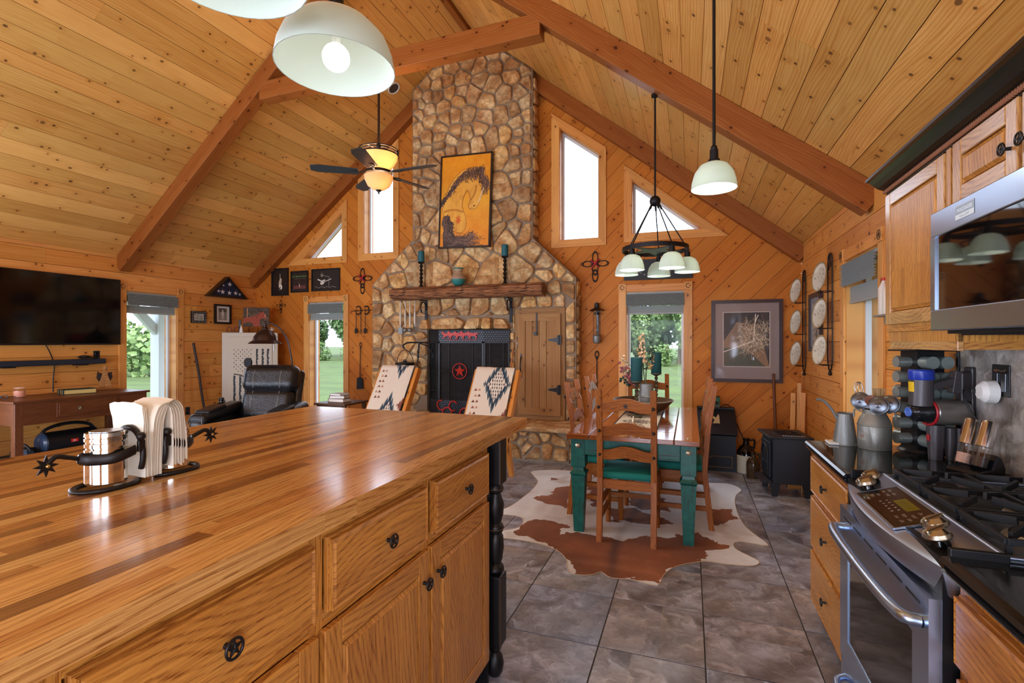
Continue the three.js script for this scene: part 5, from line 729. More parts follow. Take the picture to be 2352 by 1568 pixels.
// ---------- corner by the right-hand wall ----------
{
  const b = thing('potato_bin', 'black slant lidded wooden bin with star beside dining table', 'bin', [0.29, 0, -6.28]), w = 0.19, nv = mat(0x0d1722, 0.5);
  part('body', at(extr([[-0.26, 0], [0.25, 0], [0.25, 0.395], [0.12, 0.46], [-0.26, 0.63]].map(([z, y]) => [z, y]), 2 * w).rotateY(-PI / 2), w, 0, 0), nv, b);
  const sl = Math.atan2(0.235, 0.47), lid = part('lid', box(2 * w + 0.04, 0.018, 0.54, 0, 0, 0, 0.004), nv, b, [0, 0.53, 0.01], [sl, 0, 0]); part('lid_star', at(extr(starPts(0.135, 0.05), 0.006), 0.02, 0.009, 0.02, -PI / 2, 0.5, 0), mat(0xd9c79c, 0.6), lid); part('top_ledge', span(-w - 0.02, w + 0.02, 0.64, 0.658, -0.3, -0.18), nv, b);
  const dr = part('drawer', span(-w + 0.03, w - 0.04, 0.05, 0.17, 0.25, 0.262, 0.003), nv, b); part('worn_edge', [bar([-w + 0.03, 0.05, 0.263], [w - 0.04, 0.05, 0.263], 0.002, 4), bar([w - 0.04, 0.05, 0.263], [w - 0.04, 0.17, 0.263], 0.002, 4), bar([-0.04, 0.17, 0.263], [w - 0.04, 0.17, 0.263], 0.002, 4), tube([[-0.16, 0.165, 0.263], [-0.1, 0.15, 0.263], [-0.04, 0.17, 0.263]], 0.002, 10, 4)], mat(0xb08a58, 0.7), dr);
  const gp = picture(128, 128, (c, w2, h) => { c.fillStyle = '#1d6a4c'; c.fillRect(0, 0, w2, h); c.fillStyle = '#0f3a30'; for (let i = 0; i < 4; i++) { c.beginPath(); c.moveTo(i * 32, 50); c.lineTo(i * 32 + 16, 95); c.lineTo(i * 32 + 32, 50); c.fill(); c.beginPath(); c.arc(i * 32 + 16, 26, 4, 0, 7); c.fill(); } c.fillStyle = '#4a5148'; c.fillRect(0, 98, w2, 30); });
  const k = thing('green_tissue_box', 'green painted wooden box on top of the black bin', 'box', [0.27, 0.659, -6.5]); part('box', span(-0.065, 0.065, 0, 0.125, -0.06, 0.06, 0.004), mat(0xffffff, 0.5, { map: gp }), k); part('rim', span(-0.067, 0.067, 0.118, 0.13, -0.062, 0.062, 0.003), black, k);
  const jug = (p, s, top, low, name, label, hs) => { const o = thing(name, label, 'jug', p); part('body', faced(lathe([[0, 0], [0.08 * s, 0], [0.087 * s, 0.01], [0.087 * s, hs]], 28), 0.6), low, o); part('shoulder', faced(lathe([[0.087 * s, hs], [0.084 * s, hs + 0.03 * s], [0.06 * s, hs + 0.075 * s], [0.03 * s, hs + 0.1 * s], [0.027 * s, hs + 0.14 * s], [0.034 * s, hs + 0.15 * s], [0.034 * s, hs + 0.165 * s], [0, hs + 0.165 * s]], 28), 0.6), top, o); part('handle', tube([[0.03 * s, hs + 0.14 * s, 0], [0.07 * s, hs + 0.15 * s, 0], [0.07 * s, hs + 0.06 * s, 0]], 0.011 * s, 12, 6), top, o); };
  jug([0.585, 0, -6.07], 1.12, mat(0x100b0c, 0.1), mat(0xc6bfa9, 0.35), 'two_tone_crock_jug', 'cream and black stoneware jug standing beside the black bin', 0.2); jug([0.635, 0, -5.87], 0.8, mat(0x3a2a18, 0.2), mat(0x4a3722, 0.22), 'brown_jug', 'small brown stoneware jug beside the black stove', 0.14);
  tag0('power_cord', 'black power cord running from bin behind the stove', 'cord', [tube([[0.36, 0.68, -6.5], [0.44, 0.68, -6.55], [0.52, 0.48, -6.57], [0.6, 0.3, -6.57], [0.72, 0.14, -6.5], [0.82, 0.1, -6.3]], 0.006, 30, 5), bar([0.5, 0.53, -6.565], [0.515, 0.49, -6.565], 0.011)], black);
  // cast-iron look heating stove, its door towards the table
  const s = thing('heating_stove', 'black free standing heating stove on four splayed legs', 'stove', [0.86, 0, -5.42], 0.1), bk = mat(0x10171f, 0.45);
  part('body', span(-0.15, 0.17, 0.12, 0.545, -0.2, 0.2, 0.006), bk, s); part('top_plate', span(-0.19, 0.19, 0.545, 0.565, -0.23, 0.225, 0.006), bk, s); part('top_grille', [at(ring(0.1, 0.012, 30, 6).scale(1.1, 1.1, 0.5), 0.02, 0.566, 0, PI / 2), ...Array.from({ length: 5 }, (_, i) => at(box(0.2, 0.006, 0.012), 0.02, 0.567, 0, 0, i * 0.63, 0))], iron, s); part('heat_vent', Array.from({ length: 9 }, (_, i) => span(-0.06 + i * 0.022, -0.048 + i * 0.022, 0.566, 0.57, 0.15, 0.18)), mat(0x8d949a, 0.4), s);
  const dr2 = part('door', span(-0.172, -0.15, 0.16, 0.5, -0.15, 0.15, 0.006), bk, s); part('door_arch', [tube(Array.from({ length: 11 }, (_, i) => { const t = i / 10 * PI; return [-0.176, 0.36 + 0.1 * Math.sin(t), 0.12 * Math.cos(t)]; }), 0.008, 20, 6), bar([-0.176, 0.22, 0.12], [-0.176, 0.36, 0.12], 0.008), bar([-0.176, 0.22, -0.12], [-0.176, 0.36, -0.12], 0.008), bar([-0.178, 0.3, -0.12], [-0.178, 0.3, 0.12], 0.005), ...[-0.06, 0, 0.06].map((z) => bar([-0.178, 0.2, z], [-0.178, 0.3, z], 0.005))], bk, dr2); part('ash_lip', at(box(0.07, 0.02, 0.36), -0.2, 0.125, 0, 0, 0, 0.25), bk, s);
  for (const [x, z] of [[-0.13, 0.18], [0.15, 0.18], [-0.13, -0.18], [0.15, -0.18]]) part('leg', extr([[-0.045, 0.125], [0.045, 0.125], [0.02, 0], [-0.025, 0]], 0.03, 0.003), bk, s, [x, 0, z - 0.015]); part('gas_valve', [span(-0.02, 0.08, 0.075, 0.12, 0.12, 0.18, 0.004), bar([0.1, 0.03, 0.17], [0.1, 0.12, 0.17], 0.006)], brass, s);
  tag0('wooden_pole', 'brown wooden pole leaning on wall behind the black stove', 'pole', bar([0.93, 0, -6.35], [0.925, 1.07, -6.57], 0.016, 8), mat(0x6b3a1c, 0.5));
  for (const [x, z, h, w2, m] of [[1.1, -6.42, 0.86, 0.05, 0], [1.15, -6.36, 0.98, 0.04, 1], [1.17, -6.27, 0.88, 0.05, 2]]) one('pine_offcut', ['short pine board leaning in room corner, furthest from window', 'tallest pine board leaning in room corner', 'narrow pine board leaning in room corner against the side wall'][m], 'board', grain(at(box(w2, h, 0.02), 0, h / 2, 0, -0.08, 0, 0), 'y', PINE, [m * 0.3, 0.1]), trimPine[m], [x, 0.002, z], [0, -0.4, 0], 'boards leaning in the corner');
  // plate racks and a framed print on the right-hand wall
  const plateMap = picture(256, 256, (c, w2, h) => { c.fillStyle = '#cfc7b2'; c.fillRect(0, 0, w2, h); const r = rng(2); for (let i = 0; i < 220; i++) { c.fillStyle = ['#4a463c', '#7d7a6c', '#9a8f78'][Math.floor(r() * 3)]; c.fillRect(r() * w2, r() * h, 2 + r() * 4, 2 + r() * 10); } c.fillStyle = '#e2dccb'; c.fillRect(80, 60, 96, 150); c.fillStyle = '#6b6252'; c.fillRect(100, 90, 56, 8); });
  const plateM = mat(0xffffff, 0.35, { map: plateMap });
  for (const [z, top, bot, who] of [[-6.37, 2.25, 1.07, 'nearer the corner'], [-5.27, 2.26, 1.14, 'nearer the window']]) {
    const r = thing('plate_rack', 'black wire plate rack on right wall, ' + who, 'plate rack', [XR, bot, z], -PI / 2, 'plate racks'), h = top - bot, w2 = 0.075;
    part('wire_frame', [tube([[-w2, 0.12, 0.015], [-w2, h * 0.5, 0.015], [-w2, h - 0.12, 0.015], [-w2 * 0.75, h - 0.03, 0.015], [0, h, 0.015], [w2 * 0.75, h - 0.03, 0.015], [w2, h - 0.12, 0.015], [w2, h * 0.5, 0.015], [w2, 0.12, 0.015], [w2 * 0.4, 0.05, 0.015], [0, 0.03, 0.015], [-w2 * 0.4, 0.05, 0.015]], 0.006, 80, 5, true), ball(0.018, 0, 0.015, 0.015, 8)], black, r); part('scrollwork', [tube([[0, h - 0.01, 0.015], [0.03, h - 0.06, 0.02], [0.05, h - 0.12, 0.02], [0.03, h - 0.13, 0.02]], 0.004, 14, 5), tube([[0, h - 0.01, 0.015], [-0.03, h - 0.06, 0.02], [-0.05, h - 0.12, 0.02], [-0.03, h - 0.13, 0.02]], 0.004, 14, 5), tube([[0, h - 0.02, 0.015], [0.0, h - 0.16, 0.025]], 0.004, 6, 5)], black, r);
    [0.8, 0.5, 0.2].forEach((f, i) => { const y = bot + h * f - 0.13; part('shelf_wire', [bar([-w2 - 0.02, h * f - 0.13, 0.02], [w2 + 0.02, h * f - 0.13, 0.02], 0.004), bar([-w2, h * f - 0.13, 0.02], [-w2, h * f - 0.13, 0.1], 0.004), bar([w2, h * f - 0.13, 0.02], [w2, h * f - 0.13, 0.1], 0.004), at(ring(0.014, 0.003, 12, 5), -0.03, h * f - 0.115, 0.1), at(ring(0.014, 0.003, 12, 5), 0.03, h * f - 0.115, 0.1)], black, r);
      const p = thing('oval_plate', ['top', 'middle', 'bottom'][i] + ' speckled cream oval plate on the rack ' + who, 'plate', [XR - 0.085, y + 0.14, z], -PI / 2 + 0.42, 'plates on the wall racks'); part('plate', faced(lathe([[0, 0], [0.06, 0], [0.104, 0.016], [0.106, 0.022], [0.06, 0.008], [0, 0.008]], 30), 0.6).rotateX(PI / 2).scale(0.84, 1.28, 1).rotateX(-0.16), plateM, p); part('rim', at(ring(0.105, 0.006, 34, 6).scale(0.84, 1.28, 1), 0, 0, 0.02, -0.16), mat(0xa48a62, 0.4), p); });
  }
  framed('framed_print', 'narrow brown framed print of flowers between the plate racks', 'print', 'right', -5.83, 1.645, 0.5, 0.6, picture(250, 300, (c, w2, h) => { c.fillStyle = '#8d949a'; c.fillRect(0, 0, w2, h); c.fillStyle = '#b9b8ac'; c.fillRect(38, 40, 174, 220); const r = rng(7); for (let i = 0; i < 160; i++) { c.fillStyle = ['#4c5046', '#6a4a40', '#7d7a5c', '#9a5a4a', '#35392f'][Math.floor(r() * 5)]; c.beginPath(); c.ellipse(125 + (r() - 0.5) * 90, 150 + (r() - 0.5) * 170, 3 + r() * 9, 2 + r() * 7, r() * 3, 0, 7); c.fill(); } c.fillStyle = '#b0705a'; c.beginPath(); c.arc(130, 190, 12, 0, 7); c.fill(); }), mat(0x35201a, 0.35), { border: 0.045, depth: 0.03, coat: 0.6 });
}
// ---------- living side ----------
const puff = (w, h, d, r, x = 0, y = 0, z = 0, seg = 4) => new RoundedBoxGeometry(w, h, d, seg, Math.min(r, w / 2.02, h / 2.02, d / 2.02)).translate(x, y, z);
{ // television, soundbar and cables on the left wall
  const t = thing('television', 'large flat black television on the left wall', 'television', [XL + 0.056, 1.83, -3.66], PI / 2); t.rotation.z = 0;
  part('cabinet', span(-0.73, 0.73, -0.42, 0.42, -0.025, 0.02, 0.006), black, t); part('screen', span(-0.715, 0.715, -0.4, 0.41, 0.0195, 0.021), mat(0x050608, 0.08), t); part('bracket', span(-0.2, 0.2, -0.15, 0.15, -0.05, -0.025), iron, t);
  const s = thing('soundbar', 'long dark soundbar on wall brackets under the television', 'soundbar', [XL + 0.002, 1.205, -3.6], PI / 2); part('bar', span(-0.6, 0.6, -0.032, 0.032, 0.02, 0.11, 0.012), mat(0x1a2330, 0.6), s); for (const x of [-0.35, 0.35]) part('bracket', [span(x - 0.06, x + 0.06, -0.045, -0.033, 0, 0.1, 0.003), span(x - 0.06, x + 0.06, -0.045, 0.02, 0, 0.02)], black, s);
  tag0('ball_cap', 'small black ball cap resting on the soundbar', 'cap', [at(ball(0.06, 0, 0, 0, 12).scale(1.3, 0.35, 1), -6.97, 1.262, -3.98), at(ball(0.05, 0, 0, 0, 12).scale(1, 0.18, 1.3), -6.94, 1.25, -4.06)], black);
  tag0('television_cable', 'black cable running from television down past the soundbar', 'cable', [tube([[-7.02, 1.44, -3.6], [-7.0, 1.36, -3.63], [-7.02, 1.25, -3.68], [-7.025, 1.15, -3.7], [-7.02, 1.05, -3.69], [-7.025, 0.86, -3.69]], 0.006, 24, 5)], black);
  const plate = (p, r, label, m = black) => { const o = thing('wall_outlet', label, 'outlet', p, r, 'wall outlets'); part('plate', span(-0.036, 0.036, -0.058, 0.058, 0, 0.006, 0.003), m, o); part('socket', [span(-0.016, 0.016, 0.008, 0.04, 0.006, 0.009, 0.002), span(-0.016, 0.016, -0.04, -0.008, 0.006, 0.009, 0.002)], blackGloss, o); };
  plate([XL + 0.002, 1.275, -4.15], PI / 2, 'black wall outlet above the soundbar end'); plate([XL + 0.002, 0.42, -5.36], PI / 2, 'black wall outlet below window casing beside the walking stick');
  tag0('lamp_cord', 'thin black cord hanging from the low wall outlet', 'cord', tube([[-7.02, 0.4, -5.36], [-6.99, 0.25, -5.4], [-7.0, 0.1, -5.42], [-6.95, 0.02, -5.46]], 0.004, 14, 5), black);
}
{ // console table
  const br = mat(new THREE.Color().setRGB(0.22, 0.11, 0.07), 0.38, { map: oakMap }), o = thing('console_table', 'long dark brown console table under the television', 'table', [0, 0, 0]), x0 = -7.02, x1 = -6.3, z0 = -4.31, z1 = -2.98, y = 0.85;
  part('top', grain(span(x0, x1, y - 0.025, y, z0, z1, 0.005), 'z', OAK), br, o);
  for (const x of [x0 + 0.06, x1 - 0.06]) for (const z of [z0 + 0.06, z1 - 0.06]) part('leg', grain(span(x - 0.035, x + 0.035, 0, y - 0.025, z - 0.035, z + 0.035, 0.004), 'y', OAK, [x, z]), br, o);
  part('apron', grain(span(x1 - 0.045, x1 - 0.025, 0.6, y - 0.025, z0 + 0.09, z1 - 0.09), 'z', OAK, [0.2, 0.3]), br, o); part('end_apron', grain(span(x0 + 0.09, x1 - 0.09, 0.6, y - 0.025, z1 - 0.045, z1 - 0.025), 'x', OAK), br, o); part('end_apron', grain(span(x0 + 0.09, x1 - 0.09, 0.6, y - 0.025, z0 + 0.025, z0 + 0.045), 'x', OAK), br, o);
  const d = part('drawer', [grain(span(x1 - 0.027, x1 - 0.012, 0.65, 0.8, -3.95, -3.35, 0.003), 'z', OAK), grain(span(x1 - 0.014, x1 - 0.008, 0.67, 0.78, -3.93, -3.37, 0.003), 'z', OAK, [0.3, 0.4])], br, o); part('star_knob', [at(cyl(0.022, 0.022, 0.012, 18), x1 + 0.006, 0.725, -3.55, 0, 0, PI / 2), at(star3(0.017, 0.006), x1 + 0.012, 0.725, -3.55, 0, PI / 2, 0)], mat(0x9a8a6a, 0.35, { metalness: 0.8 }), d);
  const jar = thing('candle_jar', 'pink candle in a glass jar on the console table', 'candle', [-6.8, y + 0.001, -3.27]); part('wax', cyl(0.045, 0.05, 0.065, 20, 0, 0.036, 0), mat(0xe8a488, 0.5, { emissive: 0x000000 }), jar); part('glass', faced(lathe([[0, 0], [0.05, 0.002], [0.056, 0.02], [0.055, 0.075], [0.043, 0.09], [0.043, 0.105], [0.047, 0.105]], 24), 0.6), thinGlass, jar); part('neck_ring', at(ring(0.045, 0.004, 22, 6), 0, 0.1, 0, PI / 2), mat(0xe6c0b0, 0.3), jar);
  const bk = thing('thick_book', 'thick dark green book with yellow pages on console table', 'book', [-6.66, y + 0.001, -3.73], 1.35); part('cover', [span(-0.15, 0.15, 0, 0.006, -0.1, 0.1), span(-0.15, 0.15, 0.05, 0.056, -0.1, 0.1), at(cyl(0.028, 0.028, 0.2, 12), 0, 0, 0)].slice(0, 2).concat([span(-0.153, -0.145, 0, 0.056, -0.1, 0.1, 0.003)]), mat(0x16302c, 0.5), bk); part('pages', span(-0.145, 0.144, 0.006, 0.05, -0.094, 0.094), mat(0xd8bf74, 0.8), bk); part('spine_bands', [-0.06, 0.02, 0.07].map((z) => span(-0.1545, -0.152, 0.004, 0.052, z - 0.006, z + 0.006)), mat(0xb08a48, 0.5), bk);
  const gl = thing('eyeglasses', 'dark folded eyeglasses at the end of console table', 'glasses', [-6.72, y + 0.001, -3.08], 0.5); part('frame', [at(ring(0.025, 0.004, 18, 5).scale(1.2, 0.8, 1), -0.034, 0.024, 0), at(ring(0.025, 0.004, 18, 5).scale(1.2, 0.8, 1), 0.034, 0.024, 0), bar([-0.06, 0.025, 0], [-0.05, 0.015, -0.12], 0.003), bar([0.06, 0.025, 0], [0.05, 0.015, -0.12], 0.003)], mat(0x1a2a3a, 0.3), gl);
  const an = thing('wooden_angel', 'small weathered wooden angel figurine on console table', 'figurine', [-6.86, y + 0.001, -4.14], 1.2), wd = mat(new THREE.Color().setRGB(0.66, 0.52, 0.36), 0.8, { map: oakMap }); part('base', span(-0.09, 0.09, 0, 0.022, -0.04, 0.04, 0.003), wd, an); part('body', extr([[-0.07, 0.022], [0.075, 0.022], [0.03, 0.17], [0.018, 0.235], [-0.018, 0.235], [-0.03, 0.17]], 0.03, 0.003), wd, an, [0, 0, -0.015]); part('head', ball(0.028, 0, 0.265, 0, 12).scale(0.85, 1.2, 0.85).translate(0, -0.05, 0), wd, an);
  for (const s of [-1, 1]) part('wing', extr([[0, 0], [0.05, 0.02], [0.06, -0.05], [0.035, -0.1], [0.01, -0.06]].map(([x, y2]) => [s * (x + 0.02), y2 + 0.2]), 0.012, 0.002), darkBrown, an, [0, 0, -0.03]);
  const bx = thing('low_storage_box', 'low black storage box under the console table', 'box', [-6.72, 0, -3.55]); part('box', span(-0.22, 0.2, 0, 0.2, -0.45, 0.4, 0.01), mat(0x14161a, 0.7), bx); part('lid', span(-0.23, 0.21, 0.2, 0.22, -0.46, 0.41, 0.005), mat(0x1a1c22, 0.6), bx);
  const jb = thing('portable_speaker', 'black portable speaker with handle and red badge under console', 'speaker', [-6.62, 0.222, -3.62], PI / 2), navy = mat(0x0a0c12, 0.5);
  part('body', faced(at(cyl(0.115, 0.115, 0.5, 26), 0, 0.12, 0, 0, 0, PI / 2), 0.6), navy, jb); part('foot', span(-0.16, 0.16, 0, 0.03, -0.06, 0.06, 0.01), navy, jb); for (const s of [-1, 1]) part('end_cap', faced(at(cyl(0.118, 0.085, 0.03, 26), s * 0.258, 0.12, 0, 0, 0, -s * PI / 2), 0.6), mat(0x2a3a50, 0.25), jb); part('handle', tube([[-0.27, 0.14, 0], [-0.23, 0.25, 0], [-0.1, 0.3, 0], [0.1, 0.3, 0], [0.23, 0.25, 0], [0.27, 0.14, 0]], 0.018, 30, 8), navy, jb);
  const lg = picture(128, 64, (c, w, h) => { c.fillStyle = '#d8281e'; c.fillRect(0, 0, w, h); c.fillStyle = '#f4ece8'; c.font = 'bold 46px sans-serif'; c.textAlign = 'center'; c.fillText('JBL', w / 2, 49); }); part('badge', span(-0.035, 0.035, 0.105, 0.142, 0.113, 0.118, 0.001), mat(0xc8241c, 0.4), jb); part('badge_print', new THREE.PlaneGeometry(0.068, 0.034).translate(0, 0.1235, 0.1187), mat(0xffffff, 0.4, { map: lg }), jb);
  const cab = thing('camera_gear', 'tangle of dark camera gear on the low storage box', 'gear', [-6.64, 0.222, -3.24], 0.4); part('case', puff(0.16, 0.1, 0.12, 0.02, 0, 0.05, 0), mat(0x10131a, 0.6), cab); part('strap', [tube([[-0.1, 0.02, 0.05], [-0.06, 0.12, 0.06], [0.03, 0.14, 0.04], [0.1, 0.05, 0.03]], 0.012, 18, 6)], black, cab); part('lens', at(cyl(0.03, 0.03, 0.06, 16), 0.09, 0.05, 0.06, PI / 2, 0, 0.3), mat(0x2c3f52, 0.3), cab);
}
{ // things on the left wall beyond the window
  const fl = picture(512, 256, (c, w, h) => { c.fillStyle = '#17213f'; c.fillRect(0, 0, w, h); c.fillStyle = '#e6e6ea'; const st = (x, y, R) => { c.beginPath(); for (let i = 0; i < 10; i++) { const a = -PI / 2 + i * PI / 5, q = i % 2 ? R * 0.4 : R; c.lineTo(x + q * Math.cos(a), y + q * Math.sin(a)); } c.fill(); }; st(290, 90, 30); st(200, 190, 32); st(285, 195, 32); st(365, 190, 30); st(150, 185, 22); st(420, 200, 20); st(210, 110, 16); });
  const f = thing('flag_case', 'dark triangular display case with a folded starry flag', 'display case', [XL + 0.002, 2.15, -5.99], PI / 2), tri = (s, o = 0) => [[-0.37 * s, o], [0.37 * s, o], [0, 0.34 * s + o]]; ringPieces(f, 'case_side', tri(0.84, 0.025), tri(1), 0, 0.09, [darkBrown], 3);
  const fg = prism(tri(0.84, 0.025), 0.02, 0.05, (p) => [(p[0] + 0.37) / 0.74, p[1] / 0.34]); part('folded_flag', fg, mat(0xffffff, 0.85, { map: fl }), f); part('glass', prism(tri(0.84, 0.025), 0.07, 0.072), thinGlass, f); part('backing', prism(tri(0.99), 0, 0.012), darkBrown, f);
  const s1 = framed('small_photo_frame', 'small black photo frame with white studs on left wall', 'photo', 'left', 5.53, 1.82, 0.25, 0.18, picture(160, 110, (c, w, h) => { c.fillStyle = '#b9bcb4'; c.fillRect(0, 0, w, h); speck(c, w, h, 400, ['#8a8f86', '#d8dcd6', '#6f7a66', '#a88a78'], 5, 14); }), black, { border: 0.035 });
  const stud = []; for (let i = 0; i < 9; i++) for (const y of [-0.074, 0.074]) stud.push(ball(0.005, -0.11 + i * 0.0275, y, 0.02, 6)); for (let i = 0; i < 5; i++) for (const x of [-0.11, 0.11]) stud.push(ball(0.005, x, -0.05 + i * 0.025, 0.02, 6)); part('studs', merge(stud), white, s1).userData.kind = 'stuff';
  framed('framed_photo', 'black framed sepia photo of a standing man on left wall', 'photo', 'left', 5.94, 1.885, 0.3, 0.31, picture(240, 250, (c, w, h) => { c.fillStyle = '#d9d6cf'; c.fillRect(0, 0, w, h); c.fillStyle = '#8f8a80'; c.fillRect(45, 30, 150, 190); c.fillStyle = '#5b584f'; c.fillRect(45, 30, 150, 60); c.fillStyle = '#d8d4ca'; c.beginPath(); c.ellipse(120, 70, 14, 17, 0, 0, 7); c.fill(); c.fillRect(98, 88, 44, 56); c.fillStyle = '#c2bdb0'; c.fillRect(100, 144, 18, 60); c.fillRect(123, 144, 18, 60); c.fillStyle = '#3a3833'; c.fillRect(100, 48, 40, 10); }), black, { border: 0.03, depth: 0.03 });
  tag0('walking_stick', 'dark knobbly walking stick leaning beside the window', 'stick', tube([[-7.0, 1.43, -5.42], [-6.97, 1.0, -5.48], [-6.94, 0.6, -5.52], [-6.9, 0.02, -5.6]], 0.018, 20, 7), mat(0x33211a, 0.5));
  const cr = thing('stoneware_crock', 'white stoneware crock with blue mark beside the recliner', 'crock', [-6.35, 0, -5.35]); part('body', faced(lathe([[0, 0], [0.14, 0], [0.15, 0.02], [0.15, 0.42], [0.157, 0.43], [0.157, 0.45], [0.14, 0.45], [0.138, 0.03], [0, 0.02]], 30), 0.6), mat(0xd6d6cc, 0.35), cr); part('blue_stamp', [at(ring(0.02, 0.003, 16, 5), 0.106, 0.37, 0.107, 0, PI / 4, 0), at(ring(0.01, 0.003, 12, 5), 0.106, 0.37, 0.107, 0, PI / 4, 0)], mat(0x2c4a8a, 0.4), cr);
  const gj = thing('glass_jug', 'dark glass jug standing inside the white crock', 'jug', [-6.35, 0.03, -5.35]); part('body', faced(lathe([[0, 0], [0.11, 0], [0.115, 0.02], [0.115, 0.46], [0.09, 0.52], [0.04, 0.545], [0.036, 0.575], [0.042, 0.58], [0, 0.58]], 24), 0.6), mat(0x1b120c, 0.15), gj); part('cap', [cyl(0.035, 0.035, 0.03, 14, 0, 0.597, 0), at(ring(0.016, 0.006, 12, 6), 0.05, 0.56, 0)], black, gj);
}
{ // pale gun cabinet with a stencilled flag standing across the corner
  const fp = picture(512, 1024, (c, w, h) => { c.fillStyle = '#cfc4ae'; c.fillRect(0, 0, w, h); const r = rng(12); c.fillStyle = '#17181a'; for (let i = 0; i < 9; i++) for (let j = 0; j < 11; j++) if ((i + j) % 2 === 0 && r() > 0.06) { c.beginPath(); const x = 70 + i * 25, y = 120 + j * 25, R = 7 + r() * 3; for (let k = 0; k < 10; k++) { const a = k * PI / 5, q = k % 2 ? R * 0.5 : R; c.lineTo(x + q * Math.cos(a), y + q * Math.sin(a)); } c.fill(); } const stripe = (x, y0, wd) => { for (let y = y0; y < 900; y += 3) { const a = (r() - 0.5) * 6 + (noise(y * 0.08, x) - 0.5) * 8; if (r() > 0.02) c.fillRect(x + a * 0.5, y, wd + a, 3.4); } }; for (const x of [62, 130, 200, 268]) stripe(x, 420, 24); for (const x of [330, 398, 462]) stripe(x, 110, 24); });
  const cream = mat(0xcdc3ae, 0.45), o = thing('gun_cabinet', 'tall cream steel cabinet stencilled with a black flag in the corner', 'cabinet', [-6.515, 0, -6.0], 0.758);
  part('body', span(-0.39, 0.39, 0, 1.59, -0.3, 0, 0.008), cream, o); part('door', span(-0.32, 0.31, 0.1, 1.52, 0, 0.014, 0.004), cream, o); part('stencilled_flag', new THREE.PlaneGeometry(0.6, 1.36).translate(-0.005, 0.8, 0.0148), mat(0xffffff, 0.5, { map: fp }), o); part('hinge', [bar([0.335, 1.3, 0.006], [0.335, 1.4, 0.006], 0.008), bar([0.335, 0.3, 0.006], [0.335, 0.4, 0.006], 0.008)], steel, o);
  const top = (dx, dz) => { const c = Math.cos(0.758), s = Math.sin(0.758); return [-6.515 + dx * c + dz * s, 1.591, -6.0 - dx * s + dz * c]; };
  const hp = picture(380, 320, (c, w, h) => { c.fillStyle = '#4a4640'; c.fillRect(0, 0, w, h); speck(c, w, h, 500, ['#6a6658', '#3a3630', '#5c5e4c', '#7a6a5a'], 8, 16); c.fillStyle = '#9c4f42'; c.beginPath(); c.moveTo(0, 190); c.bezierCurveTo(60, 150, 140, 170, 200, 120); c.bezierCurveTo(230, 90, 270, 70, 290, 60); c.lineTo(300, 85); c.bezierCurveTo(330, 120, 345, 160, 350, 185); c.lineTo(325, 195); c.bezierCurveTo(290, 180, 270, 175, 250, 200); c.bezierCurveTo(240, 250, 250, 290, 245, 320); c.lineTo(150, 320); c.bezierCurveTo(150, 270, 120, 240, 60, 250); c.lineTo(0, 270); c.fill(); c.strokeStyle = '#5a2a24'; c.lineWidth = 7; c.beginPath(); c.moveTo(290, 62); c.bezierCurveTo(240, 90, 200, 130, 190, 190); c.stroke(); c.fillStyle = '#e8c9b8'; c.fillRect(318, 110, 7, 50); c.fillStyle = '#e0a878'; c.fillRect(50, 10, 8, 160); });
  const ph = thing('horse_photo', 'glossy photo of a chestnut horse on a wire easel on cream cabinet', 'photo', top(0.08, -0.16), 0.6); part('photo_panel', at(box(0.38, 0.31, 0.012), 0, 0.25, 0.02, -0.12, 0, 0), black, ph); part('photo_print', at(new THREE.PlaneGeometry(0.375, 0.305), 0, 0.251, 0.0275, -0.12, 0, 0), mat(0xffffff, 0.15, { map: hp }), ph); part('wire_easel', [tube([[-0.1, 0, 0.08], [-0.1, 0.02, 0.05], [-0.1, 0.095, 0.04], [-0.1, 0.1, 0.06]], 0.004, 12, 5), tube([[0.1, 0, 0.08], [0.1, 0.02, 0.05], [0.1, 0.095, 0.04], [0.1, 0.1, 0.06]], 0.004, 12, 5), bar([-0.1, 0.06, 0.045], [0.1, 0.06, 0.045], 0.003), bar([0, 0, -0.1], [0, 0.25, 0], 0.004)], iron, ph);
  const rh = thing('red_horse_figurine', 'pair of small dark red horseshoe loops on the cream cabinet', 'ornament', top(-0.24, -0.1), 0.7); part('loops', [-0.06, 0.04].map((x) => tube([[x - 0.03, 0, 0], [x - 0.03, 0.06, 0], [x, 0.09, 0], [x + 0.03, 0.06, 0], [x + 0.03, 0, 0]], 0.007, 16, 6)), mat(0x7a2620, 0.5), rh); part('base', span(-0.1, 0.08, 0, 0.008, -0.02, 0.02), iron, rh);
  const wf = thing('white_figurine', 'small white angel figurine on the cream cabinet', 'figurine', top(-0.13, -0.06), 0.7); part('gown', lathe([[0, 0], [0.03, 0], [0.012, 0.09], [0, 0.1]], 14), white, wf); part('head', ball(0.013, 0, 0.105, 0, 10), mat(0xd8b888, 0.5), wf); const bd = thing('black_bar_ornament', 'upright black bar ornament beside horse photo', 'ornament', top(-0.16, -0.19), 0.7); part('bar', span(-0.018, 0.018, 0.004, 0.2, -0.012, 0.012, 0.003), black, bd); part('foot', span(-0.03, 0.03, 0, 0.006, -0.025, 0.025), black, bd);
  const gm = thing('shot_glass', 'small clear glass at the edge of cream cabinet', 'glass', top(0.31, -0.08)); part('glass', lathe([[0, 0.004], [0.025, 0.004], [0.032, 0.09], [0.034, 0.09], [0.028, 0], [0, 0]], 18), thinGlass, gm); part('print_band', cyl(0.031, 0.0325, 0.03, 18, 0, 0.05, 0), mat(0xa8a4a0, 0.4), gm);
}
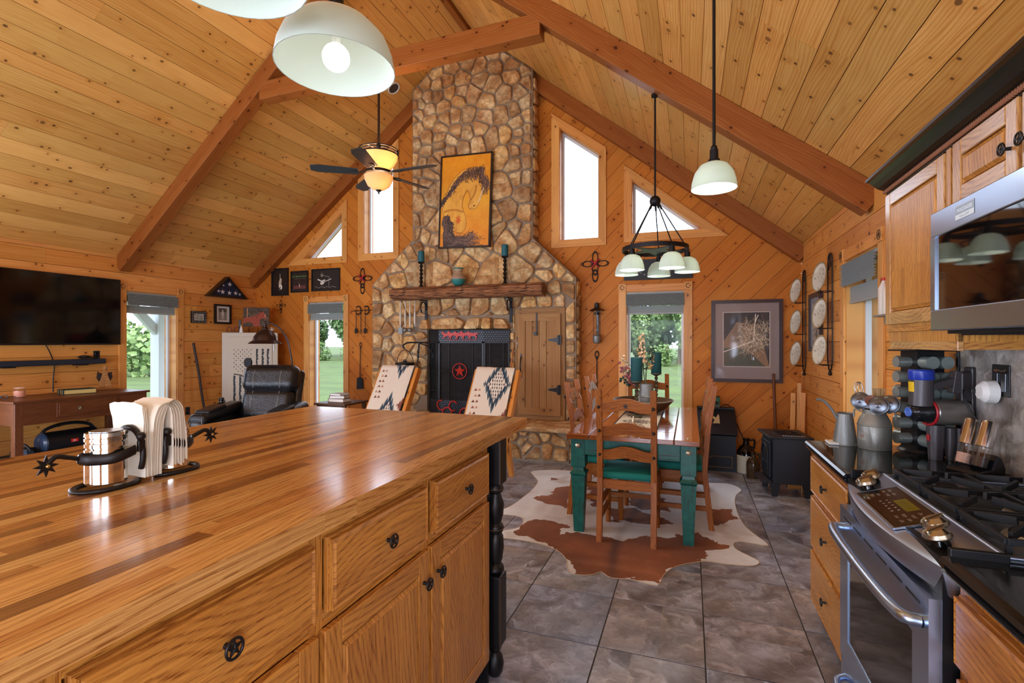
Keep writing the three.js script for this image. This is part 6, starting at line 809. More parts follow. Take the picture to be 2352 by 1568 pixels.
{ // leather recliner
  const L = mat(0x0e1014, 0.26, { bumpMap: leatherBump, bumpScale: 0.008, clearcoat: 0.25, clearcoatRoughness: 0.3 }), o = thing('leather_recliner', 'black leather recliner armchair with pale stitching beside the floor lamp', 'armchair', [-4.95, 0, -4.62], 0.3), st = mat(0x9a968c, 0.6);
  part('base', puff(0.74, 0.28, 0.8, 0.05, 0, 0.2, 0), L, o); part('seat_cushion', puff(0.6, 0.2, 0.68, 0.09, 0, 0.43, 0.1), L, o); part('footrest', puff(0.6, 0.34, 0.12, 0.06, 0, 0.25, 0.44), L, o); part('foot', [span(-0.3, 0.3, 0, 0.07, -0.3, 0.3, 0.01)], black, o);
  for (const s of [-1, 1]) { const a = part('arm', [puff(0.2, 0.5, 0.86, 0.08, s * 0.42, 0.33, 0.03), at(puff(0.22, 0.13, 0.8, 0.065), s * 0.42, 0.6, 0.05, 0.1, 0, 0)], L, o); part('arm_pad', at(puff(0.18, 0.05, 0.34, 0.025), s * 0.42, 0.655, 0.18, 0.12, 0, 0), L, a); part('stitching', tube([[s * 0.34, 0.6, 0.46], [s * 0.335, 0.45, 0.47], [s * 0.335, 0.25, 0.47]], 0.003, 12, 4), st, a); }
  const b = new THREE.Group(); b.name = 'backrest'; b.position.set(0, 0.45, -0.26); b.rotation.x = -0.3; o.add(b);
  part('back_shell', puff(0.74, 0.72, 0.12, 0.06, 0, 0.32, -0.09), L, b); part('lumbar_cushion', puff(0.66, 0.4, 0.2, 0.1, 0, 0.2, 0.02), L, b); part('head_cushion', puff(0.72, 0.36, 0.24, 0.12, 0, 0.54, 0.02), L, b);
  for (const x of [-0.17, 0.17]) { part('stitching', tube([[x, 0.4, 0.12], [x * 1.02, 0.5, 0.143], [x, 0.62, 0.135], [x * 0.95, 0.7, 0.08]], 0.0035, 18, 4), st, b); part('stitching', tube([[x * 0.9, 0.04, 0.1], [x * 1.0, 0.2, 0.122], [x, 0.36, 0.11]], 0.0035, 14, 4), st, b); }
  const cl = thing('clip_lamp', 'small round black clip lamp on a bent arm behind recliner', 'lamp', [-5.62, 0, -5.05]); part('post', tube([[0, 0, 0], [0.02, 0.6, 0], [0.05, 0.98, 0.02], [-0.06, 1.02, 0.08]], 0.007, 24, 6), black, cl); part('disc', [at(cyl(0.065, 0.065, 0.02, 24), 0.12, 1.17, 0.02, PI / 2, 0.6, 0), tube([[0.05, 0.97, 0.02], [0.09, 1.06, 0.0], [0.12, 1.12, 0.0]], 0.006, 12, 5)], black, cl); part('foot', cyl(0.1, 0.09, 0.02, 20, 0, 0.01, 0), black, cl);
}
{ // arched floor lamp
  const m = mat(0x4a3a36, 0.3, { metalness: 0.8 }), o = thing('floor_lamp', 'bronze floor lamp with arched neck and dome shade behind recliner', 'floor lamp', [-5.04, 0, -5.32]);
  part('base', faced(lathe([[0, 0.03], [0.05, 0.03], [0.13, 0.012], [0.14, 0], [0, 0]], 28), 0.5), m, o); part('pole', tube([[0, 0.02, 0], [0.01, 0.7, 0], [0.0, 1.25, 0.02], [-0.06, 1.55, 0.08], [-0.16, 1.68, 0.16], [-0.24, 1.7, 0.22]], 0.012, 50, 8), m, o);
  const s = part('shade', faced(lathe([[0.205, 0], [0.195, 0.015], [0.15, 0.045], [0.135, 0.1], [0.095, 0.155], [0.045, 0.185], [0.04, 0.21], [0.02, 0.22], [0.018, 0.26], [0, 0.26]], 36), 0.6), m, o, [-0.24, 1.42, 0.22]); part('shade_lining', lathe([[0.2, 0.001], [0.19, 0.016], [0.146, 0.045], [0.13, 0.1], [0.09, 0.15], [0, 0.16]], 36), mat(0xc8cdd2, 0.4), s); part('finial', [ball(0.024, 0, 0.235, 0, 12), ball(0.016, 0, 0.285, 0, 10)], m, s);
}
{ // side table with books
  const o = thing('side_table', 'small dark side table below the window beside fireplace', 'table', [-4.28, 0.065, -5.43]), dk = mat(new THREE.Color().setRGB(0.18, 0.13, 0.1), 0.5, { map: oakMap }); part('top', span(-0.28, 0.2, 0.57, 0.595, -0.25, 0.25, 0.004), dk, o); for (const [x, z] of [[-0.24, -0.2], [0.16, -0.2], [-0.24, 0.2], [0.16, 0.2]]) part('leg', span(x - 0.02, x + 0.02, -0.065, 0.57, z - 0.02, z + 0.02), dk, o); part('apron', span(-0.24, 0.16, 0.5, 0.57, 0.2, 0.22), dk, o);
  [['tan worn book at the bottom of side table stack', 0x8a6a44, 0.24, 0.045, 0], ['brown book in the middle of side table stack', 0x5a4030, 0.21, 0.04, 0.2], ['pale grey book on top of side table stack', 0xb8b8b0, 0.19, 0.025, -0.15]].reduce((y, [l, c, w, h, a], i) => { const b = thing('stacked_book', l, 'book', [-4.34, y, -5.41], a, 'books on the side table'); part('cover', [span(-w / 2, w / 2, 0, 0.004, -0.08, 0.08), span(-w / 2, w / 2, h - 0.005, h - 0.001, -0.08, 0.08), span(-w / 2, -w / 2 + 0.005, 0, h - 0.001, -0.08, 0.08)], mat(c, 0.6), b); part('pages', span(-w / 2 + 0.005, w / 2 - 0.006, 0.004, h - 0.005, -0.075, 0.075), paper, b); return y + h; }, 0.661);
}
// ---------- two reclined chairs with patterned blankets before the hearth ----------
[[-2.06, -4.78, false, 'reclined wooden chair with patterned blanket nearer the cupboard door'], [-3.39, -4.86, true, 'reclined wooden chair with patterned blanket nearer the recliner']].forEach(([x, z, flip, label], i) => {
  const w = mat(new THREE.Color().setRGB(0.86, 0.5, 0.2), 0.4, { map: pineMap }), o = thing('blanket_chair', label, 'chair', [x, 0, z], 0, 'reclined chairs by the hearth'), a = -0.56;
  for (const s of [-1, 1]) { part('back_stile', grain(at(box(0.045, 0.98, 0.09, 0, 0.49, 0, 0.005), s * 0.25, 0.28, -0.0, a, 0, 0), 'y', PINE, [s, 0.1]), w, o); part('front_leg', grain(span(s * 0.25 - 0.022, s * 0.25 + 0.022, 0, 0.42, 0.38, 0.44), 'y', PINE), w, o); part('rear_leg', grain(at(box(0.045, 0.46, 0.06), s * 0.25, 0.22, -0.2, 0.35, 0, 0), 'y', PINE), w, o); part('side_rail', grain(plank3([s * 0.25, 0.28, -0.02], [s * 0.25, 0.38, 0.44], 0.04, 0.07), 'z', PINE), w, o); }
  part('seat', grain(at(box(0.46, 0.03, 0.48), 0, 0.36, 0.2, -0.2, 0, 0), 'x', PINE), w, o); for (let k = 0; k < 3; k++) part('back_slat', grain(at(box(0.46, 0.08, 0.02, 0, 0.3 + k * 0.25, 0), 0, 0.28, 0, a, 0, 0), 'x', PINE), w, o);
  const bl = thing('patterned_blanket', 'cream woven blanket with dark stepped diamonds over the chair ' + (flip ? 'nearer the recliner' : 'nearer the cupboard door'), 'blanket', [x, 0.28, z], 0, 'blankets on the hearth chairs'); bl.rotation.x = a;
  const pts = [[0.055, 0.02], [0.062, 0.3], [0.058, 0.6], [0.056, 0.95], [0.05, 1.0], [0.02, 1.022], [-0.03, 1.02], [-0.06, 0.99], [-0.065, 0.8], [-0.07, 0.45]], pos = [], uv = [], idx = [], N = 14; let len = 0; const ls = pts.map((p, k) => (k ? (len += Math.hypot(p[0] - pts[k - 1][0], p[1] - pts[k - 1][1])) : 0));
  pts.forEach((p, k) => { for (let j = 0; j <= N; j++) { const u = j / N, bend = (noise(j * 0.7 + i * 9, k * 0.8) - 0.5) * 0.014; pos.push(-0.25 + u * 0.46, p[1], p[0] + bend); uv.push(u, ls[k] / len * 1.6 % 1); } }); for (let k = 0; k + 1 < pts.length; k++) for (let j = 0; j < N; j++) { const q = k * (N + 1) + j; idx.push(q, q + 1, q + N + 1, q + 1, q + N + 2, q + N + 1); }
  for (let k = 0; k < uv.length; k += 2) uv[k + 1] = Math.min(1, ls[Math.floor(k / 2 / (N + 1))] / ls[4]); const g = new THREE.BufferGeometry(); g.setAttribute('position', new THREE.Float32BufferAttribute(pos, 3)); g.setAttribute('uv', new THREE.Float32BufferAttribute(uv, 2)); g.setIndex(idx); g.computeVertexNormals();
  part('woven_cloth', g, new THREE.MeshStandardMaterial({ map: blanketPrint(!flip), roughness: 0.95, side: THREE.DoubleSide }), bl); const fr = []; for (let k = 0; k < 20; k++) fr.push(bar([-0.245 + k * 0.0235, 0.45, -0.07], [-0.24 + k * 0.0235, 0.4, -0.072], 0.002, 4)); part('fringe', merge(fr), white, bl).userData.kind = 'stuff';
});
// ---------- island ----------
function starKnob(parent, p, turn) {             // star inside a ring on a short stem, pointing along local +z
  const k = part('star_knob', [at(cyl(0.006, 0.005, 0.022, 10), 0, 0, 0.011, PI / 2), at(star3(0.0165, 0.004), 0, 0, 0.022), at(ring(0.0175, 0.0028, 24, 6), 0, 0, 0.023), at(extr(starPts(0.0165), 0.003), 0, 0, 0.0205)], black, parent, p, [0, turn, 0]); return k;
}
// a raised-panel front in the plane x-y (centre at the origin, front towards +z)
function panelDoor(parent, name, w, h, p, turn, m, m2, knob) {
  const d = new THREE.Group(); d.name = name; d.position.set(...p); d.rotation.y = turn; parent.add(d); const s = Math.min(0.06, w * 0.16), q = rng(Math.round((p[0] + p[2] * 7 + p[1] * 3) * 1000));
  for (const sx of [-1, 1]) part('stile', grain(box(s, h, 0.02, sx * (w - s) / 2, 0, 0.01, 0.004), 'y', OAK, [q(), q()]), m, d);
  for (const sy of [-1, 1]) part('rail', grain(box(w - 2 * s, s, 0.02, 0, sy * (h - s) / 2, 0.01, 0.004), 'x', OAK, [q(), q()]), m, d);
  const iw = w / 2 - s, ih = h / 2 - s; part('raised_panel', grain(extr(rect(-iw + 0.004, iw - 0.004, -ih + 0.004, ih - 0.004), 0.02, 0.014), 'y', OAK, [q(), q()]), m2, d, [0, 0, 0.001]);
  if (knob) starKnob(d, [knob[0], knob[1], 0.02], 0); return d;
}
function drawerFront(parent, w, h, p, turn, m, n = 1) {
  const d = new THREE.Group(); d.name = 'drawer'; d.position.set(...p); d.rotation.y = turn; parent.add(d); const q = rng(Math.round((p[0] * 5 + p[2] * 7 + p[1] * 3) * 1000));
  part('drawer_front', grain([box(w, h, 0.014, 0, 0, 0.007, 0.002), extr(rect(-w / 2 + 0.004, w / 2 - 0.004, -h / 2 + 0.004, h / 2 - 0.004), 0.012, 0.0115).translate(0, 0, 0.0135)], 'x', OAK, [q(), q()]), m, d); starKnob(d, [0, 0, 0.024], 0); return d;
}
{
  const t = thing('butcher_block_top', 'thick butcher block island top of brown wood strips', 'countertop', [0, 0, 0]), r = rng(14), x0 = -2.07, x1 = -0.757, z0 = -2.34, z1 = 0.55;
  const mats = [[1, 0.82, 0.55], [1, 0.88, 0.64], [0.86, 0.63, 0.38], [1, 0.94, 0.72], [0.4, 0.25, 0.15], [1, 0.84, 0.56], [0.94, 0.74, 0.47], [1, 0.86, 0.6], [0.66, 0.45, 0.26], [0.98, 0.8, 0.54]].map((c) => mat(new THREE.Color().setRGB(...c), 0.2, { map: oakMap, clearcoat: 0.5, clearcoatRoughness: 0.12 }));
  let x = x0; while (x < x1 - 0.001) { let w = 0.026 + r() * 0.022; if (x + w > x1 - 0.02) w = x1 - x; let z = z0; while (z < z1 - 0.01) { const dark = r() < 0.16; let l = dark ? 0.7 + r() * 1.2 : 0.45 + r() * 0.9; if (z + l > z1 - 0.25) l = z1 - z; part('strip', grain(span(x + 0.0002, x + w - 0.0002, 1.03, 1.075, z + 0.0003, z + l - 0.0003), 'z', [2.0, 0.5], [r(), r()]), dark ? mats[4 + 4 * Math.floor(r() * 2)] : mats[[0, 1, 2, 3, 5, 6, 7, 9][Math.floor(r() * 8)]], t); z += l; } x += w; }
  const c = thing('island_cabinet', 'golden oak kitchen island cabinet with raised panels and star knobs', 'cabinet', [0, 0, 0]), xf = -0.805;
  part('carcass', grain(span(-2.0, xf - 0.02, 0.1, 1.029, -1.94, 0.45), 'y', OAK), oakB, c); part('toe_kick', span(-1.95, xf - 0.08, 0, 0.1, -1.9, 0.42), darkBrown, c);
  for (const z of [-1.93, -1.42, -0.92, -0.41, 0.1]) part('face_stile', grain(span(xf - 0.02, xf, 0.1, 1.029, z - 0.022, z + 0.022), 'y', OAK, [z, 0.2]), oak, c); part('face_rail', grain(span(xf - 0.02, xf - 0.001, 0.99, 1.029, -1.93, 0.45), 'z', OAK), oak, c); part('face_rail', grain(span(xf - 0.02, xf - 0.001, 0.785, 0.825, -1.93, 0.45), 'z', OAK, [0.3, 0.4]), oak, c);
  [[-1.905, -1.445], [-1.395, -0.945], [-0.895, -0.435], [-0.385, 0.075]].forEach(([a, b], i) => { drawerFront(c, b - a, 0.175, [xf, 0.9075, (a + b) / 2], PI / 2, oak); panelDoor(c, 'cabinet_door', b - a + 0.03, 0.66, [xf, 0.455, (a + b) / 2], PI / 2, oak, oakB, [(i % 2 ? 1 : -1) * ((b - a) / 2 - 0.02), 0.24]); });
  part('end_panel', span(-2.0, xf, 0.0, 1.029, -1.96, -1.942), black, c); part('end_molding', [span(-1.9, xf - 0.02, 0.9, 0.915, -1.975, -1.96), span(-1.9, xf - 0.02, 0.88, 0.89, -1.972, -1.96)], black, c);
  const post = (px, pz, label) => { const o = thing('turned_post', label, 'post', [px, 0, pz], 0, 'turned black island legs'), s = 0.0415, worn = mat(0x6a4a26, 0.6);
    part('top_block', span(-s, s, 0.835, 1.029, -s, s, 0.006), black, o); part('lower_block', span(-s, s, 0.14, 0.445, -s, s, 0.008), black, o); part('turning', faced(lathe([[0.03, 0.835], [0.036, 0.825], [0.04, 0.812], [0.036, 0.8], [0.026, 0.792], [0.03, 0.78], [0.041, 0.745], [0.038, 0.7], [0.028, 0.665], [0.038, 0.652], [0.04, 0.64], [0.036, 0.626], [0.03, 0.62], [0.038, 0.605], [0.041, 0.56], [0.034, 0.505], [0.028, 0.49], [0.04, 0.475], [0.042, 0.462], [0.03, 0.445]], 24), 0.5), black, o); part('bun_foot', faced(lathe([[0.036, 0.142], [0.03, 0.12], [0.022, 0.105], [0.034, 0.085], [0.041, 0.055], [0.036, 0.02], [0.026, 0.004], [0, 0]], 24), 0.5), black, o);
    part('worn_edges', [[-s, s], [s, s]].flatMap(([a, b]) => [bar([a, 0.15, b], [a, 0.44, b], 0.0018, 4), bar([a, 0.84, b], [a, 1.02, b], 0.0018, 4)]).concat([at(ring(0.0405, 0.0015, 24, 4), 0, 0.812, 0, PI / 2), at(ring(0.0405, 0.0015, 24, 4), 0, 0.64, 0, PI / 2)]), worn, o).userData.kind = 'stuff'; };
  post(-0.802, -2.02, 'turned black island leg beside the oak drawers'); post(-2.0, -2.02, 'turned black island leg on the living room side');
}
{ // horseshoe napkin holder with piston shakers
  const y = 1.0752, ang = PI / 2, o = thing('napkin_holder', 'horseshoe and spur napkin holder on the island', 'napkin holder', [-1.42, y, -0.945], ang), rust = mat(0x2a2624, 0.42, { metalness: 0.7 });
  const shoe = (cx, flip) => new THREE.TubeGeometry(new THREE.CatmullRomCurve3(Array.from({ length: 15 }, (_, i) => { const t = 0.45 + i / 14 * (2 * PI - 0.9); return V3(cx + flip * 0.07 * Math.cos(t), 0.006, 0.055 * Math.sin(t)); })), 40, 0.008, 6).scale(1, 0.8, 1);
  part('base_horseshoe', shoe(-0.085, 1), rust, o); part('base_horseshoe', shoe(0.085, -1), rust, o);
  const up = (x) => new THREE.TubeGeometry(new THREE.CatmullRomCurve3(Array.from({ length: 15 }, (_, i) => { const t = -0.55 + i / 14 * (PI + 1.1); return V3(x, 0.075 + 0.07 * Math.sin(t), 0.055 * Math.cos(t)); })), 40, 0.0075, 6);
  part('upright_horseshoe', up(-0.03), rust, o); part('upright_horseshoe', up(0.03), rust, o);
  for (const s of [-1, 1]) {
    const sp = part('spur_band', [tube([[s * 0.05, 0.088, 0.056], [s * 0.07, 0.086, 0.058], [s * 0.1, 0.083, 0.05], [s * 0.135, 0.083, 0.02], [s * 0.145, 0.084, 0]], 0.005, 24, 6).scale(1, 1, 1), tube([[s * 0.05, 0.088, -0.056], [s * 0.07, 0.086, -0.058], [s * 0.1, 0.083, -0.05], [s * 0.135, 0.083, -0.02], [s * 0.145, 0.084, 0]], 0.005, 24, 6)].map((g) => { const p = g.attributes.position; for (let i = 0; i < p.count; i++) p.setY(i, 0.085 + (p.getY(i) - 0.085) * 2.6); g.computeVertexNormals(); return g; }), rust, o);
    part('spur_shank', tube([[s * 0.145, 0.085, 0], [s * 0.17, 0.094, 0], [s * 0.195, 0.1, 0], [s * 0.212, 0.085, 0]], 0.0062, 18, 6), rust, sp); part('rowel', at(extr(starPts(0.026, 0.012, 8), 0.004), s * 0.213, 0.083, -0.002), rust, sp); part('rivet', [ball(0.005, s * 0.213, 0.083, 0.007, 8)], brass, sp); part('button', [ball(0.011, s * 0.035, 0.125, 0.055, 12), span(s * 0.035 - 0.009, s * 0.035 + 0.009, 0.085, 0.115, 0.05, 0.06, 0.003)], rust, sp);
  }
  const c = Math.cos(ang), sn = Math.sin(ang), loc = (lx) => [-1.42 + lx * c, y + 0.013, -0.945 - lx * sn];
  [[-0.085, 'polished piston shaped shaker nearer the viewer in the napkin holder'], [0.085, 'polished piston shaped shaker behind the napkins']].forEach(([lx, l]) => { const p = thing('piston_shaker', l, 'shaker', loc(lx), 0, 'piston shakers'); part('body', faced(lathe([[0, 0], [0.043, 0], [0.045, 0.003], [0.045, 0.088], [0.0415, 0.089], [0.0415, 0.093], [0.045, 0.094], [0.045, 0.103], [0.0415, 0.104], [0.0415, 0.108], [0.045, 0.109], [0.045, 0.116], [0.042, 0.117], [0.042, 0.12], [0.045, 0.121], [0.044, 0.13], [0, 0.131]], 36), 0.4), mat(0xd8d2c8, 0.12, { metalness: 1 }), p); part('cap_disc', cyl(0.035, 0.035, 0.002, 28, 0, 0.132, 0), steel, p); });
  const n = thing('napkin_stack', 'stack of cream paper napkins drooping over the holder', 'napkins', [-1.42, y + 0.012, -0.945], ang);
  for (let k = 0; k < 9; k++) { // each sheet stands, then folds over towards +z
    const b = k / 8, x = -0.021 + b * 0.042, pts = k < 3 ? [[0, 0.0, 0], [0, 0.1, 0], [-0.004, 0.2 - k * 0.004, 0]] : [[0, 0, 0], [0, 0.12, 0], [0.004, 0.165, 0], [0.02 + b * 0.01, 0.205 - (8 - k) * 0.002, 0], [0.036 + b * 0.016, 0.188, 0], [0.04 + b * 0.022, 0.13, 0], [0.038 + b * 0.026, 0.02 + (k % 3) * 0.006, 0]], W = 0.125, pos = [], idx = [], uv = [], N = 8, cur = new THREE.CatmullRomCurve3(pts.map((p) => V3(...p))), M = 16;
    for (let i = 0; i <= M; i++) { const q = cur.getPoint(i / M); for (let j = 0; j <= N; j++) { const v = j / N; pos.push(x + q.x + (noise(j * 0.6 + k, i * 0.4) - 0.5) * 0.006, q.y + (i === M ? (noise(j * 2.1, k) - 0.5) * 0.004 : 0) - Math.pow(v - 0.5, 2) * 0.03 * (i / M), -W / 2 - 0.008 + v * W + (i / M) * 0.012 * (k > 2 ? 1 : -1)); uv.push(v, i / M); } }
    for (let i = 0; i < M; i++) for (let j = 0; j < N; j++) { const a = i * (N + 1) + j; idx.push(a, a + 1, a + N + 1, a + 1, a + N + 2, a + N + 1); } const g = new THREE.BufferGeometry(); g.setAttribute('position', new THREE.Float32BufferAttribute(pos, 3)); g.setAttribute('uv', new THREE.Float32BufferAttribute(uv, 2)); g.setIndex(idx); g.computeVertexNormals();
    part('napkin', g, new THREE.MeshPhysicalMaterial({ color: 0xf0e6d2, roughness: 0.95, side: THREE.DoubleSide, transmission: 0.15, thickness: 0 }), n);
  }
}
// ---------- pendant lamps and ceiling fan ----------
function pendant(p, R, H, label, cd) {
  const o = thing('pendant_lamp', label, 'pendant lamp', p, 0, 'frosted glass pendants'), top = roofY(p[0]) - p[1];
  part('canopy', cyl(0.05, 0.06, 0.025, 20, 0, top - 0.03, 0), iron, o); part('stem', bar([0, H + 0.05, 0], [0, top - 0.02, 0], 0.0085, 8), iron, o); const s = part('glass_shade', bell(R, H), frosted, o); part('socket', [cyl(0.034, 0.03, 0.02, 16, 0, H + 0.006, 0), cyl(0.024, 0.022, 0.06, 14, 0, H + 0.04, 0), ball(0.018, 0, H + 0.08, 0, 10)], iron, s); part('bulb_neck', cyl(0.014, 0.012, H - 0.06, 12, 0, H * 0.5 + 0.035, 0), white, s); lampAt(s, [0, 0.035, 0], Math.min(0.042, R * 0.24), cd);
}
pendant([-1.04, 2.3, -1.28], 0.18, 0.155, 'large frosted dome pendant over the island, beyond its twin', 0.12); pendant([-1.0, 2.3, -0.85], 0.18, 0.155, 'large frosted dome pendant over the island, above the shakers', 0.12); pendant([0.124, 2.29, -2.96], 0.12, 0.145, 'small frosted bell pendant between the range and dining table', 0.2);
{
  const fx = -3.0, fz = -4.345, o = thing('ceiling_fan', 'five blade ceiling fan with two amber glass bowls', 'ceiling fan', [fx, 0, fz]), dk = mat(0x2a2320, 0.35, { metalness: 0.5 }), amber = new THREE.MeshPhysicalMaterial({ color: 0xe6c196, roughness: 0.85, transmission: 0.4, thickness: 0, side: THREE.DoubleSide }), blade = mat(0x2b3a40, 0.35);
  part('canopy', cyl(0.07, 0.06, 0.05, 20, 0, 4.142, 0), dk, o); part('down_rod', bar([0, 3.36, 0], [0, 4.14, 0], 0.012, 10), dk, o); part('motor', faced(lathe([[0, 3.22], [0.1, 3.2], [0.14, 3.185], [0.14, 3.16], [0.1, 3.145], [0, 3.145]], 30), 0.5), dk, o);
  part('upper_bowl', faced(lathe([[0.192, 3.35], [0.185, 3.31], [0.15, 3.25], [0.1, 3.21], [0.05, 3.2], [0.049, 3.205], [0.098, 3.215], [0.147, 3.255], [0.181, 3.312], [0.188, 3.35]], 36), 0.8), amber, o); part('gallery_ring', [at(ring(0.197, 0.006, 48, 6), 0, 3.35, 0, PI / 2), at(ring(0.197, 0.005, 48, 6), 0, 3.375, 0, PI / 2), at(ring(0.197, 0.006, 48, 6), 0, 3.4, 0, PI / 2), ...[0, 1, 2, 3, 4].map((i) => at(ball(0.024, 0, 0, 0, 10).scale(1, 1.2, 0.5), 0.197 * Math.sin(i * 1.257 + 0.6), 3.375, 0.197 * Math.cos(i * 1.257 + 0.6), 0, i * 1.257 + 0.6, 0)), ...[0, 1, 2].map((i) => bar([0, 3.4, 0], [0.195 * Math.sin(i * 2.09), 3.4, 0.195 * Math.cos(i * 2.09)], 0.005))], dk, o);
  part('lower_bowl', faced(lathe([[0.145, 3.14], [0.14, 3.1], [0.11, 3.04], [0.06, 3.005], [0.0, 2.995], [0, 3.0], [0.058, 3.01], [0.107, 3.044], [0.137, 3.102], [0.142, 3.14]], 32), 0.8), amber, o); part('finial', [cyl(0.02, 0.03, 0.015, 14, 0, 2.99, 0), ball(0.011, 0, 2.968, 0, 8)], dk, o);
  for (let i = 0; i < 5; i++) { const ph = (-18 + 72 * i) * PI / 180, cx = 0.57 * Math.cos(ph) + 0.82 * Math.sin(ph), cz = 0.82 * Math.cos(ph) - 0.57 * Math.sin(ph), b = new THREE.Group(); b.name = 'blade_assembly'; b.position.y = 3.17; b.rotation.y = Math.atan2(cx, cz); o.add(b); part('blade', at(extr([[-0.055, 0.2], [0.055, 0.2], [0.07, 0.58], [0.045, 0.655], [-0.045, 0.655], [-0.07, 0.58]], 0.008, 0.002).rotateX(PI / 2), 0, 0.004, 0, 0, 0, 0.2), blade, b); part('blade_iron', [at(ring(0.035, 0.007, 20, 6).scale(0.8, 1.5, 1), 0, 0, 0.24, PI / 2, 0, 0), bar([0, 0, 0.1], [0, 0, 0.2], 0.012)], dk, b); }
  for (const [y, cd] of [[3.3, 1.6], [3.07, 0.45]]) for (const s of [-1, 1]) { part('bulb', ball(0.025, s * 0.06, y, 0.02 * s, 12), bulbGlow, o); const l = new THREE.PointLight(0xffe6c4, cd / 2); l.position.set(s * 0.06, y, 0.02 * s); l.shadow.radius = 1.2; l.castShadow = true; o.add(l); }
  const v = thing('recessed_speaker', 'round white fitting set in the left ceiling slope', 'fitting', [-3.93, roofY(-3.93) - 0.005, -6.05]); v.rotation.z = Math.atan(SL); part('trim_ring', at(ring(0.085, 0.012, 28, 6), 0, -0.004, 0, PI / 2), white, v); part('grille', cyl(0.08, 0.08, 0.01, 24, 0, 0, 0), mat(0x4a4440, 0.6), v);
}
// ---------- kitchen run along the right-hand wall ----------
const granite = mat(0xffffff, 0.07, { map: graniteMap });
function counter(a, b, label, name) {            // black granite with a beaded front edge
  const o = thing(name, label, 'countertop', [0, 0, 0]); part('slab', grain(span(0.612, 1.2, 0.874, 0.914, a, b), 'z', [0.3, 0.3]), granite, o);
  const e = [[0.63, 0.8745], [0.6, 0.8745], [0.592, 0.878], [0.6, 0.884], [0.589, 0.89], [0.6, 0.896], [0.587, 0.903], [0.594, 0.912], [0.612, 0.9145], [0.63, 0.914]];
  part('beaded_edge', at(extr(e, b - a), 0, 0, a), mat(0x10141a, 0.15), o); return o;
}
counter(-3.09, -2.36, 'black granite counter between the range and side window', 'granite_counter'); counter(-1.54, 0.6, 'black granite counter on the near side of the range', 'granite_counter');
{
  const b = thing('drawer_cabinet', 'oak base cabinet with three drawers beside the range', 'cabinet', [0, 0, 0]); part('carcass', grain(span(0.63, 1.2, 0.06, 0.873, -3.06, -2.365), 'y', OAK), oakB, b); part('toe_kick', span(0.68, 1.18, 0, 0.06, -3.05, -2.37), darkBrown, b);
  for (const [y0, y1] of [[0.655, 0.845], [0.37, 0.635], [0.085, 0.35]]) drawerFront(b, 0.66, y1 - y0, [0.63, (y0 + y1) / 2, -2.712], -PI / 2, oak);
  const c = thing('near_base_cabinet', 'oak base cabinet on the near side of the range', 'cabinet', [0, 0, 0]); part('carcass', grain(span(0.63, 1.2, 0.06, 0.873, -1.535, 0.55), 'y', OAK), oakB, c); part('toe_kick', span(0.68, 1.18, 0, 0.06, -1.53, 0.55), darkBrown, c); for (const z of [-1.24, -0.66, -0.08]) { drawerFront(c, 0.54, 0.17, [0.63, 0.75, z], -PI / 2, oak); panelDoor(c, 'cabinet_door', 0.54, 0.52, [0.63, 0.37, z], -PI / 2, oak, oakB, [0.22, 0.2]); }
}
